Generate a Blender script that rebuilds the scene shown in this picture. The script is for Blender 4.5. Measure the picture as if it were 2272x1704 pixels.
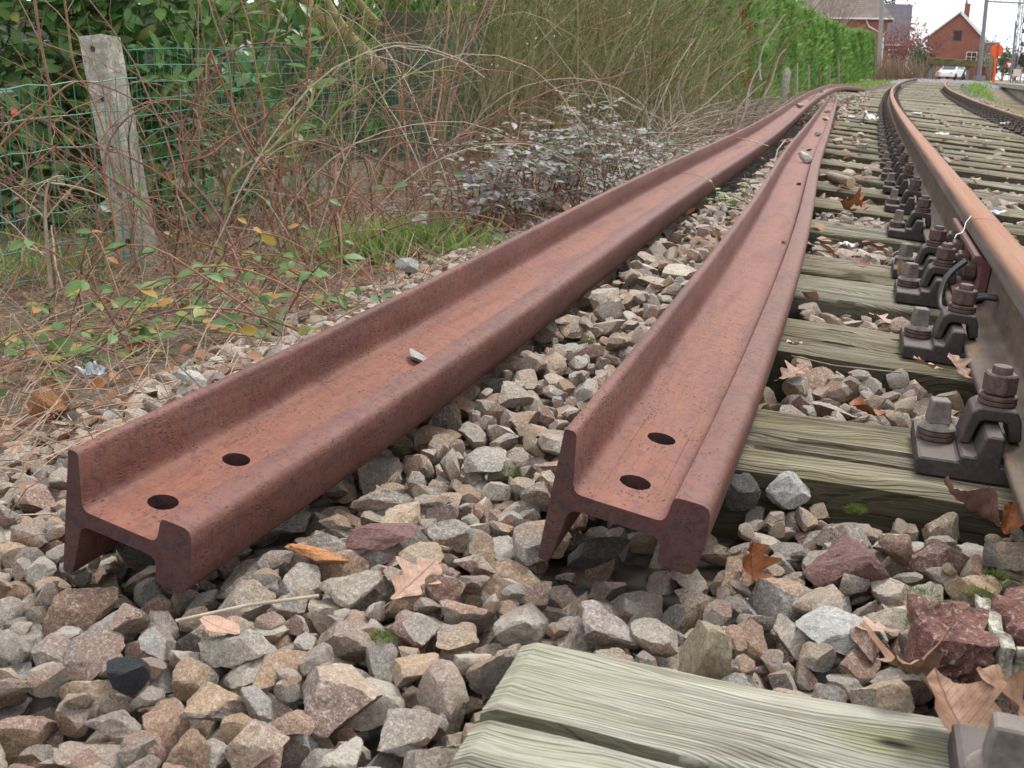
import bpy, bmesh, math, random, base64
import numpy as np
from mathutils import Vector, Matrix, Quaternion, noise as mnoise

for o in list(bpy.data.objects):
    bpy.data.objects.remove(o)
R = math.radians
SC = bpy.context.scene
COL = SC.collection
random.seed(7)
RNG = np.random.default_rng(7)

# ------------------------------------------------------------------ camera
CAM_H, CAM_PITCH, CAM_ROLL = 0.45, R(15.758), R(1.5)
FPX, PW, PH = 2494.0, 2272.0, 1704.0
cd = bpy.data.cameras.new('camera')
cam = bpy.data.objects.new('camera', cd)
COL.objects.link(cam)
cam.matrix_world = Matrix.Translation((0, 0, CAM_H)) @ Matrix.Rotation(R(90) - CAM_PITCH, 4, 'X') @ Matrix.Rotation(CAM_ROLL, 4, 'Z')
cd.sensor_width = 36.0
cd.lens = 36.0 * FPX / PW
cd.clip_start = 0.02
cd.clip_end = 3000
cd.dof.use_dof = True
cd.dof.focus_distance = 1.7
cd.dof.aperture_fstop = 22.0
SC.camera = cam

# ------------------------------------------------------------------ overcast sky and soft sun
SUN_EL, SUN_AZ = R(56), R(35)
w = bpy.data.worlds.new('World')
SC.world = w
w.use_nodes = True
nt = w.node_tree
nt.nodes.clear()
out = nt.nodes.new('ShaderNodeOutputWorld')
bg = nt.nodes.new('ShaderNodeBackground')
sky = nt.nodes.new('ShaderNodeTexSky')
sky.sky_type = 'NISHITA'
sky.sun_disc = False
sky.sun_elevation = SUN_EL
sky.sun_rotation = SUN_AZ
sky.dust_density = 4.0
sky.air_density = 1.0
hs = nt.nodes.new('ShaderNodeHueSaturation')
hs.inputs['Saturation'].default_value = 0.12
mx = nt.nodes.new('ShaderNodeMix')
mx.data_type = 'RGBA'
mx.inputs[0].default_value = 0.72
mx.inputs[7].default_value = (11.6, 11.8, 12.4, 1)      # the even white of the cloud layer
nt.links.new(sky.outputs[0], hs.inputs['Color'])
nt.links.new(hs.outputs[0], mx.inputs[6])
nt.links.new(mx.outputs[2], bg.inputs[0])
bg.inputs[1].default_value = 0.075
nt.links.new(bg.outputs[0], out.inputs[0])
sd = bpy.data.lights.new('sun', 'SUN')
sd.energy = 1.5
sd.angle = R(14)
sd.color = (1.0, 0.96, 0.9)
sun = bpy.data.objects.new('sun', sd)
COL.objects.link(sun)
# direction the light comes from: ahead of the camera and to the right
sv = Vector((math.cos(SUN_EL) * math.sin(SUN_AZ), math.cos(SUN_EL) * math.cos(SUN_AZ), math.sin(SUN_EL)))
sun.rotation_euler = sv.to_track_quat('Z', 'Y').to_euler()
SC.view_settings.view_transform = 'Standard'
SC.view_settings.look = 'None'
SC.view_settings.gamma = 1.0
SC.view_settings.exposure = 1.12
SC.view_settings.use_curve_mapping = False

# ------------------------------------------------------------------ helpers
def ray(px, py):
    u = (px - PW / 2) / FPX; v = (PH / 2 - py) / FPX
    c, n = math.cos(CAM_ROLL), math.sin(CAM_ROLL)
    u, v = u * c - v * n, u * n + v * c
    return Vector((u, math.cos(CAM_PITCH) + v * math.sin(CAM_PITCH), -math.sin(CAM_PITCH) + v * math.cos(CAM_PITCH)))
def at(px, py, z=0.0):
    'the world point at height z seen at a photograph pixel'
    d = ray(px, py); t = (z - CAM_H) / d.z
    return Vector((d.x * t, d.y * t, z))
def at_y(px, py, Y):
    'the world point at distance Y seen at a photograph pixel'
    d = ray(px, py); t = Y / d.y
    return Vector((d.x * t, Y, CAM_H + d.z * t))

def tag(o, label=None, cat=None, group=None, kind=None):
    if label: o['label'] = label
    if cat: o['category'] = cat
    if group: o['group'] = group
    if kind: o['kind'] = kind
    return o
def link(name, mesh, mat=None, parent=None):
    o = bpy.data.objects.new(name, mesh)
    COL.objects.link(o)
    if mat is not None and len(mesh.materials) == 0: mesh.materials.append(mat)
    if parent is not None: o.parent = parent
    return o
def empty(name, loc=(0, 0, 0), rz=0.0):
    o = bpy.data.objects.new(name, None)
    COL.objects.link(o)
    o.location = loc; o.rotation_euler = (0, 0, rz)
    o.empty_display_size = 0.1
    return o
def place(name, mesh, mat, parent, loc=(0, 0, 0), rot=None, scale=None):
    o = link(name, mesh, mat, parent)
    o.location = loc
    if rot is not None:
        if isinstance(rot, Quaternion): o.rotation_mode = 'QUATERNION'; o.rotation_quaternion = rot
        else: o.rotation_euler = rot
    if scale is not None: o.scale = scale if hasattr(scale, '__len__') else (scale,) * 3
    return o
def copy_tree(o, parent=None):
    c = o.copy(); COL.objects.link(c); c.parent = parent
    for ch in o.children: copy_tree(ch, c)
    return c

class MB:
    'collects vertices and faces of one mesh'
    def __init__(self): self.v = []; self.f = []; self.n = 0; self.m = []
    def add(self, verts, faces, mi=0):
        b = self.n
        self.v.extend([tuple(p) for p in verts]); self.n += len(verts)
        self.f.extend([tuple(i + b for i in q) for q in faces]); self.m.extend([mi] * len(faces))
    def box(self, c, s, rot=None, mi=0, taper=1.0):
        hx, hy, hz = s[0] / 2, s[1] / 2, s[2] / 2
        pts = [(-hx, -hy, -hz), (hx, -hy, -hz), (hx, hy, -hz), (-hx, hy, -hz), (-hx * taper, -hy * taper, hz), (hx * taper, -hy * taper, hz), (hx * taper, hy * taper, hz), (-hx * taper, hy * taper, hz)]
        if rot is not None: pts = [rot @ Vector(p) for p in pts]
        pts = [(p[0] + c[0], p[1] + c[1], p[2] + c[2]) for p in pts]
        self.add(pts, [(0, 3, 2, 1), (4, 5, 6, 7), (0, 1, 5, 4), (1, 2, 6, 5), (2, 3, 7, 6), (3, 0, 4, 7)], mi)
    def prism(self, poly, y0, y1, axis='y', mi=0):
        'extrudes an (x, z) outline along y (or an (x, y) outline along z)'
        n = len(poly)
        if axis == 'y': a = [(p[0], y0, p[1]) for p in poly] + [(p[0], y1, p[1]) for p in poly]
        else: a = [(p[0], p[1], y0) for p in poly] + [(p[0], p[1], y1) for p in poly]
        fs = [tuple(range(n)) if axis == 'y' else tuple(reversed(range(n))), tuple(reversed(range(n, 2 * n))) if axis == 'y' else tuple(range(n, 2 * n))]
        for i in range(n):
            j = (i + 1) % n
            fs.append((i, n + i, n + j, j) if axis == 'y' else (i, j, n + j, n + i))
        self.add(a, fs, mi)
    def lathe(self, prof, seg=16, c=(0, 0, 0), mi=0, rot=None):
        'revolves (radius, z) points round z'
        pts = []; fs = []
        m = len(prof)
        for k in range(seg):
            a = 2 * math.pi * k / seg
            for r, z in prof:
                p = Vector((r * math.cos(a), r * math.sin(a), z))
                if rot is not None: p = rot @ p
                pts.append((p.x + c[0], p.y + c[1], p.z + c[2]))
        for k in range(seg):
            k2 = (k + 1) % seg
            for i in range(m - 1):
                fs.append((k * m + i, k2 * m + i, k2 * m + i + 1, k * m + i + 1))
        fs.append(tuple(k * m for k in reversed(range(seg))))
        fs.append(tuple(k * m + m - 1 for k in range(seg)))
        self.add(pts, fs, mi)
    def tube(self, path, rad, seg=6, mi=0, cap=True):
        'a tube along points; rad is a number or one per point'
        n = len(path)
        if not hasattr(rad, '__len__'): rad = [rad] * n
        P = [Vector(p) for p in path]
        pts = []; fs = []
        up = Vector((0.13, 0.27, 0.95))
        for i in range(n):
            t = (P[min(i + 1, n - 1)] - P[max(i - 1, 0)])
            if t.length < 1e-9: t = Vector((0, 0, 1))
            t.normalize()
            x = t.cross(up)
            if x.length < 1e-3: x = t.cross(Vector((1, 0, 0)))
            x.normalize(); y = t.cross(x)
            for k in range(seg):
                a = 2 * math.pi * k / seg
                q = P[i] + (x * math.cos(a) + y * math.sin(a)) * rad[i]
                pts.append((q.x, q.y, q.z))
        for i in range(n - 1):
            for k in range(seg):
                k2 = (k + 1) % seg
                fs.append((i * seg + k, i * seg + k2, (i + 1) * seg + k2, (i + 1) * seg + k))
        if cap:
            fs.append(tuple(reversed(range(seg)))); fs.append(tuple(range((n - 1) * seg, n * seg)))
        self.add(pts, fs, mi)
    def mesh(self, name, smooth=None):
        me = bpy.data.meshes.new(name)
        me.from_pydata(self.v, [], self.f)
        if any(self.m): me.polygons.foreach_set('material_index', self.m)
        if smooth is not None:
            me.polygons.foreach_set('use_smooth', [True] * len(me.polygons))
            me.set_sharp_from_angle(angle=R(smooth))
        me.update()
        return me
    def build(self, name, mat, parent=None, smooth=None):
        return link(name, self.mesh(name, smooth), mat, parent)

def bevelled(me, width, seg=1):
    bm = bmesh.new(); bm.from_mesh(me)
    bmesh.ops.bevel(bm, geom=bm.edges[:], offset=width, segments=seg, affect='EDGES', profile=0.6, clamp_overlap=True)
    bm.to_mesh(me); bm.free(); me.update()
    return me

# ------------------------------------------------------------------ materials
class N:
    'a short way to write node trees'
    def __init__(self, name):
        self.mat = bpy.data.materials.new(name)
        self.mat.use_nodes = True
        self.t = self.mat.node_tree
        self.b = self.t.nodes['Principled BSDF']
    def node(self, typ, **k):
        n = self.t.nodes.new('ShaderNode' + typ)
        for a, v in k.items():
            if a in ('inp',):
                for i, x in v.items(): self.put(n.inputs[i], x)
            else: setattr(n, a, v)
        return n
    def put(self, sock, x):
        if isinstance(x, bpy.types.NodeSocket): self.t.links.new(x, sock)
        elif isinstance(x, bpy.types.Node): self.t.links.new(x.outputs[0], sock)
        elif hasattr(x, '__len__') and len(x) == 3 and len(sock.default_value) == 4: sock.default_value = (*x, 1)
        else: sock.default_value = x
    def coord(self, kind='Object', scale=(1, 1, 1), rot=(0, 0, 0), loc=(0, 0, 0)):
        if kind == 'rc': c = self.node('Attribute', attribute_name='rc').outputs['Vector']
        elif kind == 'Position': c = self.node('NewGeometry').outputs['Position']
        else: c = self.node('TexCoord').outputs[kind]
        m = self.node('Mapping')
        self.put(m.inputs['Vector'], c)
        m.inputs['Scale'].default_value = scale; m.inputs['Rotation'].default_value = rot; m.inputs['Location'].default_value = loc
        return m.outputs[0]
    def noise(self, vec, scale=5, detail=4, rough=0.55, dist=0.0, dim='3D', w=None):
        n = self.node('TexNoise', noise_dimensions='4D' if w is not None else dim)
        self.put(n.inputs['Vector'], vec)
        n.inputs['Scale'].default_value = scale; n.inputs['Detail'].default_value = detail
        n.inputs['Roughness'].default_value = rough; n.inputs['Distortion'].default_value = dist
        if w is not None: self.put(n.inputs['W'], w)
        return n.outputs[0]
    def voro(self, vec, scale=20, feature='F1', rnd=1.0):
        n = self.node('TexVoronoi', feature=feature)
        self.put(n.inputs['Vector'], vec); n.inputs['Scale'].default_value = scale
        n.inputs['Randomness'].default_value = rnd
        return n
    def ramp(self, fac, stops, interp='LINEAR'):
        n = self.node('ValToRGB')
        n.color_ramp.interpolation = interp
        e = n.color_ramp.elements
        while len(e) < len(stops): e.new(0.5)
        for i, (p, c) in enumerate(stops):
            e[i].position = p
            e[i].color = (*c, 1) if hasattr(c, '__len__') else (c, c, c, 1)
        self.put(n.inputs[0], fac)
        return n.outputs[0]
    def mix(self, fac, a, b, mode='MIX'):
        n = self.node('Mix', data_type='RGBA', blend_type=mode)
        self.put(n.inputs[0], fac); self.put(n.inputs[6], a); self.put(n.inputs[7], b)
        return n.outputs[2]
    def math(self, op, a, b=0.0, clamp=False):
        n = self.node('Math', operation=op, use_clamp=clamp)
        self.put(n.inputs[0], a); self.put(n.inputs[1], b)
        return n.outputs[0]
    def rnd(self):
        'a random number for each object and each loose piece of a mesh'
        a = self.node('ObjectInfo').outputs['Random']; b = self.node('NewGeometry').outputs['Random Per Island']
        return self.math('FRACT', self.math('ADD', a, b))
    def bump(self, h, dist=0.002, strength=1.0):
        n = self.node('Bump')
        n.inputs['Distance'].default_value = dist; n.inputs['Strength'].default_value = strength
        self.put(n.inputs['Height'], h)
        self.put(self.b.inputs['Normal'], n.outputs[0])
    def done(self, col=None, rough=0.8, spec=0.3, metal=0.0):
        if col is not None: self.put(self.b.inputs['Base Color'], col)
        self.put(self.b.inputs['Roughness'], rough)
        self.b.inputs['Specular IOR Level'].default_value = spec
        self.b.inputs['Metallic'].default_value = metal
        return self.mat

def m_rust(name, pal, streak=(6, 160, 160), speck=0.5, rough=0.60, pal2=None, streak2=None):
    'rust on steel; with pal2 the colours change over from the web (pal) to the flanges (pal2) along the section'
    n = N(name)
    c2 = n.coord('rc')
    f1 = n.noise(n.coord('rc', streak), 1.0, 5, 0.6); f1b = n.noise(n.coord('rc', streak), 2.7, 4, 0.6)
    cols = [tuple(p) for p in pal]
    if pal2:
        sp = n.node('SeparateXYZ'); n.put(sp.inputs[0], n.node('Attribute', attribute_name='rc').outputs['Vector'])
        aa = n.math('ADD', sp.outputs[1], n.math('MULTIPLY', n.math('SUBTRACT', n.noise(c2, 14, 4, 0.6), 0.5), 0.03))
        wm = n.ramp(aa, [(0.0, 1), (0.012, 1), (0.048, 0), (0.092, 0), (0.118, 1), (1.0, 1)])
        g1 = n.noise(n.coord('rc', streak2), 1.0, 5, 0.6); g1b = n.noise(n.coord('rc', streak2), 2.7, 4, 0.6)
        f1 = n.mix(wm, f1, g1); f1b = n.mix(wm, f1b, g1b)
        cols = [n.mix(wm, a_, b_) for a_, b_ in zip(pal, pal2)]
    base, light, dark, orange = cols
    f2 = n.noise(c2, 9, 5, 0.6, 0.6); f3 = n.noise(c2, 420, 2, 0.5); f4 = n.noise(c2, 75, 5, 0.7, 0.4)
    col = n.mix(n.ramp(f2, [(0.3, 0), (0.7, 1)]), base, light)
    col = n.mix(n.ramp(f1, [(0.42, 0), (0.68, 0.55)]), col, orange)
    col = n.mix(n.ramp(f1b, [(0.50, 0), (0.72, 0.6)]), col, dark)
    pit = n.voro(n.coord('rc', (110, 300, 300)), 1.0).outputs['Distance']
    big = n.noise(c2, 38, 4, 0.65)
    pm = n.math('MULTIPLY', n.ramp(pit, [(0.18, 1), (0.36, 0)]), n.ramp(big, [(0.49, 0), (0.60, 1)]))
    col = n.mix(n.ramp(f4, [(0.36, 0.6), (0.49, 0)]), col, dark)
    col = n.mix(n.ramp(f4, [(0.56, 0), (0.70, 0.5)]), col, orange)
    lf = n.noise(n.coord('rc', (2.2, 18, 18)), 1.0, 4, 0.6, 1.2)
    col = n.mix(n.ramp(lf, [(0.34, 0.5), (0.48, 0)]), col, dark)
    col = n.mix(n.ramp(lf, [(0.56, 0), (0.74, 0.5)]), col, light)
    col = n.mix(n.math('MULTIPLY', pm, speck), col, n.mix(0.6, dark, (0.012, 0.008, 0.009)))
    col = n.mix(n.math('MULTIPLY', n.ramp(f3, [(0.35, 0), (0.75, 1)]), 0.28), col, light)
    n.bump(n.math('ADD', n.math('MULTIPLY', f3, 0.35), n.math('ADD', f4, n.math('SUBTRACT', n.noise(c2, 150, 4, 0.6), pm))), 0.0011, 0.75)
    return n.done(col, n.ramp(f2, [(0.3, rough - 0.02), (0.8, rough + 0.14)]), 0.24)
# ------------------------------------------------------------------ the line of the track
_S = np.arange(-6.0, 180.0, 0.05)
_hd = np.radians(np.interp(_S, [-6, 0, 5, 11, 29, 41, 56, 75, 110, 180], [16.4, 16.6, 16.7, 17.1, 18.1, 19.4, 22.5, 26, 28, 28]))
_i0 = int(np.argmin(abs(_S)))
_X = np.cumsum(np.sin(_hd)) * 0.05; _Y = np.cumsum(np.cos(_hd)) * 0.05
_X += 0.770 - _X[_i0]; _Y += 1.66 - _Y[_i0]
def cant(s): return np.interp(s, [-2, -0.6, 0.2, 3, 15, 30, 45, 60], [0.015, 0.02, 0.07, 0.09, 0.085, 0.045, 0.015, 0.0])
def zbase(s): return np.interp(s, [-6, 22, 32, 42, 55, 62, 180], [0, 0, 0.025, 0.09, 0.24, 0.3, 0.33])
def trk(s, r=0.0, h=0.0):
    'world point at s metres along the left rail, r to its right, h above the sleeper tops'
    X = float(np.interp(s, _S, _X)); Y = float(np.interp(s, _S, _Y)); a = float(np.interp(s, _S, _hd))
    c = float(cant(s))
    return Vector((X + r * math.cos(a) + h * c * math.cos(a), Y - r * math.sin(a), float(zbase(s)) - c * (r + 0.16) + h))
def trk_rot(s, tilt=True):
    'x to the right along the sleeper, y along the track'
    a = float(np.interp(s, _S, _hd)); c = float(cant(s)) if tilt else 0.0
    return Matrix.Rotation(-a, 3, 'Z') @ Matrix.Rotation(math.atan(c), 3, 'Y')
def to_sr(X, Y):
    X = np.asarray(X, float); Y = np.asarray(Y, float)
    s = (Y - 1.66) / 0.95
    for _ in range(6):
        px = np.interp(s, _S, _X); py = np.interp(s, _S, _Y); a = np.interp(s, _S, _hd)
        s = s + 0.9 * ((X - px) * np.sin(a) + (Y - py) * np.cos(a))
        s = np.clip(s, -6, 179)
    px = np.interp(s, _S, _X); py = np.interp(s, _S, _Y); a = np.interp(s, _S, _hd)
    return s, (X - px) * np.cos(a) - (Y - py) * np.sin(a)
def gz(X, Y):
    'height of the ground under the stones'
    s, r = to_sr(X, Y)
    c = cant(s); base = zbase(s)
    inner = -c * (np.clip(r, -0.62, 2.3) + 0.16)
    amp = np.interp(s, [0, 45, 62], [1, 1, 0.25])
    left = np.interp(-r, [0.62, 0.95, 1.2, 1.6, 2.2, 2.8, 8.0], [0, -0.035, -0.045, -0.12, -0.2, -0.25, -0.22])
    inner = inner * np.interp(-r, [0.6, 1.0], [1, 0])
    right = np.interp(r, [2.15, 2.5, 3.4, 30], [0, -0.05, -0.30, -0.30])
    return base + inner + (left + right) * amp - np.interp(-r, [-2.4, -2.2, 1.15, 1.45], [0.055, 0.098, 0.098, 0.05])
def gz1(X, Y): return float(gz(np.array([X]), np.array([Y]))[0])

# ------------------------------------------------------------------ setting: ground
n = N('soil_and_litter')
c = n.coord('Position')
f = n.noise(c, 3.0, 6, 0.65); g = n.noise(c, 60, 4, 0.7); k = n.noise(c, 300, 3, 0.6)
col = n.mix(n.ramp(f, [(0.35, 0), (0.65, 1)]), (0.13, 0.095, 0.07), (0.23, 0.18, 0.135))
col = n.mix(n.ramp(g, [(0.45, 0), (0.62, 0.8)]), col, (0.32, 0.25, 0.185))
col = n.mix(n.ramp(k, [(0.5, 0), (0.7, 0.6)]), col, (0.05, 0.04, 0.035))
gr = n.noise(c, 0.35, 3, 0.6)
col = n.mix(n.ramp(gr, [(0.5, 0), (0.62, 0.65)]), col, (0.075, 0.10, 0.03))
n.bump(n.math('ADD', g, n.math('MULTIPLY', k, 0.5)), 0.02)
M_SOIL = n.done(col, 0.95, 0.15)

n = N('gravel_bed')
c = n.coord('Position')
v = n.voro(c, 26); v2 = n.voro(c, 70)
col = n.ramp(v.outputs['Color'], [(0.2, (0.075, 0.055, 0.045)), (0.45, (0.13, 0.115, 0.10)), (0.7, (0.15, 0.12, 0.095)), (0.9, (0.17, 0.165, 0.155))])  # dirt-brown gravel, its colour darkened so gaps between stones read as shadow
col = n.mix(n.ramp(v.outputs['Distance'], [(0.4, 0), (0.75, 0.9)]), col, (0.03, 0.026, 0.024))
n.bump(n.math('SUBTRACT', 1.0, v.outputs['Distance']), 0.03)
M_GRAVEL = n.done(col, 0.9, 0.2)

def grid_sheet(name, xs, ys, zf, mat, keep=None):
    X, Y = np.meshgrid(xs, ys)
    Z = zf(X, Y)
    nx = len(xs)
    V = np.stack([X, Y, Z], -1).reshape(-1, 3)
    fs = []
    for j in range(len(ys) - 1):
        for i in range(nx - 1):
            fs.append((j * nx + i, j * nx + i + 1, (j + 1) * nx + i + 1, (j + 1) * nx + i))
    me = bpy.data.meshes.new(name)
    me.from_pydata(V.tolist(), [], fs)
    me.polygons.foreach_set('use_smooth', [True] * len(fs))
    return link(name, me, mat)
ys = np.concatenate([np.arange(-3, 6, 0.12), np.geomspace(6, 75, 70)[0:], np.array([85, 110, 160, 260, 500, 900, 2400])])
xs = np.concatenate([-np.array([2400, 900, 300, 120, 60, 35]), np.arange(-24, -4, 1.0), np.arange(-4, 6, 0.14), np.arange(6, 34, 0.5), np.array([36, 40, 50, 70, 110, 200, 500, 1000, 2400])])
def soil_z(X, Y):
    s, r = to_sr(X, Y)
    z = gz(X, Y)
    inside = (r > -1.3) & (r < 2.6) & (s < 62)
    return np.where(inside, z - 0.045, z + 0.006)
ground = grid_sheet('ground', xs, ys, soil_z, M_SOIL)
tag(ground, 'brown soil bank beside the track', None, None, 'structure')

# ballast sheet laid along the track, under the loose stones
ss = np.concatenate([np.arange(-3, 8, 0.12), np.geomspace(8, 64, 60)]); rr = np.arange(-1.42, 2.75, 0.09)
V = []; F = []
for s in ss:
    a = float(np.interp(s, _S, _hd)); X0 = float(np.interp(s, _S, _X)); Y0 = float(np.interp(s, _S, _Y))
    xx = X0 + rr * math.cos(a); yy = Y0 - rr * math.sin(a)
    zz = gz(xx, yy)
    bump = np.array([mnoise.noise((x * 9, y * 9, 0.3)) for x, y in zip(xx, yy)]) * 0.010
    edge = np.where(rr < -1.36, -0.05, 0.0) + np.where(rr > 2.6, -0.06, 0.0)
    V += list(zip(xx.tolist(), yy.tolist(), (zz + bump + edge).tolist()))
m = len(rr)
for j in range(len(ss) - 1):
    for i in range(m - 1): F.append((j * m + i, j * m + i + 1, (j + 1) * m + i + 1, (j + 1) * m + i))
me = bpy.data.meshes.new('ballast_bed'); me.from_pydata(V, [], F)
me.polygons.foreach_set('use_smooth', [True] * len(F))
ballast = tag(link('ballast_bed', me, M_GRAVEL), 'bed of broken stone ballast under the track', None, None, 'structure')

# ------------------------------------------------------------------ rail profile, swept along a path
def mirror(half): return half + [(a, -b) for a, b in reversed(half)]
_fh = [(0.040, 0.0085), (0.029, 0.0087), (0.0245, 0.0098), (0.0212, 0.0125), (0.0190, 0.0185), (0.0172, 0.0320), (0.0125, 0.0660), (0.0105, 0.0690), (0.0085, 0.0700), (0.0020, 0.0700), (0.0, 0.0685)]
_hh = [(0.094, 0.0085), (0.1035, 0.0087), (0.1075, 0.0097), (0.1102, 0.0125), (0.1118, 0.0185), (0.1130, 0.0315), (0.1145, 0.0350), (0.1180, 0.0363), (0.1340, 0.0368), (0.1410, 0.0366), (0.1462, 0.0345), (0.1496, 0.0285), (0.1508, 0.0140), (0.1512, 0.0)]
FOOT = mirror(_fh)
HEAD = _hh + [(a, -b) for a, b in reversed(_hh[:-1])]
WEB = [(0.040, 0.0085), (0.067, 0.0085), (0.094, 0.0085)]

def set_rc(me, rc):
    at_ = me.attributes.new('rc', 'FLOAT_VECTOR', 'POINT')
    at_.data.foreach_set('vector', np.asarray(rc, np.float32).ravel())
def sweep(name, prof, st, frame, mat, parent, closed=False, mirror_sheet=False, cap=True, mat_cap=None):
    'sweeps an open (a, b) outline along stations st; frame(s) gives origin, a-axis, b-axis'
    sheets = [prof] if not mirror_sheet else [prof, [(a, -b) for a, b in reversed(prof)]]
    V = []; Fc = []; rc = []
    for sh in sheets:
        base = len(V); m = len(sh)
        for s in st:
            O, ea, eb = frame(s)
            for a, b in sh:
                V.append(tuple(O + ea * a + eb * b)); rc.append((s, a, b))
        for j in range(len(st) - 1):
            for i in range(m - 1):
                Fc.append((base + j * m + i, base + (j + 1) * m + i, base + (j + 1) * m + i + 1, base + j * m + i + 1))
    nside = len(Fc)
    if cap:
        m = len(prof); tot = len(V) // len(sheets)
        for end in (0, len(st) - 1):
            idx = []
            for k in range(len(sheets)):
                for i in range(m):
                    src = k * tot + end * m + i
                    V.append(V[src]); rc.append(rc[src]); idx.append(len(V) - 1)
            Fc.append(tuple(idx) if end else tuple(reversed(idx)))
    me = bpy.data.meshes.new(name)
    me.from_pydata(V, [], Fc)
    me.materials.append(mat)
    if mat_cap is not None:
        me.materials.append(mat_cap)
        me.polygons.foreach_set('material_index', [0] * nside + [1] * (len(Fc) - nside))
    me.polygons.foreach_set('use_smooth', [True] * nside + [False] * (len(Fc) - nside))
    set_rc(me, rc)
    me.set_sharp_from_angle(angle=R(40))
    return link(name, me, None, parent)

def spline_path(P, step=0.02):
    'natural cubic through points, returns function of arc length and the length'
    P = np.array([tuple(p) for p in P], float)
    t = np.concatenate([[0], np.cumsum(np.linalg.norm(np.diff(P, axis=0), axis=1))])
    n_ = len(t); h = np.diff(t)
    A = np.zeros((n_, n_)); B = np.zeros((n_, P.shape[1])); A[0, 0] = A[-1, -1] = 1
    for i in range(1, n_ - 1):
        A[i, i - 1] = h[i - 1]; A[i, i] = 2 * (h[i - 1] + h[i]); A[i, i + 1] = h[i]
        B[i] = 6 * ((P[i + 1] - P[i]) / h[i] - (P[i] - P[i - 1]) / h[i - 1])
    Mm = np.linalg.solve(A, B)
    def f(u):
        i = int(np.clip(np.searchsorted(t, u) - 1, 0, n_ - 2)); d = u - t[i]; H = h[i]
        return Mm[i] * (t[i + 1] - u) ** 3 / (6 * H) + Mm[i + 1] * d ** 3 / (6 * H) + (P[i] / H - Mm[i] * H / 6) * (t[i + 1] - u) + (P[i + 1] / H - Mm[i + 1] * H / 6) * d
    return f, t[-1]

P_WEB = ((0.172, 0.064, 0.044), (0.235, 0.105, 0.078), (0.092, 0.036, 0.030), (0.245, 0.080, 0.030))
P_FLANGE = ((0.118, 0.049, 0.039), (0.180, 0.090, 0.077), (0.055, 0.025, 0.025), (0.190, 0.064, 0.029))
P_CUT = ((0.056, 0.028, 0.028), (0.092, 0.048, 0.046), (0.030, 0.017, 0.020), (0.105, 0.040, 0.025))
RUST = m_rust('rail_rust', P_WEB, (14, 130, 130), 0.75, 0.60, P_FLANGE, (240, 13, 13))
RUST_WEB = RUST_FOOT = RUST_HEAD = RUST
RUST_CUT = m_rust('rust_cut_end', P_CUT, (60, 60, 60), 0.4, 0.7)

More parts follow.
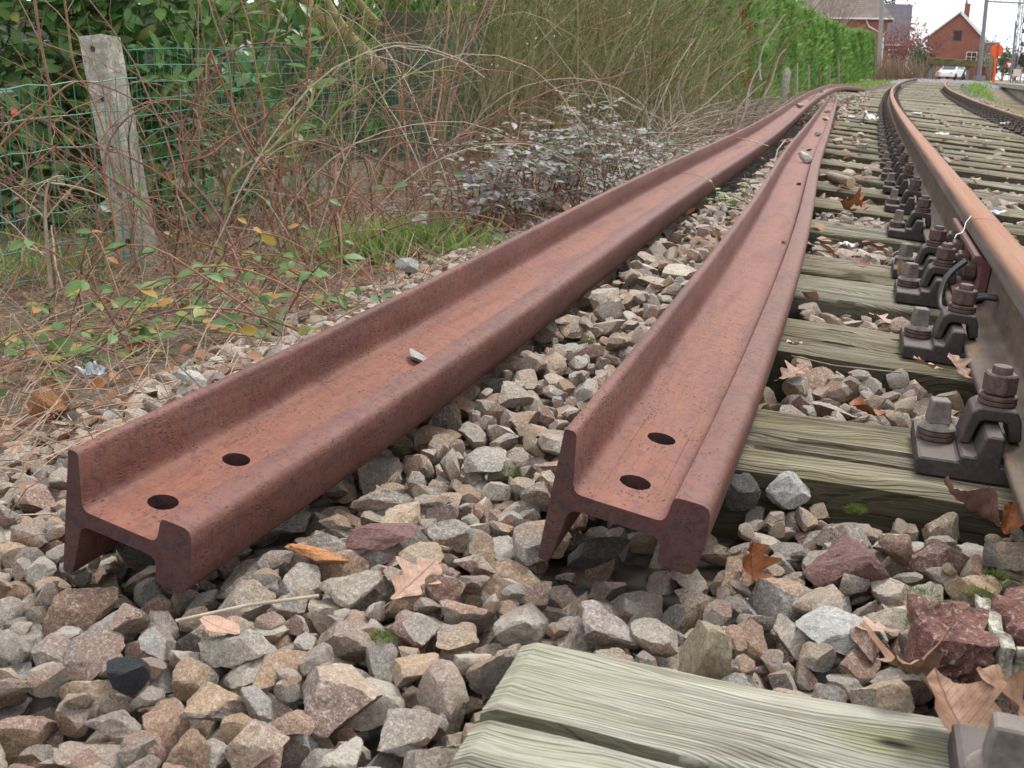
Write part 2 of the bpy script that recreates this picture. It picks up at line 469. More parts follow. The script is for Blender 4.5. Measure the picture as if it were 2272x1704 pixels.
def loose_rail(label, ctrl, rolls, holes):
    root = empty('loose_rail', ctrl[0])
    tag(root, label, 'rail')
    f, L = spline_path(ctrl)
    o0 = Vector(ctrl[0])
    def frame(s):
        p = Vector(f(s)); t = (Vector(f(s + 0.01)) - Vector(f(max(s - 0.01, 0)))).normalized()
        r = Vector((t.y, -t.x, 0)).normalized(); u = r.cross(t)
        rl = R(float(np.interp(s, rolls[0], rolls[1])))
        return p - o0, r * math.cos(rl) - u * math.sin(rl), u * math.cos(rl) + r * math.sin(rl)
    st = [0.0, 0.002] + list(np.arange(0.06, 3.0, 0.07)) + list(np.arange(3.0, L, 0.3)) + [L]
    sweep('foot', FOOT, st, frame, RUST_FOOT, root, mat_cap=RUST_CUT)
    sweep('head', HEAD, st, frame, RUST_HEAD, root, mat_cap=RUST_CUT)
    # web: the end piece carries two bolt holes, the rest is swept
    from mathutils.geometry import delaunay_2d_cdt
    sE = 0.30; a0, a1 = 0.040, 0.094
    vs = [Vector((0, a0)), Vector((sE, a0)), Vector((sE, a1)), Vector((0, a1))]; es = [(0, 1), (1, 2), (2, 3), (3, 0)]
    rings = []
    for hs_, ha, hr in holes:
        b = len(vs); k = 28
        for i in range(k): vs.append(Vector((hs_ + hr * math.cos(2 * math.pi * i / k), ha + hr * math.sin(2 * math.pi * i / k))))
        es += [(b + i, b + (i + 1) % k) for i in range(k)]; rings.append((b, k))
    ov, oe, of, orv, ore, orf = delaunay_2d_cdt(vs, es, [], 0, 1e-6)
    of = [q for q in of if not any((sum((ov[i].x for i in q)) / 3 - h[0]) ** 2 + (sum((ov[i].y for i in q)) / 3 - h[1]) ** 2 < (h[2] * 0.98) ** 2 for h in holes)]
    V = []; F = []; rc = []
    nv = len(ov)
    for sg in (1, -1):
        for q in ov:
            O, ea, eb = frame(q.x); bb = sg * 0.0085
            V.append(tuple(O + ea * q.y + eb * bb)); rc.append((q.x, q.y, bb))
    F += [tuple(reversed(q)) for q in of] + [tuple(i + nv for i in q) for q in of]
    mi = [0] * len(F)
    # walls of the holes and the cut end, with vertices of their own
    def idx_of(p): return min(range(nv), key=lambda i: (ov[i] - p).length_squared)
    for b, k in rings:
        ids = [idx_of(vs[b + i]) for i in range(k)]
        base = len(V)
        for sg in (0, 1):
            for i in ids: V.append(V[i + sg * nv]); rc.append(rc[i + sg * nv])
        for i in range(k): F.append((base + i, base + (i + 1) % k, base + k + (i + 1) % k, base + k + i)); mi.append(1)
    e = [idx_of(Vector((0, a0))), idx_of(Vector((0, a1)))]
    base = len(V)
    for i in (e[0], e[1], e[1] + nv, e[0] + nv): V.append(V[i]); rc.append(rc[i])
    F.append((base, base + 1, base + 2, base + 3)); mi.append(1)
    # swept remainder
    stw = [sE] + [s for s in st if s > sE + 0.01]
    for sg in (1, -1):
        base = len(V)
        for s in stw:
            O, ea, eb = frame(s)
            for a, b in ((a0, 0.0085), (0.067, 0.0085), (a1, 0.0085)):
                V.append(tuple(O + ea * a + eb * b * sg)); rc.append((s, a, b * sg))
        for j in range(len(stw) - 1):
            for i in range(2):
                q = (base + j * 3 + i, base + j * 3 + i + 1, base + (j + 1) * 3 + i + 1, base + (j + 1) * 3 + i)
                F.append(q if sg > 0 else tuple(reversed(q))); mi.append(0)
    me = bpy.data.meshes.new('web'); me.from_pydata(V, [], F)
    me.materials.append(RUST_WEB); me.materials.append(RUST_CUT)
    me.polygons.foreach_set('material_index', mi)
    set_rc(me, rc)
    bm = bmesh.new(); bm.from_mesh(me); bmesh.ops.recalc_face_normals(bm, faces=bm.faces[:]); bm.to_mesh(me); bm.free()
    link('web', me, None, root)
    return root, f, L, frame, o0

def foot_path(near, tops):
    P = [Vector(near)]
    for px, py, zt in tops:
        q = at(px, py, zt); P.append(Vector((q.x - 0.012, q.y + 0.004, zt - 0.069)))
    return P
pA = foot_path((-0.4414, 1.0406, 0.0126), [(700, 739, 0.102), (989, 598, 0.118), (1235, 476, 0.13), (1472, 364, 0.14), (1617, 300, 0.15), (1761, 222, 0.20), (1816, 195, 0.265), (1863, 187, 0.285), (1906, 192, 0.22)])
pB = foot_path((0.0398, 1.0031, 0.0583), [(1380, 803, 0.138), (1500, 658.5, 0.148), (1653, 466, 0.158), (1740, 336, 0.158), (1779, 289, 0.153)])
_d = (pB[-1] - pB[2]); _d = _d / _d.y
for _y, _z in ((11.0, 0.068), (15.0, 0.055), (18.6, 0.045)):
    _q = pB[2] + _d * (_y - pB[2].y); _q.z = _z; pB.append(_q)
HOLES = [(0.064, 0.067, 0.0158), (0.190, 0.067, 0.0158)]
railA = loose_rail('rusty loose rail lying on its side on the ballast, the left and longer one', pA, ([0, 1.5, 6, 14, 22, 40], [11, 11, 9, 6, 0, 0]), HOLES)
railB = loose_rail('rusty loose rail lying on its side on the sleeper ends, the right and shorter one', pB, ([0, 1.5, 6, 40], [10, 8, 6, 5]), HOLES)
# ------------------------------------------------------------------ wooden sleepers
def m_wood(name, pale, mid, moss, moss_amt, dark, knot=None):
    n = N(name)
    r = n.node('ObjectInfo').outputs['Random']
    sh = n.node('CombineXYZ'); n.put(sh.inputs[0], n.math('MULTIPLY', r, 37)); n.put(sh.inputs[1], n.math('MULTIPLY', r, 11))
    c0 = n.node('TexCoord').outputs['Object']
    ad = n.node('VectorMath', operation='ADD'); n.put(ad.inputs[0], c0); n.put(ad.inputs[1], sh)
    def cc(sc):
        m = n.node('Mapping'); n.put(m.inputs[0], ad.outputs[0]); m.inputs['Scale'].default_value = sc; return m.outputs[0]
    warp = n.noise(cc((1.6, 3, 3)), 1.0, 3, 0.5)
    wv = n.node('VectorMath', operation='ADD'); n.put(wv.inputs[0], cc((1.0, 1, 1)))
    off = n.node('CombineXYZ'); n.put(off.inputs[1], n.math('MULTIPLY', warp, 0.16)); n.put(wv.inputs[1], off)
    def wc(sc):
        m = n.node('Mapping'); n.put(m.inputs[0], wv.outputs[0]); m.inputs['Scale'].default_value = sc; return m.outputs[0]
    # growth rings: fine dark lines along the sleeper that bend and split
    wv2 = n.node('TexWave', bands_direction='Y', wave_profile='SAW'); n.put(wv2.inputs['Vector'], wc((0.16, 1, 1)))
    wv2.inputs['Scale'].default_value = 80.0; wv2.inputs['Distortion'].default_value = 4.0; wv2.inputs['Detail'].default_value = 3.0; wv2.inputs['Detail Scale'].default_value = 1.1; wv2.inputs['Detail Roughness'].default_value = 0.6
    ring = wv2.outputs['Fac']
    grain = n.noise(wc((2.2, 150, 60)), 1.0, 4, 0.62)
    fine = n.noise(wc((12, 620, 200)), 1.0, 3, 0.6)
    blot = n.noise(cc((3, 9, 9)), 1.0, 5, 0.65)
    col = n.mix(n.ramp(grain, [(0.36, 0), (0.62, 1)]), mid, pale)
    col = n.mix(n.math('MULTIPLY', n.ramp(blot, [(0.42, 0), (0.64, 1)]), moss_amt), col, moss)
    line = n.math('MULTIPLY', n.ramp(ring, [(0.0, 1), (0.10, 0.85), (0.34, 0), (0.93, 0), (1.0, 1)]), n.ramp(n.noise(cc((2.5, 20, 20)), 1.0, 3, 0.6), [(0.36, 0.15), (0.6, 0.85)]))
    col = n.mix(n.math('MULTIPLY', line, 0.6), col, dark)
    col = n.mix(n.math('MULTIPLY', n.ramp(fine, [(0.52, 0), (0.66, 1)]), 0.45), col, dark)
    st = n.noise(cc((1.4, 16, 16)), 1.0, 5, 0.7)
    col = n.mix(n.ramp(st, [(0.50, 0), (0.64, 0.8)]), col, dark)
    grain = n.math('SUBTRACT', grain, n.math('MULTIPLY', line, 0.9))
    if knot:
        kv = n.node('VectorMath', operation='SUBTRACT'); n.put(kv.inputs[0], c0); kv.inputs[1].default_value = (knot[0], knot[1], 0)
        km = n.node('Mapping'); n.put(km.inputs[0], kv.outputs[0]); km.inputs['Scale'].default_value = (1, 2.1, 0)
        kd = n.node('VectorMath', operation='LENGTH'); n.put(kd.inputs[0], km.outputs[0])
        kk = n.math('ADD', kd.outputs['Value'], n.math('MULTIPLY', n.math('SUBTRACT', blot, 0.5), 0.05))
        col = n.mix(n.ramp(kk, [(0.016, 0.9), (0.055, 0.0)]), col, (0.20, 0.19, 0.10))
        col = n.mix(n.ramp(kk, [(0.006, 1), (0.016, 0)]), col, (0.025, 0.02, 0.016))
    # the flanks turn darker and slightly greener than the top
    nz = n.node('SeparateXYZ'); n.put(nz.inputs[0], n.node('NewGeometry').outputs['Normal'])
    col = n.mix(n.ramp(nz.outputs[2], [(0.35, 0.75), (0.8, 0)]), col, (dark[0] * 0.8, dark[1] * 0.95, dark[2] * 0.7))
    n.bump(n.math('ADD', n.math('MULTIPLY', grain, 1.0), n.math('MULTIPLY', fine, 0.5)), 0.003, 0.9)
    return n.done(col, 0.85, 0.2)
WOOD_PALE = m_wood('weathered_pale_oak', (0.43, 0.42, 0.36), (0.30, 0.285, 0.225), (0.22, 0.225, 0.11), 0.5, (0.085, 0.068, 0.05), (-0.198, 0.077))
WOOD_MOSS = m_wood('weathered_mossy_oak', (0.295, 0.26, 0.19), (0.15, 0.125, 0.085), (0.15, 0.145, 0.045), 0.45, (0.036, 0.027, 0.020))
WOOD_GREY = m_wood('weathered_grey_oak', (0.34, 0.315, 0.25), (0.18, 0.16, 0.115), (0.15, 0.15, 0.055), 0.35, (0.042, 0.034, 0.026))

def sleeper_mesh(x0, x1, wid, hgt, nx, ny, seed, cracks=(), rough=0.0035, follow=False):
    'a weathered baulk: x along the sleeper, y along the track, top at z = 0'
    rs = random.Random(seed)
    if not cracks:
        cracks = [(rs.uniform(x0, x1 - 0.5), rs.uniform(0.5, 1.6), rs.uniform(-0.35, 0.35) * wid, rs.uniform(0.004, 0.009), rs.uniform(0.008, 0.02)) for _ in range(4)]
    # ring of the section: down one flank, over the top, down the other
    flank = 3 if nx > 60 else 2
    top = [(-wid / 2 + wid * j / ny) for j in range(ny + 1)]
    V = []
    xsn = [x0 + (x1 - x0) * (i / nx) for i in range(nx + 1)]
    if nx > 60:   # finer at the near, visible end
        xsn = [x0 + (x1 - x0) * (0.35 * (i / nx) + 0.65 * (i / nx) ** 2.2) for i in range(nx + 1)]
    for x in xsn:
        e0 = 0.006 * mnoise.noise((x * 6, seed, 0)); e1 = 0.006 * mnoise.noise((x * 6, seed, 5))
        row = []
        for j in range(flank): row.append((x, -wid / 2 + e0, -hgt + (hgt - 0.012) * j / flank))
        ymid = None
        if follow:
            cx, cl, cy, cw, cdp = cracks[0]; ymid = cy + 0.012 * math.sin(3.1 * x + seed) + 0.006 * mnoise.noise((x * 8, seed, 1))
        for y in top:
            if follow: y = (ymid + (y / (wid / 2)) * (wid / 2 - ymid)) if y >= 0 else (ymid + (y / (wid / 2)) * (wid / 2 + ymid))
            wy = y + 0.02 * mnoise.noise((x * 1.7, y * 3, seed))
            z = rough * mnoise.noise((x * 2.2, wy * 130, seed)) + rough * 0.7 * mnoise.noise((x * 5, wy * 55, seed + 3))
            z -= 0.004 * max(0, mnoise.noise((x * 3, y * 12, seed + 9)))
            d = min(y + wid / 2, wid / 2 - y)
            if d < 0.016: z -= 0.010 * (1 - d / 0.016) ** 2
            for cx, cl, cy, cw, cdp in cracks:
                t = (x - cx) / cl
                if 0 <= t <= 1:
                    yy = cy + 0.012 * math.sin(3.1 * x + seed) + 0.006 * mnoise.noise((x * 8, seed, 1))
                    ww = cw * (0.35 + math.sin(math.pi * min(max(t, 0.0), 1.0)) ** 0.5) if cl < 3 else cw
                    q = abs(y - yy) / ww
                    if q < 1: z -= cdp * (1 - q * q)
            ex = min(x - x0, x1 - x)
            if ex < 0.012: z -= 0.006 * (1 - ex / 0.012)
            row.append((x, y + (e0 if y < 0 else e1) * abs(y) / (wid / 2), z))
        for j in reversed(range(flank)): row.append((x, wid / 2 + e1, -hgt + (hgt - 0.012) * j / flank))
        V += row
    m = len(V) // (nx + 1)
    F = []
    for i in range(nx):
        for j in range(m - 1):
            F.append((i * m + j, (i + 1) * m + j, (i + 1) * m + j + 1, i * m + j + 1))
        F.append((i * m + m - 1, (i + 1) * m + m - 1, (i + 1) * m, i * m))
    F.append(tuple(range(m))); F.append(tuple(reversed(range(nx * m, (nx + 1) * m))))
    me = bpy.data.meshes.new('railway_sleeper'); me.from_pydata(V, [], F)
    me.polygons.foreach_set('use_smooth', [True] * len(F)); me.set_sharp_from_angle(angle=R(50))
    me.update()
    return me

SLEEPERS = [-1.145, -0.40, 0.19, 0.69, 0.99, 1.71, 2.38, 3.09]
while SLEEPERS[-1] < 57: SLEEPERS.append(SLEEPERS[-1] + 0.66 + 0.03 * math.sin(SLEEPERS[-1] * 7))
ORD = ['nearest', 'second', 'third', 'fourth', 'fifth', 'sixth', 'seventh', 'eighth', 'ninth', 'tenth', 'eleventh', 'twelfth', 'thirteenth', 'fourteenth', 'fifteenth', 'sixteenth', 'seventeenth', 'eighteenth', 'nineteenth', 'twentieth']
SL_LAB = ['pale wooden sleeper with a long split at the bottom of the picture',
          'dark-streaked mossy wooden sleeper beside the cut end of the right loose rail',
          'yellow-green mossy wooden sleeper, third from the camera, with oak leaves behind it',
          'grey wooden sleeper, the front one of the close pair under the rail joint',
          'mossy wooden sleeper, the rear one of the close pair under the rail joint',
          'grey wooden sleeper just beyond the close pair under the rail joint']
far_meshes = [sleeper_mesh(-0.55, 2.06, 0.25, 0.13, 46, 16, 50 + i) for i in range(3)]
dist_meshes = [sleeper_mesh(-0.55, 2.06, 0.25, 0.13, 12, 6, 70 + i) for i in range(2)]
sleeper_objs = []
for i, s in enumerate(SLEEPERS):
    rs = random.Random(100 + i)
    if i == 0:
        me = sleeper_mesh(-0.485, 2.06, 0.27, 0.13, 420, 110, 11, cracks=[(-0.6, 4.0, 0.012, 0.0055, 0.030), (-0.3, 0.7, -0.08, 0.0055, 0.008), (0.0, 0.9, 0.07, 0.0055, 0.007)], rough=0.0025, follow=True)
    elif i < 6:
        cr = {1: [(-0.6, 1.2, -0.02, 0.004, 0.012), (-0.4, 1.6, 0.06, 0.003, 0.010), (-0.5, 0.7, -0.07, 0.004, 0.014)], 2: [(-0.6, 1.0, -0.035, 0.006, 0.016), (-0.5, 0.6, 0.05, 0.003, 0.008)]}.get(i, ())
        me = sleeper_mesh(-0.53, 2.06, 0.25, 0.13, 300, 40, 20 + i, cracks=cr)
    elif s < 12: me = far_meshes[i % 3]
    else: me = dist_meshes[i % 2]
    mat = WOOD_PALE if i == 0 else (WOOD_GREY if i in (3, 5) or (i > 5 and i % 4 == 1) else WOOD_MOSS)
    o = bpy.data.objects.new('railway_sleeper', me); COL.objects.link(o)
    if not me.materials: me.materials.append(mat)
    o.material_slots[0].link = 'OBJECT'; o.material_slots[0].material = mat
    p = trk(s, 0.0, -0.001)
    dz = 0 if i < 6 else rs.uniform(-0.012, 0.006)
    rot = trk_rot(s) @ Matrix.Rotation(rs.uniform(-0.012, 0.012) if i > 0 else 0.0, 3, 'Z')
    o.matrix_world = Matrix.Translation(p + Vector((0, 0, dz))) @ rot.to_4x4()
    if i < 6: lab = SL_LAB[i]; grp = None
    elif i < 20: lab = 'weathered mossy wooden sleeper, the %s one counted from the bottom of the picture' % ORD[i]
    else: lab = 'distant mossy wooden sleeper in the curve of the track, beyond the twentieth'
    tag(o, lab, 'sleeper', 'wooden sleepers under the track')
    sleeper_objs.append(o)

# ------------------------------------------------------------------ running rails
n = N('rail_side_grime')
c = n.coord('rc'); f = n.noise(c, 14, 5, 0.6); g = n.noise(n.coord('rc', (14, 120, 120)), 1, 4, 0.6)
col = n.mix(n.ramp(f, [(0.35, 0), (0.65, 1)]), (0.080, 0.058, 0.047), (0.135, 0.105, 0.085))
col = n.mix(n.ramp(g, [(0.5, 0), (0.66, 0.75)]), col, (0.185, 0.115, 0.045))
n.bump(n.noise(c, 260, 3, 0.6), 0.0008, 0.6)
GRIME = n.done(col, 0.7, 0.3)
n = N('rail_running_surface')
c = n.coord('rc'); sp = n.node('SeparateXYZ'); n.put(sp.inputs[0], n.node('Attribute', attribute_name='rc').outputs['Vector'])
f = n.noise(n.coord('rc', (2.5, 90, 90)), 1, 5, 0.6); g = n.noise(c, 300, 3, 0.6)
topc = n.mix(n.ramp(f, [(0.35, 0), (0.7, 1)]), (0.215, 0.085, 0.036), (0.255, 0.14, 0.088))
topc = n.mix(n.math('MULTIPLY', n.ramp(g, [(0.45, 0), (0.7, 1)]), 0.5), topc, (0.25, 0.09, 0.04))
side = n.mix(n.ramp(f, [(0.4, 0), (0.7, 1)]), (0.13, 0.098, 0.085), (0.215, 0.19, 0.175))
edge = n.ramp(n.math('ADD', sp.outputs[1], n.math('MULTIPLY', n.math('SUBTRACT', f, 0.5), 0.006)), [(0.1375, 0), (0.1475, 1)])
n.bump(g, 0.0006, 0.6)
RUNTOP = n.done(n.mix(edge, side, topc), 0.68, 0.22)

def running_rail(label, r, s0, s1):
    p0 = trk(s0, r, 0.02)
    root = empty('running_rail', p0)
    tag(root, label, 'rail')
    def frame(s):
        m = trk_rot(s)
        return trk(s, r, 0.022) - p0, m.col[2].normalized(), -(m.col[0].normalized())
    st = list(np.arange(s0, min(12, s1), 0.25)) + list(np.arange(max(12, s0), s1, 0.7)) + [s1]
    sweep('foot', FOOT, st, frame, GRIME, root)
    sweep('web', [(0.040, 0.0085), (0.067, 0.0085), (0.094, 0.0085)], st, frame, GRIME, root, mirror_sheet=True)
    sweep('head', [(a, b * 0.82 if abs(b) > 0.012 else b) for a, b in HEAD], st, frame, RUNTOP, root, mat_cap=GRIME)
    return root
JOINT = 0.80
GAUGE = 1.507
running_rail('rusty running rail at the right edge of the picture, near side of the joint', 0.0, -2.4, JOINT - 0.002)
running_rail('rusty running rail beyond the joint, curving away along the row of fastenings', 0.0, JOINT + 0.003, 56.0)
running_rail('far running rail of the track, in front of the platform', GAUGE, -2.4, 50.0)

# ------------------------------------------------------------------ rail fastenings: plate, clips, bolts and coach screws
n = N('fastening_iron')
c = n.coord('Object'); f = n.noise(c, 30, 4, 0.6); g = n.noise(c, 220, 3, 0.6)
nz = n.node('SeparateXYZ'); n.put(nz.inputs[0], n.node('NewGeometry').outputs['Normal'])
col = n.mix(n.ramp(f, [(0.35, 0), (0.7, 1)]), (0.030, 0.026, 0.026), (0.058, 0.044, 0.040))
col = n.mix(n.math('MULTIPLY', n.ramp(g, [(0.5, 0), (0.72, 1)]), 0.4), col, (0.10, 0.075, 0.064))
dust = n.math('MULTIPLY', n.ramp(nz.outputs[2], [(0.5, 0), (0.95, 1)]), n.ramp(f, [(0.25, 0.45), (0.6, 0.95)]))
col = n.mix(dust, col, (0.095, 0.076, 0.067))
n.bump(g, 0.0008, 0.7)
IRON = n.done(col, 0.62, 0.35)
n = N('bolt_iron')
c = n.coord('Object'); f = n.noise(c, 45, 4, 0.6); g = n.noise(c, 260, 3, 0.6)
col = n.mix(n.ramp(f, [(0.35, 0), (0.7, 1)]), (0.060, 0.036, 0.032), (0.125, 0.080, 0.070))
col = n.mix(n.math('MULTIPLY', n.ramp(g, [(0.45, 0), (0.7, 1)]), 0.5), col, (0.17, 0.12, 0.105))
n.bump(g, 0.0008, 0.7)
BOLT = n.done(col, 0.65, 0.35)
n = N('screw_iron')
c = n.coord('Object'); f = n.noise(c, 45, 4, 0.6); g = n.noise(c, 260, 3, 0.6)
col = n.mix(n.ramp(f, [(0.3, 0), (0.7, 1)]), (0.10, 0.08, 0.068), (0.24, 0.21, 0.185))
n.bump(g, 0.0008, 0.7)
SCREW = n.done(col, 0.7, 0.35)

hp = [(0.164, 0.0), (0.164, 0.019), (0.161, 0.022), (0.1185, 0.022), (0.1165, 0.030), (0.101, 0.030), (0.0935, 0.054), (0.090, 0.057), (0.0735, 0.057), (0.0725, 0.022)]
mb = MB(); mb.prism([(x, z) for x, z in hp] + [(-x, z) for x, z in reversed(hp)], -0.08, 0.08)
ME_PLATE = bevelled(mb.mesh('base_plate'), 0.0022)
# clip: an arch over the rib, one leg on the plate step and one on the rail foot
arch = [(0.117, 0.0305), (0.1045, 0.0305), (0.0975, 0.058), (0.092, 0.0615), (0.068, 0.0615), (0.0655, 0.058), (0.062, 0.038), (0.048, 0.041), (0.052, 0.066), (0.058, 0.0765), (0.099, 0.0765), (0.107, 0.070)]
mb = MB(); mb.prism(arch, -0.031, 0.031)
ME_CLIP = bevelled(mb.mesh('clip'), 0.0018)
mb = MB()
hexr = [(0.0205 * math.cos(R(60 * k + 8)), 0.0205 * math.sin(R(60 * k + 8))) for k in range(6)]
mb.prism(hexr, 0.0, 0.025, axis='z')
ME_NUT = bevelled(mb.mesh('nut'), 0.002)
mb = MB(); mb.lathe([(0.0118, 0.0), (0.0118, 0.007), (0.0105, 0.009), (0.004, 0.0095)], 16)
ME_BOLTEND = mb.mesh('bolt_end', 40)
mb = MB()
def helix_ring(mb, r, th, h, z0):
    for k in range(2):
        zz = z0 + k * (h + 0.0006)
        mb.lathe([(r - th, zz), (r - 0.001, zz), (r, zz + 0.001), (r, zz + h - 0.001), (r - 0.001, zz + h), (r - th, zz + h)], 22)
helix_ring(mb, 0.0225, 0.011, 0.0055, 0.0)
ME_WASHER = mb.mesh('spring_washer', 40)
mb = MB()
mb.lathe([(0.0235, 0.0), (0.0225, 0.003), (0.016, 0.008), (0.013, 0.009)], 22)
mb.box((0, 0, 0.0225), (0.0265, 0.0265, 0.029), taper=0.8)
ME_SCREW = bevelled(mb.mesh('coach_screw'), 0.0016)
def fastening(s, r, detail, label, grp, screw_rot):
    root = empty('rail_fastening', trk(s, r))
    root.rotation_euler = trk_rot(s).to_euler()
    tag(root, label, 'fastening', grp)
    place('base_plate', ME_PLATE, IRON, root, (0, 0, 0.0015))
    for sg in (-1, 1):
        q = 0 if sg > 0 else math.pi
        place('clip', ME_CLIP, IRON, root, (0, 0, 0.0015), (0, 0, q))
        bolt = place('clamp_nut', ME_NUT, BOLT, root, (sg * 0.0785, 0, 0.0912), (0, 0, R(random.uniform(0, 60))))
        if detail:
            place('spring_washer', ME_WASHER, BOLT, bolt, (0, 0, -0.0127))
            place('bolt_end', ME_BOLTEND, BOLT, bolt, (0, 0, 0.0245))
        sc = place('coach_screw', ME_SCREW, SCREW, root, (sg * 0.1405, 0.004, 0.0365), (0, 0, R(screw_rot + random.uniform(-25, 25))))
        if detail: place('spring_washer', ME_WASHER, SCREW, sc, (0, 0, -0.0125))
    return root
for i, s in enumerate(SLEEPERS):
    if s > 40: break
    lab = ('dark iron rail fastening on the %s sleeper, left rail' % (ORD[i] + (' (pale split)' if i == 0 else '') if i < 20 else 'x')) if i < 20 else 'distant iron fastening of the left rail, beyond the twentieth sleeper'
    if i == 3: lab = 'dark iron rail fastening on the front sleeper of the pair under the joint'
    if i == 4: lab = 'dark iron rail fastening on the rear sleeper of the pair under the joint'
    fastening(s, 0.0, s < 14, lab, 'fastenings along the left rail', 15)
    if s > 5.5:
        fastening(s, GAUGE, False, 'small dark iron fastening of the far rail by the platform', 'fastenings along the far rail', 15)

# fishplate of the joint, with its bolts
p0 = trk(JOINT, 0.0, 0.022)
fp = empty('fishplate', p0); fp.rotation_euler = trk_rot(JOINT).to_euler()
tag(fp, 'purple-brown steel fishplate bolted over the joint of the left running rail', 'fishplate')
prof = [(-0.010, 0.098), (-0.034, 0.1125), (-0.043, 0.112), (-0.045, 0.104), (-0.030, 0.094), (-0.026, 0.062), (-0.032, 0.034), (-0.060, 0.022), (-0.060, 0.0155), (-0.026, 0.0235), (-0.010, 0.034)]
mb = MB(); mb.prism([(x, z) for x, z in prof], -0.31, 0.31)
me = mb.mesh('bar'); bevelled(me, 0.0012)
FISH = m_rust('fishplate_rust', ((0.115, 0.055, 0.050), (0.18, 0.095, 0.088), (0.045, 0.026, 0.026), (0.19, 0.075, 0.038)), (60, 60, 60), 0.4)
link('bar', me, FISH, fp)
for y in (-0.235, -0.085, 0.085, 0.235):
    b = place('nut', ME_NUT, BOLT, fp, (-0.028, y, 0.070), (0, R(-90), R(0)))
    place('bolt_end', ME_BOLTEND, BOLT, b, (0, 0, 0.0245))

# two bonding cables that loop from the rail web below the joint
n = N('black_rubber'); M_CABLE = n.done((0.018, 0.018, 0.02), 0.5, 0.4)
for k, (dy, lab) in enumerate([(0.0, 'black bonding cable looping below the rail joint, the front one'), (0.022, 'black bonding cable looping below the rail joint, the rear one')]):
    P = [trk(JOINT - 0.28 + dy, -0.052, 0.115), trk(JOINT - 0.31 + dy, -0.082, 0.085), trk(JOINT - 0.35 + dy, -0.092, 0.05), trk(JOINT - 0.41 + dy, -0.085, 0.038), trk(JOINT - 0.46 + dy, -0.060, 0.06), trk(JOINT - 0.49 + dy, -0.035, 0.085), trk(JOINT - 0.50 + dy, -0.012, 0.088)]
    f, L = spline_path(P)
    mb = MB(); mb.tube([Vector(f(u)) - P[0] for u in np.linspace(0, L, 30)], 0.0045, 8)
    o = mb.build('bonding_cable', M_CABLE, None, 60); o.location = P[0]
    tag(o, lab, 'cable')
n = N('bare_wire'); M_WIRE = n.done((0.62, 0.60, 0.57), 0.4, 0.5)
P = [trk(JOINT + 0.03, -0.030, 0.172), trk(JOINT + 0.01, -0.040, 0.158), trk(JOINT - 0.01, -0.0425, 0.145), trk(JOINT - 0.025, -0.048, 0.139), trk(JOINT - 0.04, -0.058, 0.1365), trk(JOINT - 0.045, -0.061, 0.128)]
mb = MB(); mb.tube([p - P[0] for p in P], 0.0014, 6)
o = mb.build('wire_clip', M_WIRE, None, 60); o.location = P[0]
tag(o, 'thin pale bent wire hooked over the rail head at the joint', 'wire')
# ------------------------------------------------------------------ stones: angular lumps cut by planes
def ico(sub):
    bm = bmesh.new(); bmesh.ops.create_icosphere(bm, subdivisions=sub, radius=1.0)
    v = np.array([tuple(p.co) for p in bm.verts]); f = np.array([[q.index for q in p.verts] for p in bm.faces])
    bm.free(); return v, f
ICO = {k: ico(k) for k in (1, 2, 3, 4)}
NSTONE = 40
def stone_verts(seed, sub, fine=0.0):
    'a stone about 1 unit long: an ellipsoid cut flat by random planes'
    rg = np.random.default_rng(1000 + seed)
    v = ICO[sub][0].copy()
    asp = np.array([1.0, rg.uniform(0.66, 0.95), rg.uniform(0.48, 0.78)])
    for _ in range(int(rg.integers(10, 16))):
        nrm = rg.normal(size=3); nrm /= np.linalg.norm(nrm)
        d = rg.uniform(0.36, 0.74)
        h = v @ nrm - d
        v -= np.outer(np.maximum(h, 0), nrm) * 1.0
    v *= asp * 0.56
    v /= max(np.ptp(v[:, 0]), 1e-6)
    if fine > 0:
        off = rg.uniform(0, 50, 3)
        L = np.linalg.norm(v, axis=1, keepdims=True)
        dd = np.array([mnoise.fractal(Vector(p * 5.5 + off), 0.75, 2.2, 5) for p in v])
        v += v / L * (dd[:, None] * fine)
    return v
def rot_of(q): return np.array(Quaternion(q).to_matrix())
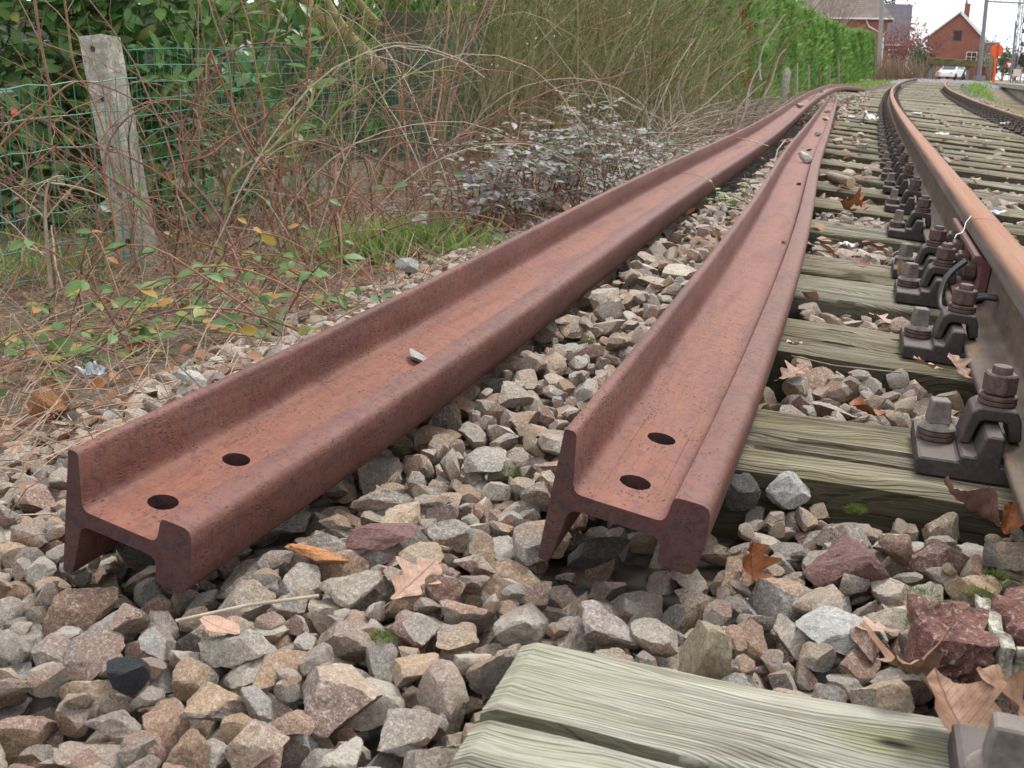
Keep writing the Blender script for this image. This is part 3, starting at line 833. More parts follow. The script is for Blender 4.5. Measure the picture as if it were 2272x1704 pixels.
class Bed:
    'drops stones one by one onto a height map laid along the track; no two overlap'
    RES = 0.003
    def __init__(self, s0, s1, r0, r1, sink=0.0065):
        self.a = float(np.interp(0.5 * (s0 + s1), _S, _hd)); self.o = trk(0.5 * (s0 + s1))
        sm = 0.5 * (s0 + s1)
        self.u0, self.u1, self.v0, self.v1 = s0 - sm, s1 - sm, r0, r1
        self.sink = sink
        self.nu = int((s1 - s0) / self.RES); self.nv = int((r1 - r0) / self.RES)
        U, Vv = np.meshgrid(self.u0 + (np.arange(self.nu) + 0.5) * self.RES, self.v0 + (np.arange(self.nv) + 0.5) * self.RES, indexing='ij')
        X, Y = self.world(U, Vv)
        self.H = gz(X, Y); self.base = self.H.copy()
        self.top = np.full(self.H.shape, -1, int)
        self.out = []
    def world(self, u, v):
        c, n = math.cos(self.a), math.sin(self.a)
        return self.o.x + u * n + v * c, self.o.y + u * c - v * n
    def local(self, X, Y):
        c, n = math.cos(self.a), math.sin(self.a)
        dx, dy = X - self.o.x, Y - self.o.y
        return dx * n + dy * c, dx * c - dy * n
    def block(self, poly, h=5.0):
        'marks a convex outline (world x, y) as occupied up to height h'
        P = np.array([self.local(p[0], p[1]) for p in poly])
        lo = P.min(0); hi = P.max(0)
        i0, i1 = max(int((lo[0] - self.u0) / self.RES) - 1, 0), min(int((hi[0] - self.u0) / self.RES) + 2, self.nu)
        j0, j1 = max(int((lo[1] - self.v0) / self.RES) - 1, 0), min(int((hi[1] - self.v0) / self.RES) + 2, self.nv)
        if i1 <= i0 or j1 <= j0: return
        U, W = np.meshgrid(self.u0 + (np.arange(i0, i1) + 0.5) * self.RES, self.v0 + (np.arange(j0, j1) + 0.5) * self.RES, indexing='ij')
        c = P.mean(0); ins = np.ones(U.shape, bool)
        for k in range(len(P)):
            a, b = P[k], P[(k + 1) % len(P)]
            e = b - a; sg = np.sign(e[0] * (c[1] - a[1]) - e[1] * (c[0] - a[0]))
            ins &= (e[0] * (W - a[1]) - e[1] * (U - a[0])) * sg >= 0
        sub = self.H[i0:i1, j0:j1]; sub[ins] = np.maximum(sub[ins], h)
    def foot(self, k, q, dia):
        v = STONE_HI[k] @ rot_of(q).T * dia
        c, n = math.cos(self.a), math.sin(self.a)
        u = v[:, 0] * n + v[:, 1] * c; w_ = v[:, 0] * c - v[:, 1] * n
        iu = np.round(u / self.RES).astype(int); iw = np.round(w_ / self.RES).astype(int)
        a0, b0 = iu.min(), iw.min()
        sh = (iu.max() - a0 + 1, iw.max() - b0 + 1)
        lo = np.full(sh, 9.0); hi = np.full(sh, -9.0)
        np.minimum.at(lo, (iu - a0, iw - b0), v[:, 2]); np.maximum.at(hi, (iu - a0, iw - b0), v[:, 2])
        return a0, b0, lo, hi
    def try_at(self, fp, iu, iw):
        a0, b0, lo, hi = fp
        i0, j0 = iu + a0, iw + b0
        if i0 < 0 or j0 < 0 or i0 + lo.shape[0] > self.nu or j0 + lo.shape[1] > self.nv: return None
        h = self.H[i0:i0 + lo.shape[0], j0:j0 + lo.shape[1]]
        ok = lo < 5
        return float((h - lo)[ok].max()) - self.sink
    def drop(self, rg, n_, dia_f, target, tries=5, flat=0.6, where=None, top=0.75):
        for _ in range(n_):
            best = None
            for _t in range(10):
                iu = int(rg.integers(8, self.nu - 8)); iw = int(rg.integers(8, self.nv - 8))
                if where is not None and not where(self.u0 + iu * self.RES, self.v0 + iw * self.RES): continue
                d = self.H[iu, iw] - self.base[iu, iw]
                if best is None or d < best[0]: best = (d, iu, iw)
            if best is None: continue
            T = target(best[1], best[2])
            if self.H[best[1], best[2]] > T: continue
            cand = None
            for _t in range(tries):
                k = int(rg.integers(NSTONE)); dia = dia_f(rg)
                if rg.random() < flat: q = Quaternion((0, 0, 1), rg.uniform(0, 6.28)) @ Quaternion((1, 0, 0), rg.normal() * 0.5) @ Quaternion((0, 1, 0), rg.normal() * 0.45)
                else:
                    q = Quaternion(rg.normal(size=4)); q.normalize()
                fp = self.foot(k, q, dia)
                for _j in range(3):
                    iu = best[1] + int(rg.integers(-5, 6)); iw = best[2] + int(rg.integers(-5, 6))
                    z = self.try_at(fp, iu, iw)
                    if z is None or z > 1: continue
                    sc_ = z + top * float(fp[3].max())
                    if cand is None or sc_ < cand[0]: cand = (sc_, k, q, dia, fp, iu, iw, z)
            if cand is None or cand[0] > T: continue
            self.put(*cand[1:])
    def put(self, k, q, dia, fp, iu, iw, z):
        a0, b0, lo, hi = fp
        i0, j0 = iu + a0, iw + b0
        h = self.H[i0:i0 + lo.shape[0], j0:j0 + lo.shape[1]]; t = self.top[i0:i0 + lo.shape[0], j0:j0 + lo.shape[1]]
        ok = hi > -5
        up = ok & (hi + z > h)
        h[up] = (hi + z)[up]; t[up] = len(self.out)
        x, y = self.world(self.u0 + iu * self.RES, self.v0 + iw * self.RES)
        self.out.append((k, Quaternion(q), dia, Vector((x, y, z))))
    def rest(self, k, q, dia, X, Y):
        'sets one chosen stone down at a chosen place'
        u, v = self.local(X, Y)
        fp = self.foot(k, q, dia); iu, iw = int((u - self.u0) / self.RES), int((v - self.v0) / self.RES)
        z = self.try_at(fp, iu, iw)
        return z
    def height(self, X, Y, rad=0.0):
        u, v = self.local(X, Y); i, j = int((u - self.u0) / self.RES), int((v - self.v0) / self.RES); k = max(int(rad / self.RES), 0)
        w_ = self.H[max(i - k, 0):i + k + 1, max(j - k, 0):j + k + 1]
        return float(w_.max()) if k else float(self.H[i, j])
STONE_HI = [stone_verts(k, 4) for k in range(NSTONE)]

bed = Bed(-1.5, 2.7, -1.5, -0.02)
for i, s in enumerate(SLEEPERS[:10]):
    hw = 0.135 if i == 0 else 0.125
    x0 = -0.487 if i == 0 else -0.53
    bed.block([trk(s - hw, x0), trk(s - hw, 0.1), trk(s + hw, 0.1), trk(s + hw, x0)])
rg = np.random.default_rng(21)
def dia1(r_): return float(np.clip(r_.lognormal(math.log(0.069), 0.27), 0.038, 0.115))
def dia2(r_): return float(np.clip(r_.lognormal(math.log(0.038), 0.25), 0.024, 0.055))
def in_view(u, v):
    X, Y = bed.world(u, v); zc = Y * math.cos(CAM_PITCH) + 0.47 * math.sin(CAM_PITCH)
    if zc < 0.3: return False
    return abs(X / zc) * FPX < 1290 and ((Y * math.sin(CAM_PITCH) - 0.47 * math.cos(CAM_PITCH)) / zc) * FPX > -1010
def level(lift):
    'the height the stones are filled up to'
    def f(iu, iw):
        X, Y = bed.world(bed.u0 + iu * bed.RES, bed.v0 + iw * bed.RES)
        s_, r_ = to_sr(X, Y); s_ = float(s_); r_ = float(r_)
        front = float(np.interp(r_, [-1.5, -1.2, -0.95, -0.75, -0.5, 0], [-0.13, -0.065, -0.045, -0.03, -0.015, -0.010]))
        back = float(np.interp(r_, [-1.5, -1.2, -0.98, -0.85, -0.6, -0.5, 0], [-0.12, -0.05, -0.01, 0.02, 0.025, -0.005, -0.005])) - float(cant(s_)) * max(r_ + 0.16, -0.3) * (r_ > -0.6)
        return front + (back - front) * float(np.clip((s_ + 0.6) / 0.7, 0, 1)) + lift
    return f
bed.drop(rg, 2700, dia1, level(-0.036), tries=4, where=in_view, top=1.0)
for root, f, L, frame, o0 in (railA, railB):
    for k in range(60):
        O, ea, eb = frame(k * 0.09); O2, ea2, eb2 = frame(k * 0.09 + 0.09)
        Q = [o0 + O - eb * 0.070, o0 + O + eb * 0.07, o0 + O + ea * 0.151 + eb * 0.03, o0 + O + ea * 0.151 - eb * 0.036]
        Q2 = [o0 + O2 - eb2 * 0.070, o0 + O2 + eb2 * 0.07, o0 + O2 + ea2 * 0.151 + eb2 * 0.03, o0 + O2 + ea2 * 0.151 - eb2 * 0.036]
        lft = min(Q, key=lambda p: p.x); rgt = max(Q, key=lambda p: p.x); lft2 = min(Q2, key=lambda p: p.x); rgt2 = max(Q2, key=lambda p: p.x)
        bed.block([lft, rgt, rgt2, lft2])
bed.drop(rg, 3200, dia1, level(0.0), tries=7, where=in_view)
bed.drop(rg, 3200, dia2, level(-0.012), tries=5, where=in_view)
# ------------------------------------------------------------------ stone material: many kinds of rock, one for each stone
def m_stone(name, stops, wet=0.0):
    n = N(name)
    r = n.rnd()
    c = n.coord('Object')
    wv = n.math('MULTIPLY', r, 91.0)
    f = n.noise(c, 2.2, 4, 0.6, w=wv); g = n.noise(c, 17, 5, 0.8, w=wv); k = n.noise(c, 55, 3, 0.75, w=wv)
    col = n.ramp(r, stops, 'CONSTANT')
    tint = n.ramp(n.noise(c, 1.4, 3, 0.6, w=n.math('ADD', wv, 7.0)), [(0.34, 0), (0.72, 0.85)])
    col = n.mix(tint, col, n.ramp(n.math('FRACT', n.math('MULTIPLY', r, 7.3)), [(0.0, (0.31, 0.19, 0.10)), (0.3, (0.26, 0.24, 0.215)), (0.55, (0.22, 0.12, 0.085)), (0.8, (0.37, 0.33, 0.27))], 'CONSTANT'))
    col = n.mix(n.ramp(g, [(0.52, 0), (0.64, 0.9)]), col, n.mix(0.55, col, (0.70, 0.66, 0.58)))
    col = n.mix(n.ramp(g, [(0.36, 0.9), (0.48, 0)]), col, n.mix(0.6, col, (0.05, 0.036, 0.03)))
    col = n.mix(n.ramp(k, [(0.57, 0), (0.68, 0.75)]), col, (0.74, 0.70, 0.62))
    col = n.mix(n.ramp(k, [(0.32, 0.7), (0.43, 0)]), col, (0.06, 0.045, 0.038))
    # some stones are pocked like slag
    poc = n.math('ADD', n.voro(c, 17).outputs['Distance'], n.math('MULTIPLY', n.math('SUBTRACT', n.noise(c, 6, 3, 0.6), 0.42), 0.9))
    isp = n.ramp(n.math('FRACT', n.math('MULTIPLY', r, 13.7)), [(0.0, 1), (0.09, 0)], 'CONSTANT')
    pm = n.math('MULTIPLY', n.ramp(poc, [(0.14, 1), (0.30, 0)]), isp)
    col = n.mix(pm, col, (0.03, 0.026, 0.025))
    # a film of rust dust and dirt shared by neighbouring stones
    wp = n.coord('Position'); dz = n.node('SeparateXYZ'); n.put(dz.inputs[0], n.node('NewGeometry').outputs['Normal'])
    dm = n.math('MULTIPLY', n.ramp(n.noise(wp, 4.5, 4, 0.6), [(0.42, 0), (0.68, 0.32)]), n.ramp(n.noise(wp, 60, 3, 0.6), [(0.35, 0.3), (0.6, 1)]))
    col = n.mix(dm, col, (0.235, 0.15, 0.095))
    h = n.math('ADD', n.math('MULTIPLY', g, 0.55), n.math('ADD', n.math('MULTIPLY', f, 1.6), n.math('MULTIPLY', k, 0.25)))
    h = n.math('SUBTRACT', h, n.math('MULTIPLY', pm, 1.2))
    n.bump(h, 0.0045, 0.9)
    return n.done(col, n.ramp(g, [(0.4, 0.72), (0.65, 0.5)]), 0.38)
STOPS = [(0.0, (0.192, 0.105, 0.079)), (0.10, (0.275, 0.243, 0.198)), (0.20, (0.352, 0.237, 0.134)), (0.28, (0.237, 0.198, 0.160)), (0.37, (0.15, 0.135, 0.125)), (0.46, (0.397, 0.358, 0.301)),
         (0.54, (0.288, 0.186, 0.122)), (0.62, (0.205, 0.189, 0.173)), (0.70, (0.352, 0.282, 0.198)), (0.78, (0.237, 0.134, 0.100)), (0.86, (0.301, 0.288, 0.269)), (0.93, (0.122, 0.105, 0.096)), (0.96, (0.512, 0.474, 0.416))]
M_STONE = m_stone('ballast_rock', STOPS)
ME_STONE = []
for k in range(NSTONE):
    me = bpy.data.meshes.new('stone'); me.from_pydata(stone_verts(k, 4, 0.034).tolist(), [], ICO[4][1].tolist())
    me.polygons.foreach_set('use_smooth', [True] * len(me.polygons)); me.set_sharp_from_angle(angle=R(24)); me.materials.append(M_STONE)
    ME_STONE.append(me)

def join_stones(name, lst, sub, parent, fine=0.0, label=None):
    cache = {}
    Vs = []; Fs = []; Os = []; b = 0
    for k, q, dia, p in lst:
        if k not in cache: cache[k] = stone_verts(k, sub, fine)
        v = cache[k]; Vs.append(v @ rot_of(q).T * dia + np.array(p)); Fs.append(ICO[sub][1] + b); b += len(v)
        Os.append(v * 1.0 + (len(Os) * 3.7) % 41)
    V = np.concatenate(Vs); F = np.concatenate(Fs)
    me = bpy.data.meshes.new(name)
    me.vertices.add(len(V)); me.vertices.foreach_set('co', V.astype(np.float32).ravel())
    me.loops.add(F.size); me.loops.foreach_set('vertex_index', F.astype(np.int32).ravel())
    me.polygons.add(len(F)); me.polygons.foreach_set('loop_start', np.arange(0, F.size, 3, dtype=np.int32))
    me.polygons.foreach_set('use_smooth', np.ones(len(F), bool))
    me.update(calc_edges=True)
    at_ = me.attributes.new('sc', 'FLOAT_VECTOR', 'POINT'); at_.data.foreach_set('vector', np.concatenate(Os).astype(np.float32).ravel())
    me.set_sharp_from_angle(angle=R(24))
    o = link(name, me, M_STONE_SC, parent)
    o['kind'] = 'stuff'
    return o
# the same rock for the joined stones, with each stone's own coordinates
def clone_with_attr(mat, attr):
    m2 = mat.copy(); t = m2.node_tree
    a = t.nodes.new('ShaderNodeAttribute'); a.attribute_name = attr
    for nd in list(t.nodes):
        if nd.type == 'TEX_COORD':
            for l in list(t.links):
                if l.from_node == nd: t.links.new(a.outputs['Vector'], l.to_socket)
    for nd in t.nodes:
        if nd.type == 'BUMP': nd.inputs['Distance'].default_value = 0.0035
    return m2
M_STONE_SC = clone_with_attr(M_STONE, 'sc')

cnt = np.bincount(bed.top[bed.top >= 0], minlength=len(bed.out))
def px_size(i):
    k, q, dia, p = bed.out[i]
    d = p - Vector((0, 0, CAM_H)); zc = d.y * math.cos(CAM_PITCH) - d.z * math.sin(CAM_PITCH)
    yc = d.y * math.sin(CAM_PITCH) + d.z * math.cos(CAM_PITCH)
    if zc < 0.2 or abs(d.x / zc) * FPX > 1136 + 60 or abs(yc / zc) * FPX > 852 + 70: return 0
    return cnt[i] / zc ** 2
order = sorted(range(len(bed.out)), key=lambda i: -px_size(i))
big = set(order[:300])
for i in order[:300]:
    k, q, dia, p = bed.out[i]
    place('stone', ME_STONE[k], None, ballast, p, q, dia)
rest = [bed.out[i] for i in range(len(bed.out)) if i not in big and cnt[i] > 3]
join_stones('loose_stones', rest, 2, ballast, 0.03)

# farther along the track: one layer of stones, set on the same ground
rs = np.random.default_rng(3)
far = []
def scatter(s0, s1, r0, r1, step, dmul=1.0):
    for s in np.arange(s0, s1, step):
        near = min(abs(s - q) for q in SLEEPERS)
        for r in np.arange(r0, r1, step):
            s_ = s + rs.uniform(-0.4, 0.4) * step; r_ = r + rs.uniform(-0.4, 0.4) * step
            on_sl = min(abs(s_ - q) for q in SLEEPERS) < 0.15 and -0.56 < r_ < 2.1
            p = trk(s_, r_)
            if on_sl and rs.random() > 0.012: continue
            if abs(r_) < 0.085 or abs(r_ - GAUGE) < 0.085: continue
            if (abs(r_) < 0.2 or abs(r_ - GAUGE) < 0.2) and on_sl: continue
            d = min(max(rs.lognormal(math.log(0.05), 0.25), 0.03), 0.08) * dmul
            z = gz1(p.x, p.y) + d * rs.uniform(0.12, 0.45) + (0.10 if on_sl else (0.036 if r_ < -0.6 else 0.026))
            q = Quaternion((0, 0, 1), rs.uniform(0, 6.28)) @ Quaternion((1, 0, 0), rs.normal() * 0.5)
            far.append((int(rs.integers(NSTONE)), q, d, Vector((p.x, p.y, z))))
scatter(2.55, 6.5, -1.42, -0.1, 0.038)
scatter(0.6, 6.5, 0.1, 2.4, 0.042)
scatter(6.5, 15, -1.4, 2.5, 0.055, 1.1)
scatter(15, 34, -1.4, 2.5, 0.15, 1.3)
def clear_of_rails(item):
    p = item[3]
    for root, f, L, frame, o0 in (railA, railB):
        pass
    return True
def rail_clear(lst):
    pts = []
    for root, f, L, frame, o0 in (railA, railB):
        for u in np.arange(0, L, 0.05):
            O, ea, eb = frame(u); q = o0 + O + ea * 0.075; pts.append((q.y, q.x, q.z))
    A_ = np.array([(q[0], q[1]) for q in pts[:int(railA[2] / 0.05) + 1]]); B_ = np.array([(q[0], q[1]) for q in pts[int(railA[2] / 0.05) + 1:]])
    out_ = []
    for it in lst:
        p = it[3]
        xa = np.interp(p.y, A_[:, 0], A_[:, 1]) if p.y < A_[-1, 0] else 99
        xb = np.interp(p.y, B_[:, 0], B_[:, 1]) if p.y < B_[-1, 0] else 99
        m_ = 0.085 + it[2] * 0.45
        if abs(p.x - xa) < m_ and it[3].y < 14: continue
        if abs(p.x - xb) < m_: continue
        out_.append(it)
    return out_
far = rail_clear(far)
join_stones('distant_stones', far, 1, ballast)
# ------------------------------------------------------------------ foliage helpers
def leaf_tpl(L=1.0, W=0.42, nseg=4, fold=0.18, curl=0.12, tip=1.0):
    'a leaf along +y from the stalk, folded on its midrib'
    V = []; F = []
    for i in range(nseg + 1):
        t = i / nseg
        w_ = W * (math.sin(math.pi * min(t * 0.94 + 0.05, 1.0)) ** 0.8) * (1.0 if t < 0.97 else 0.12 * tip)
        z = -curl * t * t
        V += [(-w_ / 2, t * L, z + fold * w_ * 0.5), (0, t * L, z), (w_ / 2, t * L, z + fold * w_ * 0.5)]
    for i in range(nseg):
        b = i * 3
        F += [(b, b + 1, b + 4, b + 3), (b + 1, b + 2, b + 5, b + 4)]
    return np.array(V), F
def lobed_tpl(kind='oak', seed=0, curl=0.35, n_=28):
    'outline of a lobed leaf, filled from its midrib, then curled'
    rg_ = random.Random(seed)
    right = []
    for i in range(n_ + 1):
        t = i / n_
        if kind == 'oak':
            w_ = 0.30 * math.sin(math.pi * (t ** 1.25)) * (1 + 0.42 * math.sin(t * 22 + 1.2)) + 0.015
            right.append((max(w_, 0.012), t))
        elif kind == 'ovate':
            right.append((0.34 * math.sin(math.pi * min(t * 0.96 + 0.02, 1)) ** 0.75 + 0.012 * (i % 2), t))
        else:
            a = t * math.pi
            w_ = 0.47 * math.sin(a) * (1 + 0.35 * abs(math.sin(t * 7.5)) - 0.25)
            right.append((max(w_, 0.012), t))
    V = []; F = []
    cols = 4
    ph = rg_.uniform(0, 6)
    for w_, t in right:
        for c_ in range(-cols, cols + 1):
            u = c_ / cols
            x = u * w_
            z = curl * (abs(x) ** 1.5) * 1.3 + 0.10 * curl * math.sin(9 * t + ph) * abs(u) + curl * 0.5 * (t - 0.5) ** 2 + 0.05 * curl * mnoise.noise((x * 9, t * 9, seed))
            V.append((x, t, z))
    m = 2 * cols + 1
    for i in range(n_):
        for c_ in range(m - 1):
            F.append((i * m + c_, i * m + c_ + 1, (i + 1) * m + c_ + 1, (i + 1) * m + c_))
    st = len(V)
    V += [(-0.008, 0.0, 0.0), (0.008, 0.0, 0.0), (0.006, -0.16, 0.02), (-0.006, -0.16, 0.02)]
    F.append((st, st + 3, st + 2, st + 1))
    return np.array(V), F
def joined(name, tpl, items, mat, parent=None, stuff=True, smooth=True):
    'many copies of one small shape in one mesh; items are (location, 3x3 matrix, scale)'
    V0, F0 = tpl
    k = len(V0)
    P = np.array([tuple(i[0]) for i in items]); Rm = np.array([np.array(i[1]) for i in items]); S = np.array([i[2] for i in items])
    V = np.einsum('nij,kj->nki', Rm, V0) * S[:, None, None] + P[:, None, :]
    F = []
    nf = np.array([len(f) for f in F0])
    flat = np.concatenate([np.array(f) for f in F0])
    loops = (flat[None, :] + (np.arange(len(items)) * k)[:, None]).ravel()
    me = bpy.data.meshes.new(name)
    me.vertices.add(len(items) * k); me.vertices.foreach_set('co', V.astype(np.float32).ravel())
    me.loops.add(len(loops)); me.loops.foreach_set('vertex_index', loops.astype(np.int32))
    cnt_ = np.tile(nf, len(items)); stt = np.concatenate([[0], np.cumsum(cnt_)[:-1]])
    me.polygons.add(len(cnt_)); me.polygons.foreach_set('loop_start', stt.astype(np.int32))
    me.polygons.foreach_set('use_smooth', np.full(len(cnt_), smooth))
    me.update(calc_edges=True)
    o = link(name, me, mat, parent)
    if stuff: o['kind'] = 'stuff'
    return o
def tpl_mesh(name, tpl, mat):
    me = bpy.data.meshes.new(name); me.from_pydata([tuple(v) for v in tpl[0]], [], tpl[1])
    me.polygons.foreach_set('use_smooth', [True] * len(me.polygons)); me.materials.append(mat)
    return me
def dir_mat(d, up=Vector((0, 0, 1)), spin=0.0):
    'matrix whose y axis is d and whose z axis leans to up'
    y = Vector(d).normalized(); x = y.cross(up)
    if x.length < 1e-4: x = y.cross(Vector((1, 0, 0.1)))
    x.normalize(); z = x.cross(y)
    m = Matrix((x, y, z)).transposed()
    if spin: m = m @ Matrix.Rotation(spin, 3, 'Y')
    return m
def m_leaf(name, stops, rough=0.4, spec=0.45, trans=0.25, vein=0.0):
    n = N(name)
    r = n.rnd()
    col = n.ramp(r, stops)
    c = n.coord('Object')
    f = n.noise(c, 40, 3, 0.6)
    col = n.mix(n.ramp(f, [(0.35, 0.35), (0.65, 0)]), col, n.mix(0.55, col, (0.02, 0.025, 0.01)))
    n.done(col, rough, spec)
    # thin leaves let some light through
    tr = n.node('BsdfTranslucent'); n.put(tr.inputs[0], col)
    mxs = n.node('MixShader'); mxs.inputs[0].default_value = trans
    n.put(mxs.inputs[1], n.b.outputs[0]); n.put(mxs.inputs[2], tr.outputs[0])
    n.put(n.t.nodes['Material Output'].inputs[0], mxs.outputs[0])
    return n.mat
def m_bark(name, stops, sc_=60, rough=0.75):
    n = N(name)
    r = n.rnd(); c = n.coord('Object')
    col = n.ramp(r, stops)
    f = n.noise(c, sc_, 4, 0.65)
    col = n.mix(n.ramp(f, [(0.4, 0.55), (0.62, 0)]), col, n.mix(0.6, col, (0.03, 0.022, 0.02)))
    n.bump(f, 0.002, 0.6)
    return n.done(col, rough, 0.25)
M_CANE = m_bark('rose_cane_bark', [(0.0, (0.21, 0.088, 0.062)), (0.3, (0.31, 0.145, 0.075)), (0.5, (0.19, 0.072, 0.078)), (0.7, (0.33, 0.19, 0.105)), (0.85, (0.23, 0.15, 0.105)), (1.0, (0.15, 0.10, 0.065))])
M_CANE_PALE = m_bark('dead_cane', [(0.0, (0.47, 0.39, 0.30)), (0.5, (0.36, 0.26, 0.18)), (1.0, (0.50, 0.43, 0.35))])
M_CANE_GREEN = m_bark('green_cane', [(0.0, (0.17, 0.22, 0.05)), (1.0, (0.24, 0.25, 0.08))])
M_STEM_OLIVE = m_bark('olive_stem_bark', [(0.0, (0.189, 0.196, 0.063)), (0.35, (0.280, 0.259, 0.119)), (0.6, (0.140, 0.147, 0.049)), (0.8, (0.420, 0.357, 0.231)), (1.0, (0.252, 0.161, 0.099))], 30)
M_STICK = m_bark('dead_stick', [(0.0, (0.36, 0.30, 0.23)), (0.4, (0.24, 0.185, 0.13)), (0.7, (0.46, 0.40, 0.32)), (1.0, (0.18, 0.14, 0.10))])
M_TRUNK = m_bark('mossy_trunk_bark', [(0.0, (0.22, 0.19, 0.075)), (1.0, (0.30, 0.25, 0.10))], 14)
M_LAUREL = m_leaf('laurel_leaf', [(0.0, (0.062, 0.144, 0.037)), (0.4, (0.106, 0.219, 0.056)), (0.75, (0.150, 0.281, 0.077)), (0.95, (0.213, 0.350, 0.106)), (1.0, (0.338, 0.312, 0.088))], 0.42, 0.42, 0.28)
M_BRAMBLE = m_leaf('bramble_leaf', [(0.0, (0.075, 0.155, 0.045)), (0.45, (0.115, 0.205, 0.062)), (0.75, (0.165, 0.26, 0.085)), (0.88, (0.36, 0.30, 0.05)), (0.95, (0.46, 0.22, 0.06)), (1.0, (0.34, 0.13, 0.06))], 0.5, 0.3, 0.3)
M_MAHONIA = m_leaf('mahonia_leaf', [(0.0, (0.13, 0.12, 0.13)), (0.28, (0.20, 0.185, 0.195)), (0.45, (0.11, 0.145, 0.075)), (0.72, (0.09, 0.15, 0.06)), (0.85, (0.22, 0.205, 0.215)), (0.97, (0.20, 0.17, 0.18)), (1.0, (0.34, 0.09, 0.09))], 0.48, 0.35, 0.15)
M_DEADLEAF = m_leaf('dead_leaf', [(0.0, (0.25, 0.115, 0.058)), (0.3, (0.34, 0.19, 0.105)), (0.55, (0.43, 0.26, 0.165)), (0.8, (0.29, 0.11, 0.045)), (1.0, (0.20, 0.12, 0.08))], 0.65, 0.2, 0.2)
M_STRAW = m_bark('straw', [(0.0, (0.40, 0.30, 0.20)), (0.3, (0.27, 0.17, 0.11)), (0.6, (0.50, 0.42, 0.30)), (0.8, (0.22, 0.11, 0.085)), (1.0, (0.33, 0.22, 0.15))], 200)
M_GRASS = m_leaf('grass_blade', [(0.0, (0.13, 0.26, 0.05)), (0.5, (0.20, 0.37, 0.075)), (0.8, (0.30, 0.43, 0.11)), (1.0, (0.48, 0.42, 0.19))], 0.5, 0.3, 0.3)
M_THUJA = m_leaf('conifer_spray', [(0.0, (0.098, 0.218, 0.057)), (0.4, (0.149, 0.305, 0.071)), (0.75, (0.218, 0.380, 0.092)), (1.0, (0.333, 0.437, 0.127))], 0.6, 0.25, 0.4)
M_THUJA_DEAD = m_leaf('dead_conifer_spray', [(0.0, (0.30, 0.085, 0.028)), (1.0, (0.40, 0.14, 0.05))], 0.7, 0.2, 0.2)
TPL_LEAF = leaf_tpl(); TPL_LEAF_W = leaf_tpl(1.0, 0.55, 4, 0.25, 0.2); TPL_BLADE = leaf_tpl(1.0, 0.045, 4, 0.3, 0.35)

def curve_pts(P, n_=20):
    f, L = spline_path(P)
    return [Vector(f(u)) for u in np.linspace(0, L, n_)]
def wobble(pts, amp, rg_, fr=6.0):
    o = rg_.uniform(0, 100)
    return [p + Vector((mnoise.noise((p.x * fr + o, p.y * fr, p.z * fr)), mnoise.noise((p.x * fr, p.y * fr + o, p.z * fr)), mnoise.noise((p.x * fr, p.y * fr, p.z * fr + o)))) * amp for p in pts]
def grow(p, d, L, rg_, n_=12, droop=0.5, wig=0.25):
    'a cane that starts at p towards d and bends over'
    pts = [Vector(p)]; d = Vector(d).normalized(); st = L / n_
    for i in range(n_):
        d = (d + Vector((rg_.normal() * wig, rg_.normal() * wig, rg_.normal() * wig * 0.6)) * 0.35 + Vector((0, 0, -droop * i / n_ * 0.35))).normalized()
        pts.append(pts[-1] + d * st)
    return pts
def cane(mb, pts, r0, r1, rg_, twigs=4, tl=0.25, seg=5, thorn=True):
    n_ = len(pts)
    mb.tube(pts, [r0 + (r1 - r0) * i / (n_ - 1) for i in range(n_)], seg)
    for _ in range(twigs):
        i = int(rg_.integers(2, max(n_ - 1, 3))); i = min(i, n_ - 2)
        t = (pts[i + 1] - pts[i]).normalized()
        d = (t * 0.7 + Vector(rg_.normal(size=3)) * 0.6 + Vector((0, 0, 0.25))).normalized()
        tw = grow(pts[i], d, tl * rg_.uniform(0.4, 1.2), rg_, 6, 0.3, 0.35)
        ra = max(r0 * 0.42, 0.0011)
        mb.tube(tw, [ra * (1 - 0.6 * k / 6) for k in range(7)], 4)

# ------------------------------------------------------------------ leaning concrete post and the green wire fence
n = N('old_concrete')
c = n.coord('Object'); f = n.noise(c, 9, 5, 0.65); g = n.noise(c, 90, 4, 0.7); k = n.noise(c, 30, 4, 0.7)
col = n.mix(n.ramp(f, [(0.35, 0), (0.65, 1)]), (0.25, 0.24, 0.195), (0.36, 0.35, 0.295))
col = n.mix(n.ramp(k, [(0.52, 0), (0.64, 0.8)]), col, (0.48, 0.46, 0.40))
col = n.mix(n.ramp(k, [(0.30, 0.7), (0.44, 0)]), col, (0.13, 0.12, 0.07))
col = n.mix(n.ramp(g, [(0.34, 0.7), (0.44, 0)]), col, (0.08, 0.07, 0.05))
n.bump(n.math('ADD', g, k), 0.004, 0.8)
M_CONC = n.done(col, 0.9, 0.2)
YP = 3.95
pt = at_y(220, 78, YP); pb = at_y(318, 616, YP); pb = pb + (pb - pt).normalized() * 0.08
ax = (pt - pb); HPOST = ax.length
from mathutils.geometry import delaunay_2d_cdt
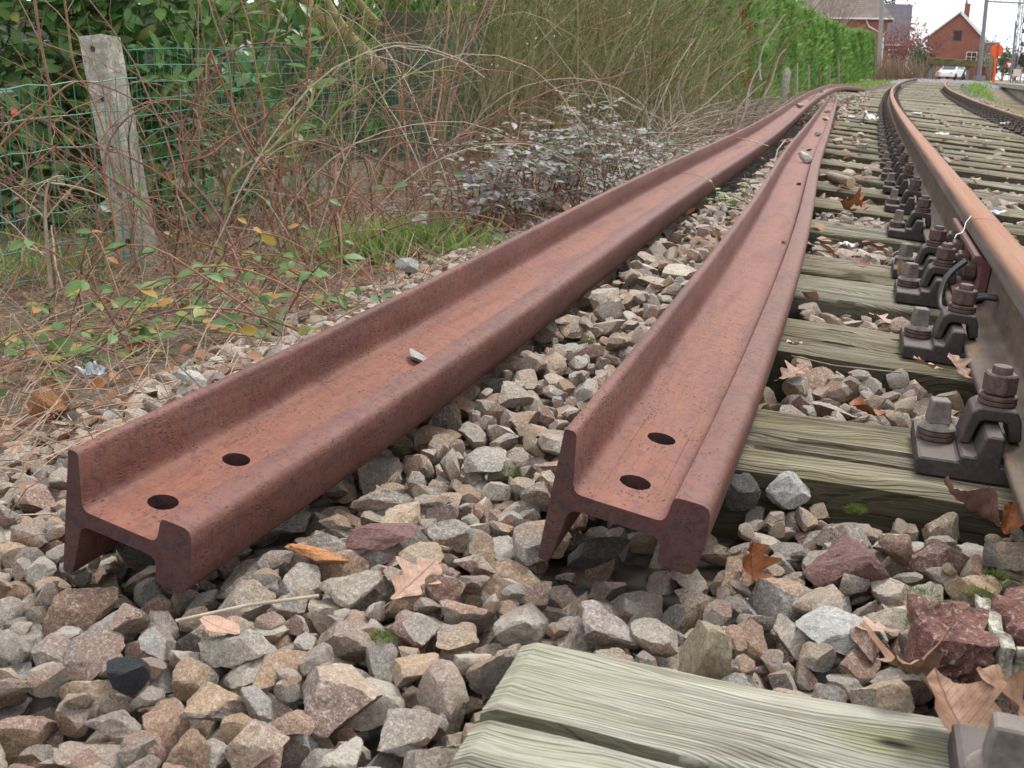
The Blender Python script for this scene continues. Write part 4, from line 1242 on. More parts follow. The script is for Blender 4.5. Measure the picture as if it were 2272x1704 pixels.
def post_mesh(w_, h_, holes, hr, depth):
    vs = [Vector((-w_ / 2, 0)), Vector((w_ / 2, 0)), Vector((w_ / 2, h_)), Vector((-w_ / 2, h_))]; es = [(0, 1), (1, 2), (2, 3), (3, 0)]
    for hx, hz in holes:
        b = len(vs)
        for i in range(14): vs.append(Vector((hx + hr * math.cos(math.pi * i / 7), hz + hr * math.sin(math.pi * i / 7))))
        es += [(b + i, b + (i + 1) % 14) for i in range(14)]
    ov, oe, of, *_r = delaunay_2d_cdt(vs, es, [], 0, 1e-6)
    of = [q for q in of if not any((sum(ov[i].x for i in q) / 3 - hx) ** 2 + (sum(ov[i].y for i in q) / 3 - hz) ** 2 < (hr * 0.97) ** 2 for hx, hz in holes)]
    V = [(p.x, -w_ / 2, p.y) for p in ov]; F = [tuple(q) for q in of]
    for hx, hz in holes:
        b = len(V)
        ring = [(hx + hr * math.cos(math.pi * i / 7), hz + hr * math.sin(math.pi * i / 7)) for i in range(14)]
        V += [(x, -w_ / 2, z) for x, z in ring] + [(x, -w_ / 2 + depth, z) for x, z in ring]
        F += [(b + i, b + (i + 1) % 14, b + 14 + (i + 1) % 14, b + 14 + i) for i in range(14)] + [tuple(b + 14 + i for i in range(14))]
    b = len(V)
    e = w_ / 2; ch = 0.004
    V += [(-e, -e, 0), (e, -e, 0), (e, e, 0), (-e, e, 0), (-e, -e, h_), (e, -e, h_), (e, e, h_ - 0.012), (-e, e, h_ - 0.005)]
    F += [(b + 1, b + 2, b + 6, b + 5), (b + 2, b + 3, b + 7, b + 6), (b + 3, b, b + 4, b + 7), (b + 4, b + 5, b + 6, b + 7)]
    me = bpy.data.meshes.new('concrete_post'); me.from_pydata(V, [], F)
    bm = bmesh.new(); bm.from_mesh(me); bmesh.ops.remove_doubles(bm, verts=bm.verts[:], dist=1e-5); bmesh.ops.recalc_face_normals(bm, faces=bm.faces[:]); bm.to_mesh(me); bm.free()
    return me
hz = [HPOST - 0.045 - i * 0.162 for i in range(6)]
me = post_mesh(0.094, HPOST, [(0.0, z) for z in hz if z > 0.1], 0.0115, 0.06)
zx = ax.normalized(); ang = R(-35)
xx = Vector((math.cos(ang), math.sin(ang), 0)); xx = (xx - zx * xx.dot(zx)).normalized(); yx = zx.cross(xx)
MPOST = Matrix.Translation(pb) @ Matrix((xx, yx, zx)).transposed().to_4x4()
# turn so that the holed face looks towards the camera's left
xr = Matrix.Rotation(R(16), 4, 'Z')
post = link('concrete_post', me, M_CONC); post.matrix_world = MPOST @ xr
tag(post, 'leaning grey concrete fence post with a row of round holes', 'fence post')
mb = MB()
hp_ = [(0.0, 0, 0), (0.012, 0.004, 0.016), (0.002, 0.0, 0.028), (-0.010, -0.002, 0.012), (-0.004, -0.004, -0.014), (0.012, -0.004, -0.024)]
mb.tube(hp_, 0.0022, 6)
lo = mb.build('wire_loop', M_WIRE, post, 60); lo.location = (0.0, -0.0505, hz[2] + 0.02)
n = N('green_plastic_wire'); M_GWIRE = n.done((0.03, 0.19, 0.125), 0.4, 0.5)
def mesh_fence(label, A, B, zA, zB, rows, rowh, colw, rad, slack=0.004):
    'A, B: ends of the run; zA, zB: height of the top wire there'
    root = empty('wire_mesh_fence', (A[0], A[1], zA)); tag(root, label, 'fence')
    rg_ = np.random.default_rng(int(abs(A[0]) * 1000))
    L = math.hypot(B[0] - A[0], B[1] - A[1]); o = Vector((A[0], A[1], zA))
    def P(t, h):
        return Vector((A[0] + (B[0] - A[0]) * t + 0.012 * math.sin(9 * t + h * 3), A[1] + (B[1] - A[1]) * t, zA + (zB - zA) * t - h + slack * math.sin(t * 31 + h * 17))) - o
    nseg = int(L / 0.10) + 2
    for k in range(rows):
        mb = MB(); mb.tube([P(i / nseg, k * rowh) for i in range(nseg + 1)], rad, 5)
        mb.build('horizontal_wire', M_GWIRE, root, 60)
    nv = int(L / colw)
    for k in range(nv + 1):
        t = k / nv
        mb = MB(); mb.tube([P(t, -0.006)] + [P(t + 0.0004 * math.sin(j * 2 + k), j * rowh) for j in range(rows)], rad * 0.9, 4)
        mb.build('vertical_wire', M_GWIRE, root, 60)
    return root
fl = at_y(-160, 210, 3.22); fr_ = at_y(300, 172, 3.9)
mesh_fence('wide green wire mesh in front of the laurel, left of the concrete post', fl, fr_, fl.z, fr_.z, 8, 0.098, 0.051, 0.0020)
f2 = at_y(284, 111, 4.05); f3 = at_y(1064, 97, 8.4)
mesh_fence('fine green wire mesh running back from the concrete post behind the rose canes', f2, f3, f2.z, f3.z, 13, 0.055, 0.052, 0.0016)
# ------------------------------------------------------------------ laurel hedge at the left
rg = np.random.default_rng(77)
root = empty('laurel_hedge', (-2.3, 5.2, -0.3)); tag(root, 'dense dark green laurel hedge behind the wire mesh at the left', 'hedge')
base = Vector((-2.3, 5.2, -0.3))
items = []; mbs = MB()
for _ in range(2300):
    x = rg.uniform(-4.4, -0.95); z = -0.24 + 2.0 * rg.random() ** 0.9
    ph = mnoise.noise((x * 1.3, z * 1.3, 3))
    y = 4.75 + 0.16 * (x + 2.4) + 0.3 * ph + abs(rg.normal()) * 0.30
    if z > 1.0 and rg.random() < 0.4: continue
    if x > -1.45 and rg.random() < 0.75: continue
    p = Vector((x, y, z))
    d = Vector((rg.normal() * 0.5, -0.7 + rg.normal() * 0.35, 0.55 + rg.normal() * 0.4)).normalized()
    L = rg.uniform(0.14, 0.28)
    st = grow(p - d * L, d, L, rg, 5, 0.2, 0.2)
    mbs.tube([q - base for q in st], 0.003, 4)
    nl = int(rg.integers(7, 11))
    for k in range(nl):
        t = 0.25 + 0.75 * k / (nl - 1)
        q = st[min(int(t * 5), 5)]
        a = k * 2.4 + rg.uniform(0, 0.6)
        side = Vector((math.cos(a), math.sin(a) * 0.6, math.sin(a) * 0.7 + 0.15))
        dl = (side * (1.15 - 0.75 * (t > 0.9)) + d * (0.35 + 0.8 * (t > 0.9))).normalized()
        items.append((q - base, dir_mat(dl, Vector((0, -0.5, 1)), rg.normal() * 0.4), rg.uniform(0.072, 0.118)))
mbs.build('branches', m_bark('laurel_bark', [(0, (0.07, 0.075, 0.03)), (1, (0.10, 0.08, 0.04))]), root)
items.sort(key=lambda i: i[0].y + abs(i[0].x - 0.1) * 0.3 + 0.6 * max(0, i[0].z - 1.0))
me = tpl_mesh('leaf', TPL_LEAF, M_LAUREL)
for p, m_, s in items[:300]:
    o = place('leaf', me, None, root, p, m_.to_quaternion(), s)
joined('foliage', TPL_LEAF, items[300:], M_LAUREL, root)
mb = MB(); mb.lathe([(0.001, -0.013), (0.012, -0.006), (0.017, 0.003), (0.013, 0.014), (0.004, 0.019)], 9)
n = N('coral_petal'); M_CORAL = n.done((0.62, 0.13, 0.09), 0.5, 0.3)
o = mb.build('flower_bud', M_CORAL, root, 60); o.location = at_y(34, 253, 4.55) - base

# ------------------------------------------------------------------ wild rose and bramble canes
def pixel_cane(px, Y0, Y1, n_=22):
    k = len(px)
    return curve_pts([at_y(x, y, Y0 + (Y1 - Y0) * i / (k - 1)) for i, (x, y) in enumerate(px)], n_)
CANES = {
 'left': [([(74, -60), (89, 90), (112, 217), (121, 362), (145, 445), (195, 524)], 3.25, 3.4, 0.0048, M_CANE), ([(146, -70), (155, 90), (177, 174), (192, 200), (230, 300), (262, 420), (300, 560)], 3.5, 3.7, 0.0040, M_CANE),
          ([(116, 640), (112, 560), (108, 506), (103, 434), (116, 391), (137, 387)], 2.9, 2.9, 0.0055, M_CANE_PALE), ([(-20, 340), (108, 217), (181, 177), (253, 195), (344, 250), (420, 330)], 3.0, 3.4, 0.0032, M_CANE),
          ([(8, 240), (12, 340), (28, 400), (80, 425), (150, 440), (240, 478), (300, 520)], 3.1, 3.4, 0.0032, M_CANE), ([(20, 640), (52, 560), (62, 460), (62, 350)], 2.9, 3.0, 0.0032, M_CANE),
          ([(270, 600), (262, 520), (250, 470), (233, 362), (246, 311), (289, 260), (344, 228), (398, 221), (470, 246), (506, 259), (586, 246)], 3.3, 3.6, 0.0042, M_CANE)],
 'middle': [([(478, 600), (485, 542), (521, 398), (579, 344), (651, 278), (687, 231), (705, 150)], 3.5, 3.9, 0.0095, M_STEM_OLIVE), ([(520, 580), (485, 470), (434, 409), (398, 344), (394, 300), (434, 217), (481, 159), (542, 105), (608, 94), (690, 110)], 3.4, 3.9, 0.0044, M_CANE),
            ([(640, 580), (618, 499), (564, 354), (521, 260), (503, 127), (467, 22), (455, -40)], 3.5, 4.0, 0.0052, M_CANE), ([(560, 380), (640, 320), (720, 322), (800, 345), (880, 372)], 3.5, 4.0, 0.0034, M_CANE),
            ([(430, 560), (440, 400), (440, 200), (438, 60), (440, -40)], 3.9, 4.2, 0.0042, M_CANE), ([(600, 500), (640, 330), (680, 180), (690, 40), (694, -40)], 3.8, 4.1, 0.0042, M_CANE),
            ([(580, 520), (590, 300), (570, 150), (540, 20), (530, -40)], 3.9, 4.2, 0.0040, M_CANE), ([(380, 360), (470, 340), (520, 300), (600, 260), (700, 170), (780, 60)], 3.4, 3.9, 0.0036, M_CANE), ([(470, 110), (560, 330), (640, 420), (760, 500)], 3.4, 3.6, 0.0040, M_CANE)],
 'right': [([(722, 290), (790, 210), (892, 166), (960, 157), (1011, 159), (1060, 200)], 4.2, 4.6, 0.0052, M_CANE_GREEN), ([(940, 352), (1044, 289), (1199, 210), (1279, 188), (1369, 170), (1500, 112)], 4.2, 5.0, 0.0048, M_CANE),
           ([(780, 560), (801, 485), (816, 416), (845, 354), (874, 322), (989, 325), (1100, 318), (1166, 315), (1213, 325), (1300, 401)], 3.4, 3.8, 0.0036, M_CANE), ([(957, 322), (972, 230), (986, 145), (996, -20)], 4.3, 4.6, 0.0048, M_CANE),
           ([(1000, 253), (1025, 152), (1062, 47), (1090, -20)], 4.4, 4.8, 0.0042, M_CANE), ([(870, 420), (885, 300), (895, 181), (897, 90), (908, -20)], 4.2, 4.5, 0.0042, M_CANE), ([(870, 420), (863, 311), (852, 174), (859, 108), (850, 0)], 4.1, 4.4, 0.0038, M_CANE),
           ([(700, 380), (860, 470), (960, 560)], 3.6, 3.4, 0.0040, M_CANE), ([(790, 200), (795, 120), (812, 20), (818, -30)], 4.2, 4.4, 0.0034, M_CANE_GREEN), ([(1150, 270), (1130, 240), (1190, 150), (1290, 70), (1400, 30)], 5.0, 5.6, 0.0042, M_CANE)],
}
LAB = {'left': 'long arching red-brown rose canes around the concrete post', 'middle': 'tangle of red-brown rose canes with a dark forked stem right of the post', 'right': 'red and green rose canes in front of the grey wall'}
TPL_TRI = []
for key, lst in CANES.items():
    b0 = lst[0]; org = at_y(*b0[0][0], b0[1]); org.z = gz1(org.x, org.y)
    root = empty('rose_bush', org); tag(root, LAB[key], 'bush', 'rose bushes along the wire fence')
    for px, y0, y1, rad, mat in lst:
        P = wobble(pixel_cane(px, y0, y1), 0.012, rg)
        mb = MB(); cane(mb, [p - org for p in P], rad, rad * 0.45, rg, 5 if rad < 0.006 else 9, 0.22, 6)
        mb.build('cane', mat, root, 60)
    # canes of the same bush that fill the tangle
    n_fill = {'left': 22, 'middle': 60, 'right': 44}[key]
    x0, x1 = {'left': (40, 330), 'middle': (360, 760), 'right': (720, 1100)}[key]
    for k in range(n_fill):
        px = rg.uniform(x0, x1); Y = rg.uniform(3.2, 4.2) + (0.6 if key == 'right' else 0)
        p = at_y(px, 600, Y); p.z = gz1(p.x, p.y)
        d = Vector((rg.normal() * 0.55, rg.normal() * 0.3, 1.0))
        P = grow(p, d, rg.uniform(0.6, 1.45), rg, 14, rg.uniform(0.6, 1.9), 0.28)
        mb = MB(); rad = rg.uniform(0.0020, 0.0040)
        cane(mb, [q - org for q in P], rad, rad * 0.4, rg, int(rg.integers(4, 9)), 0.26, 5)
        mb.build('cane', M_CANE_PALE if rg.random() < 0.16 else M_CANE, root, 60)
    me = tpl_mesh('leaf', TPL_LEAF_W, M_BRAMBLE)
    for k in range({'left': 10, 'middle': 16, 'right': 16}[key]):
        px = rg.uniform(x0, x1); p = at_y(px, rg.uniform(320, 560), rg.uniform(3.2, 3.9))
        place('leaf', me, None, root, p - org, dir_mat(Vector((rg.normal(), rg.normal() * 0.5, rg.normal() * 0.5 - 0.2)), Vector((0, -0.6, 1))).to_quaternion(), rg.uniform(0.028, 0.05))

# ------------------------------------------------------------------ bank: trailing brambles, dry stems, litter, grass
def bank_pt(rg_, r0=-2.6, r1=-1.28, s0=-0.9, s1=6.5):
    s = s0 + (s1 - s0) * rg_.random() ** 1.3; r = rg_.uniform(r0, r1)
    X = float(np.interp(s, _S, _X)); Y = float(np.interp(s, _S, _Y)); a = float(np.interp(s, _S, _hd))
    x = X + r * math.cos(a); y = Y - r * math.sin(a)
    return Vector((x, y, gz1(x, y))), s, r
mb = MB()
for _ in range(7500):
    p, s, r = bank_pt(rg, -2.9, -1.20)
    up = rg.random() < 0.13
    d = Vector((rg.normal(), rg.normal(), (0.9 if up else 0.10) + abs(rg.normal()) * 0.25))
    L = rg.uniform(0.06, 0.20) * (1.5 if up and r < -1.7 else 1)
    P = grow(p + Vector((0, 0, rg.uniform(0.0, 0.05))), d, L, rg, 3, 0.8, 0.3)
    ra = rg.uniform(0.0006, 0.0016)
    mb.tube(P, [ra, ra, ra * 0.8, ra * 0.5], 3, cap=False)
o = mb.build('dry_grass', M_STRAW); tag(o, 'dry tan grass and thin dead stems covering the bank', None, None, 'stuff')
items = []
for _ in range(2600):
    p, s, r = bank_pt(rg, -3.0, -1.22, -0.9, 7.5)
    items.append((p + Vector((0, 0, rg.uniform(0.005, 0.04))), dir_mat(Vector((rg.normal(), rg.normal(), rg.normal() * 0.35)), Vector((rg.normal() * 0.5, rg.normal() * 0.5, 1))), rg.uniform(0.022, 0.055)))
o = joined('leaf_litter', TPL_LEAF_W, items, M_DEADLEAF); tag(o, 'brown dead leaf litter lying on the bank', None, None, 'stuff')

def bramble_leafset(p, d, s, out_):
    for a in (0, 1.15, -1.15):
        dd = Matrix.Rotation(a, 3, 'Z') @ Vector(d)
        out_.append((p, dir_mat(dd + Vector((0, 0, rg.normal() * 0.25)), Vector((rg.normal() * 0.3, rg.normal() * 0.3 - 0.3, 1)), rg.normal() * 0.25), s * (1.0 if a == 0 else 0.8)))
BR = [('low green bramble trailing over the dry grass at the left edge', (0, 330, 590, 760), 12, 34), ('low green bramble creeping out over the stones left of the long loose rail', (300, 820, 560, 760), 12, 44), ('low bramble at the foot of the rose tangle beside the grass tuft', (560, 1000, 470, 600), 10, 34)]
for lab, (x0, x1, y0, y1), ncane, nset in BR:
    org = at((x0 + x1) / 2, (y0 + y1) / 2, -0.12)
    root = empty('bramble', org); tag(root, lab, 'bramble', 'brambles on the bank')
    sets = []
    for k in range(ncane):
        q = at(rg.uniform(x0, x1), rg.uniform(y0, y1), -0.1); q.z = gz1(q.x, q.y) + 0.02
        P = grow(q, Vector((rg.normal(), rg.normal() * 0.7, 0.55)), rg.uniform(0.35, 0.8), rg, 12, 1.4, 0.25)
        P = [Vector((v.x, v.y, max(v.z, gz1(v.x, v.y) + 0.012))) for v in P]
        mb = MB(); mb.tube([v - org for v in P], [0.0026 * (1 - 0.5 * i / 12) for i in range(13)], 5)
        mb.build('cane', M_CANE, root, 60)
        for i in (4, 7, 10): sets.append((P[i], (P[i] - P[i - 1])))
    for k in range(nset):
        q = at(rg.uniform(x0, x1), rg.uniform(y0, y1), -0.1); q.z = gz1(q.x, q.y) + rg.uniform(0.03, 0.07)
        sets.append((q, Vector((rg.normal(), rg.normal(), 0))))
    me = tpl_mesh('leaf', TPL_LEAF_W, M_BRAMBLE)
    for q, d in sets:
        L_ = []; bramble_leafset(q - org, Vector((d.x + rg.normal() * 0.01, d.y + rg.normal() * 0.01, 0.0)).normalized(), rg.uniform(0.034, 0.058), L_)
        for p, m_, s in L_: place('leaf', me, None, root, p, m_.to_quaternion(), s)

def tuft(label, px, py, z, n_, spread, hgt, mat, name='grass_tuft', lean=(0, 0, 0)):
    org = at(px, py, z); org.z = gz1(org.x, org.y)
    it = []
    for _ in range(n_):
        p = Vector((rg.normal() * spread, rg.normal() * spread * 0.7, 0.0))
        p.z = gz1(org.x + p.x, org.y + p.y) - org.z
        d = Vector((p.x / spread * 0.35 + rg.normal() * 0.35, p.y / spread * 0.3 + rg.normal() * 0.35, 1.0)) + Vector(lean)
        it.append((p, dir_mat(d, Vector((rg.normal(), rg.normal(), 0.3))), hgt * rg.uniform(0.5, 1.25)))
    root = empty(name, org); tag(root, label, 'grass')
    joined('blades', TPL_BLADE, it, mat, root)
    return root
tuft('bright green grass tuft in front of the rose tangle', 868, 545, -0.13, 900, 0.11, 0.14, M_GRASS)
tuft('small green grass tuft against the long loose rail', 1045, 535, -0.08, 150, 0.045, 0.085, M_GRASS)
tuft('tall pale grass clump left of the concrete post foot', 60, 560, -0.2, 130, 0.09, 0.14, M_GRASS)
it = []
for _ in range(2600):
    x = rg.uniform(-3.2, -1.2); y = rg.uniform(3.6, 4.9)
    it.append((Vector((x, y, gz1(x, y))), dir_mat(Vector((rg.normal() * 0.6, rg.normal() * 0.6, 1)), Vector((rg.normal(), rg.normal(), 0.2))), rg.uniform(0.02, 0.06)))
o = joined('lawn_grass', leaf_tpl(1.0, 0.16, 2, 0.3, 0.3), it, M_GRASS); tag(o, 'short bright green grass under the laurel hedge', None, None, 'stuff')
# small weed between the loose rails
org = at(1618, 460, 0.0); org.z = gz1(org.x, org.y)
root = empty('weed', org); tag(root, 'small green feathery weed growing between the two loose rails', 'weed')
org_ = org
me = tpl_mesh('leaf', TPL_LEAF, M_GRASS)
for k in range(9):
    P = grow(Vector((rg.normal() * 0.02, rg.normal() * 0.02, 0.0)), Vector((rg.normal() * 0.35, rg.normal() * 0.3, 1)), rg.uniform(0.07, 0.17), rg, 6, 0.4, 0.2)
    mb = MB(); mb.tube(P, 0.0012, 4); mb.build('stem', M_CANE_GREEN, root)
    for q in P[1:]:
        for j in range(2): place('leaf', me, None, root, q, dir_mat(Vector((rg.normal(), rg.normal(), 0.3)), Vector((0, -0.3, 1))).to_quaternion(), rg.uniform(0.016, 0.03))

# ------------------------------------------------------------------ mahonia with purple-grey leaves
org = at(1180, 430, -0.1); org.z = gz1(org.x, org.y)
root = empty('mahonia_bush', org); tag(root, 'low mahonia bush with glossy purple-grey and green leaves beside the long loose rail', 'bush')
items = []; mbs = MB()
for k in range(340):
    px = float(np.clip(rg.normal(1260, 135), 930, 1490)); line = 468 - (px - 900) * 0.14
    top = float(np.interp(px, [880, 960, 1080, 1160, 1240, 1310, 1400, 1490], [330, 285, 340, 310, 205, 255, 275, 330]))
    py = top + (line + 25 - top) * rg.random() ** 0.75
    Yd = float(np.interp(px, [880, 1480], [3.3, 5.2])) * rg.uniform(0.92, 1.22)
    p = at_y(px, py, Yd)
    if p.z < gz1(p.x, p.y) + 0.03: p.z = gz1(p.x, p.y) + rg.uniform(0.03, 0.10)
    g0 = Vector((p.x + rg.normal() * 0.1, p.y + 0.1, gz1(p.x, p.y)))
    if k % 2 == 0: mbs.tube([g0 - org, (g0 * 0.45 + p * 0.55 + Vector((rg.normal() * 0.03, 0, 0.02))) - org, p - org], [0.0032, 0.0026, 0.0016], 4)
    a = rg.uniform(0, 6.28)
    d = Vector((math.cos(a), math.sin(a) - 0.2, rg.uniform(-0.2, 0.5))).normalized()
    L = rg.uniform(0.10, 0.19); side = d.cross(Vector((0, 0, 1))).normalized()
    mbs.tube([p - org, p + d * L * 0.5 + Vector((0, 0, 0.008)) - org, p + d * L - org], 0.0013, 3)
    for j in range(4):
        q = p + d * L * (0.25 + 0.22 * j) - org
        for sg in (-1, 1):
            items.append((q, dir_mat(side * sg + d * 0.55 + Vector((0, 0, rg.normal() * 0.2)), Vector((rg.normal() * 0.3, -0.25, 1)), rg.normal() * 0.3), rg.uniform(0.025, 0.044)))
    items.append((p + d * L - org, dir_mat(d, Vector((0, -0.25, 1))), rg.uniform(0.026, 0.042)))
st_ = mbs.build('stems', M_CANE, root); st_['kind'] = 'stuff'
items.sort(key=lambda i: i[0].y)
me = tpl_mesh('leaf', TPL_LEAF_W, M_MAHONIA)
for p, m_, s in items[:300]: place('leaf', me, None, root, p, m_.to_quaternion(), s)
joined('foliage', TPL_LEAF_W, items[300:], M_MAHONIA, root)

# ------------------------------------------------------------------ thicket of olive stems along the bank
THICK = [(560, 6.0), (720, 6.6), (1095, 8.2), (1170, 9.0), (1245, 9.8), (1320, 11.0), (1385, 12.4), (1445, 14.2), (1500, 16.5)]
TL = ['small clump of tan and olive stems behind the rose tangle, next to the laurel', 'small clump of tan and olive stems behind the rose tangle, below the leaning trunk', 'leftmost clump of upright olive stems beside the grey wall', 'second clump of olive stems from the grey wall', 'third clump of olive stems from the grey wall', 'fourth clump of olive stems from the grey wall', 'fifth clump of slanting olive stems', 'sixth clump of slanting olive stems, behind the brushwood', 'seventh clump of olive stems next to the conifer hedge', 'last thin clump of olive stems in front of the conifer hedge']
for i, (px, Y) in enumerate(THICK):
    o_ = at_y(px, 300, Y); o_.z = gz1(o_.x, o_.y)
    root = empty('hedge_shrub', o_); tag(root, TL[i], 'shrub', 'clumps of olive stems on the bank')
    mbt = MB()
    wdt = 0.30 + Y * 0.035
    for k in range((72 if i < 7 else 46) if i > 1 else 16):
        b_ = Vector((rg.normal() * wdt * 0.7, rg.normal() * 0.5, 0)); b_.z = gz1(o_.x + b_.x, o_.y + b_.y) - o_.z
        lean = 0.04 + 0.035 * i
        d = Vector((rg.normal() * 0.24 + lean, rg.normal() * 0.25 - 0.08, 1))
        L = rg.uniform(1.3, 2.9) * (0.6, 0.55, 1.0, 1.0, 1.0, 1.0, 0.85, 0.7, 0.55)[i]
        P = grow(b_, d, L, rg, 8, 0.25, 0.2)
        ra = rg.uniform(0.004, 0.013)
        if k < 20:
            mb = MB(); mb.tube(P, [ra * (1 - 0.75 * j / 8) for j in range(9)], 5); mb.build('stem', M_STEM_OLIVE, root, 60)
        else: mbt.tube(P, [ra * 0.7 * (1 - 0.7 * j / 8) for j in range(9)], 4, cap=False)
        for _ in range(8 if i > 1 else 6):
            j = int(rg.integers(1, 8)); t = (P[j + 1] - P[j]).normalized()
            d2 = (t * 0.6 + Vector((rg.normal() * 0.75 + 0.1, rg.normal() * 0.6 - 0.15, 0.25))).normalized()
            T = grow(P[j], d2, rg.uniform(0.2, 0.75), rg, 4, 0.3, 0.45)
            mbt.tube(T, [0.0030, 0.0026, 0.0022, 0.0018, 0.0012], 3, cap=False)
    tw = mbt.build('twigs', M_STEM_OLIVE, root); tw['kind'] = 'stuff'

# brushwood heap
o_ = at(1610, 330, -0.05); o_.z = gz1(o_.x, o_.y)
root = empty('brushwood_heap', o_); tag(root, 'heap of grey dead sticks and twigs between the thicket and the long loose rail', 'brushwood')
mbt = MB()
for k in range(620):
    px = rg.uniform(1380, 1800); Y = float(np.interp(px, [1380, 1800], [5.6, 15])) * rg.uniform(0.9, 1.15)
    p = at_y(px, 250, Y); p.z = gz1(p.x, p.y) + abs(rg.normal()) * 0.12
    d = Vector((rg.normal(), rg.normal() * 0.8, abs(rg.normal()) * 0.45))
    P = grow(p, d, rg.uniform(0.25, 0.9), rg, 5, 0.6, 0.3); ra = rg.uniform(0.0025, 0.0065)
    if k < 90:
        mb = MB(); mb.tube([q - o_ for q in P], [ra * (1 - 0.5 * j / 5) for j in range(6)], 5); mb.build('stick', M_STICK, root, 60)
    else: mbt.tube([q - o_ for q in P], [ra * 0.7 * (1 - 0.5 * j / 5) for j in range(6)], 3, cap=False)
for px, Ya in (([(1688, 178), (1686, 130), (1705, 85), (1742, 91 - 60)], 9.0), ([(1695, 215), (1715, 170), (1737, 115), (1745, 108)], 9.0), ([(1655, 240), (1668, 180), (1690, 140)], 8.0), ([(1640, 290), (1652, 250), (1665, 222)], 7.0), ([(1632, 300), (1640, 240), (1670, 205), (1700, 180)], 7.5), ([(1555, 220), (1570, 160), (1575, 120)], 8.0)):
    P = curve_pts([at_y(x, y, Ya) for x, y in px], 10); mb = MB(); mb.tube([q - o_ for q in P], [0.010 * (1 - 0.6 * j / 9) for j in range(10)], 6); mb.build('stick', M_CANE_PALE, root, 60)
tw = mbt.build('twigs', M_STICK, root); tw['kind'] = 'stuff'
it = []
for _ in range(900):
    px = rg.uniform(1250, 1830); Y = float(np.interp(px, [1250, 1830], [4.6, 17])) * rg.uniform(0.88, 1.15)
    p = at_y(px, 300, Y); p.z = gz1(p.x, p.y) + 0.02
    it.append((p, dir_mat(Vector((rg.normal(), rg.normal(), rg.normal() * 0.4)), Vector((rg.normal() * 0.5, rg.normal() * 0.5, 1))), rg.uniform(0.03, 0.07)))
o = joined('bank_litter', TPL_LEAF_W, it, M_DEADLEAF); tag(o, 'dead leaves strewn under the brushwood along the long loose rail', None, None, 'stuff')
mb = MB()
for _ in range(2600):
    s = 1.0 + 34 * rg.random() ** 1.6; r = rg.uniform(-3.2, -1.3)
    p = trk(s, r); p.z = gz1(p.x, p.y); L = rg.uniform(0.06, 0.22) * (1 + s * 0.02)
    P = grow(p, Vector((rg.normal() * 0.8, rg.normal() * 0.8, 0.7)), L, rg, 3, 0.8, 0.3); ra = 0.0012 * (1 + s * 0.10)
    mb.tube(P, [ra, ra, ra * 0.8, ra * 0.5], 3, cap=False)
o = mb.build('bank_grass', M_STRAW); tag(o, 'dry straw-coloured grass along the bank up to the conifer hedge', None, None, 'stuff')
# ------------------------------------------------------------------ grey garden wall and leaning trunks behind the fence
n = N('wall_concrete')
c = n.coord('Object'); f = n.noise(c, 2.5, 5, 0.65); g = n.noise(c, 30, 4, 0.7)
col = n.mix(n.ramp(f, [(0.35, 0), (0.65, 1)]), (0.085, 0.098, 0.068), (0.135, 0.145, 0.11))
col = n.mix(n.ramp(g, [(0.52, 0), (0.68, 0.6)]), col, (0.20, 0.205, 0.17))
n.bump(g, 0.01, 0.6)
M_WALL = n.done(col, 0.9, 0.2)
wa = at_y(1072, 12, 9.3); wtop = wa.z
root = empty('garden_wall', (wa.x - 2.5, 9.6, -0.35)); tag(root, 'low grey-green concrete panel wall behind the wire fence', 'wall')
for i in range(4):
    xc = wa.x - 0.75 - i * 1.5
    for j in range(4):
        mb = MB(); h = (wtop + 0.35 - 0.05) / 4
        mb.box((0, 0, 0), (1.40, 0.05, h - 0.0015)); me = bevelled(mb.mesh('wall_panel'), 0.004)
        link('wall_panel', me, M_WALL, root).location = (xc - root.location.x, -0.1 * i - 0.0, h * (j + 0.5) + 0.002)
for i in range(5):
    mb = MB(); mb.box((0, 0, 0), (0.10, 0.11, wtop + 0.38)); me = bevelled(mb.mesh('wall_post'), 0.008)
    link('wall_post', me, M_WALL, root).location = (wa.x - i * 1.5 - root.location.x, -0.1 * i + 0.05, (wtop + 0.38) / 2)
for i, (px, lab) in enumerate([([(660, -40), (700, 29), (756, 72), (812, 118), (850, 160)], 'thick yellow-green trunk leaning down to the right behind the rose canes'), ([(715, -20), (752, 45), (790, 92)], 'darker slanting branch beside the yellow-green leaning trunk'), ([(775, -30), (800, 10), (845, 60)], 'short slanting branch right of the leaning trunk')]):
    P = curve_pts([at_y(x, y, 7.4) for x, y in px], 14)
    r0 = [0.040, 0.026, 0.027][i]
    mb = MB(); mb.tube([q - P[-1] for q in P], [r0 * (0.85 + 0.2 * j / 13) for j in range(14)], 9)
    o = mb.build('leaning_trunk', M_TRUNK, None, 60); o.location = P[-1]; tag(o, lab, 'trunk')

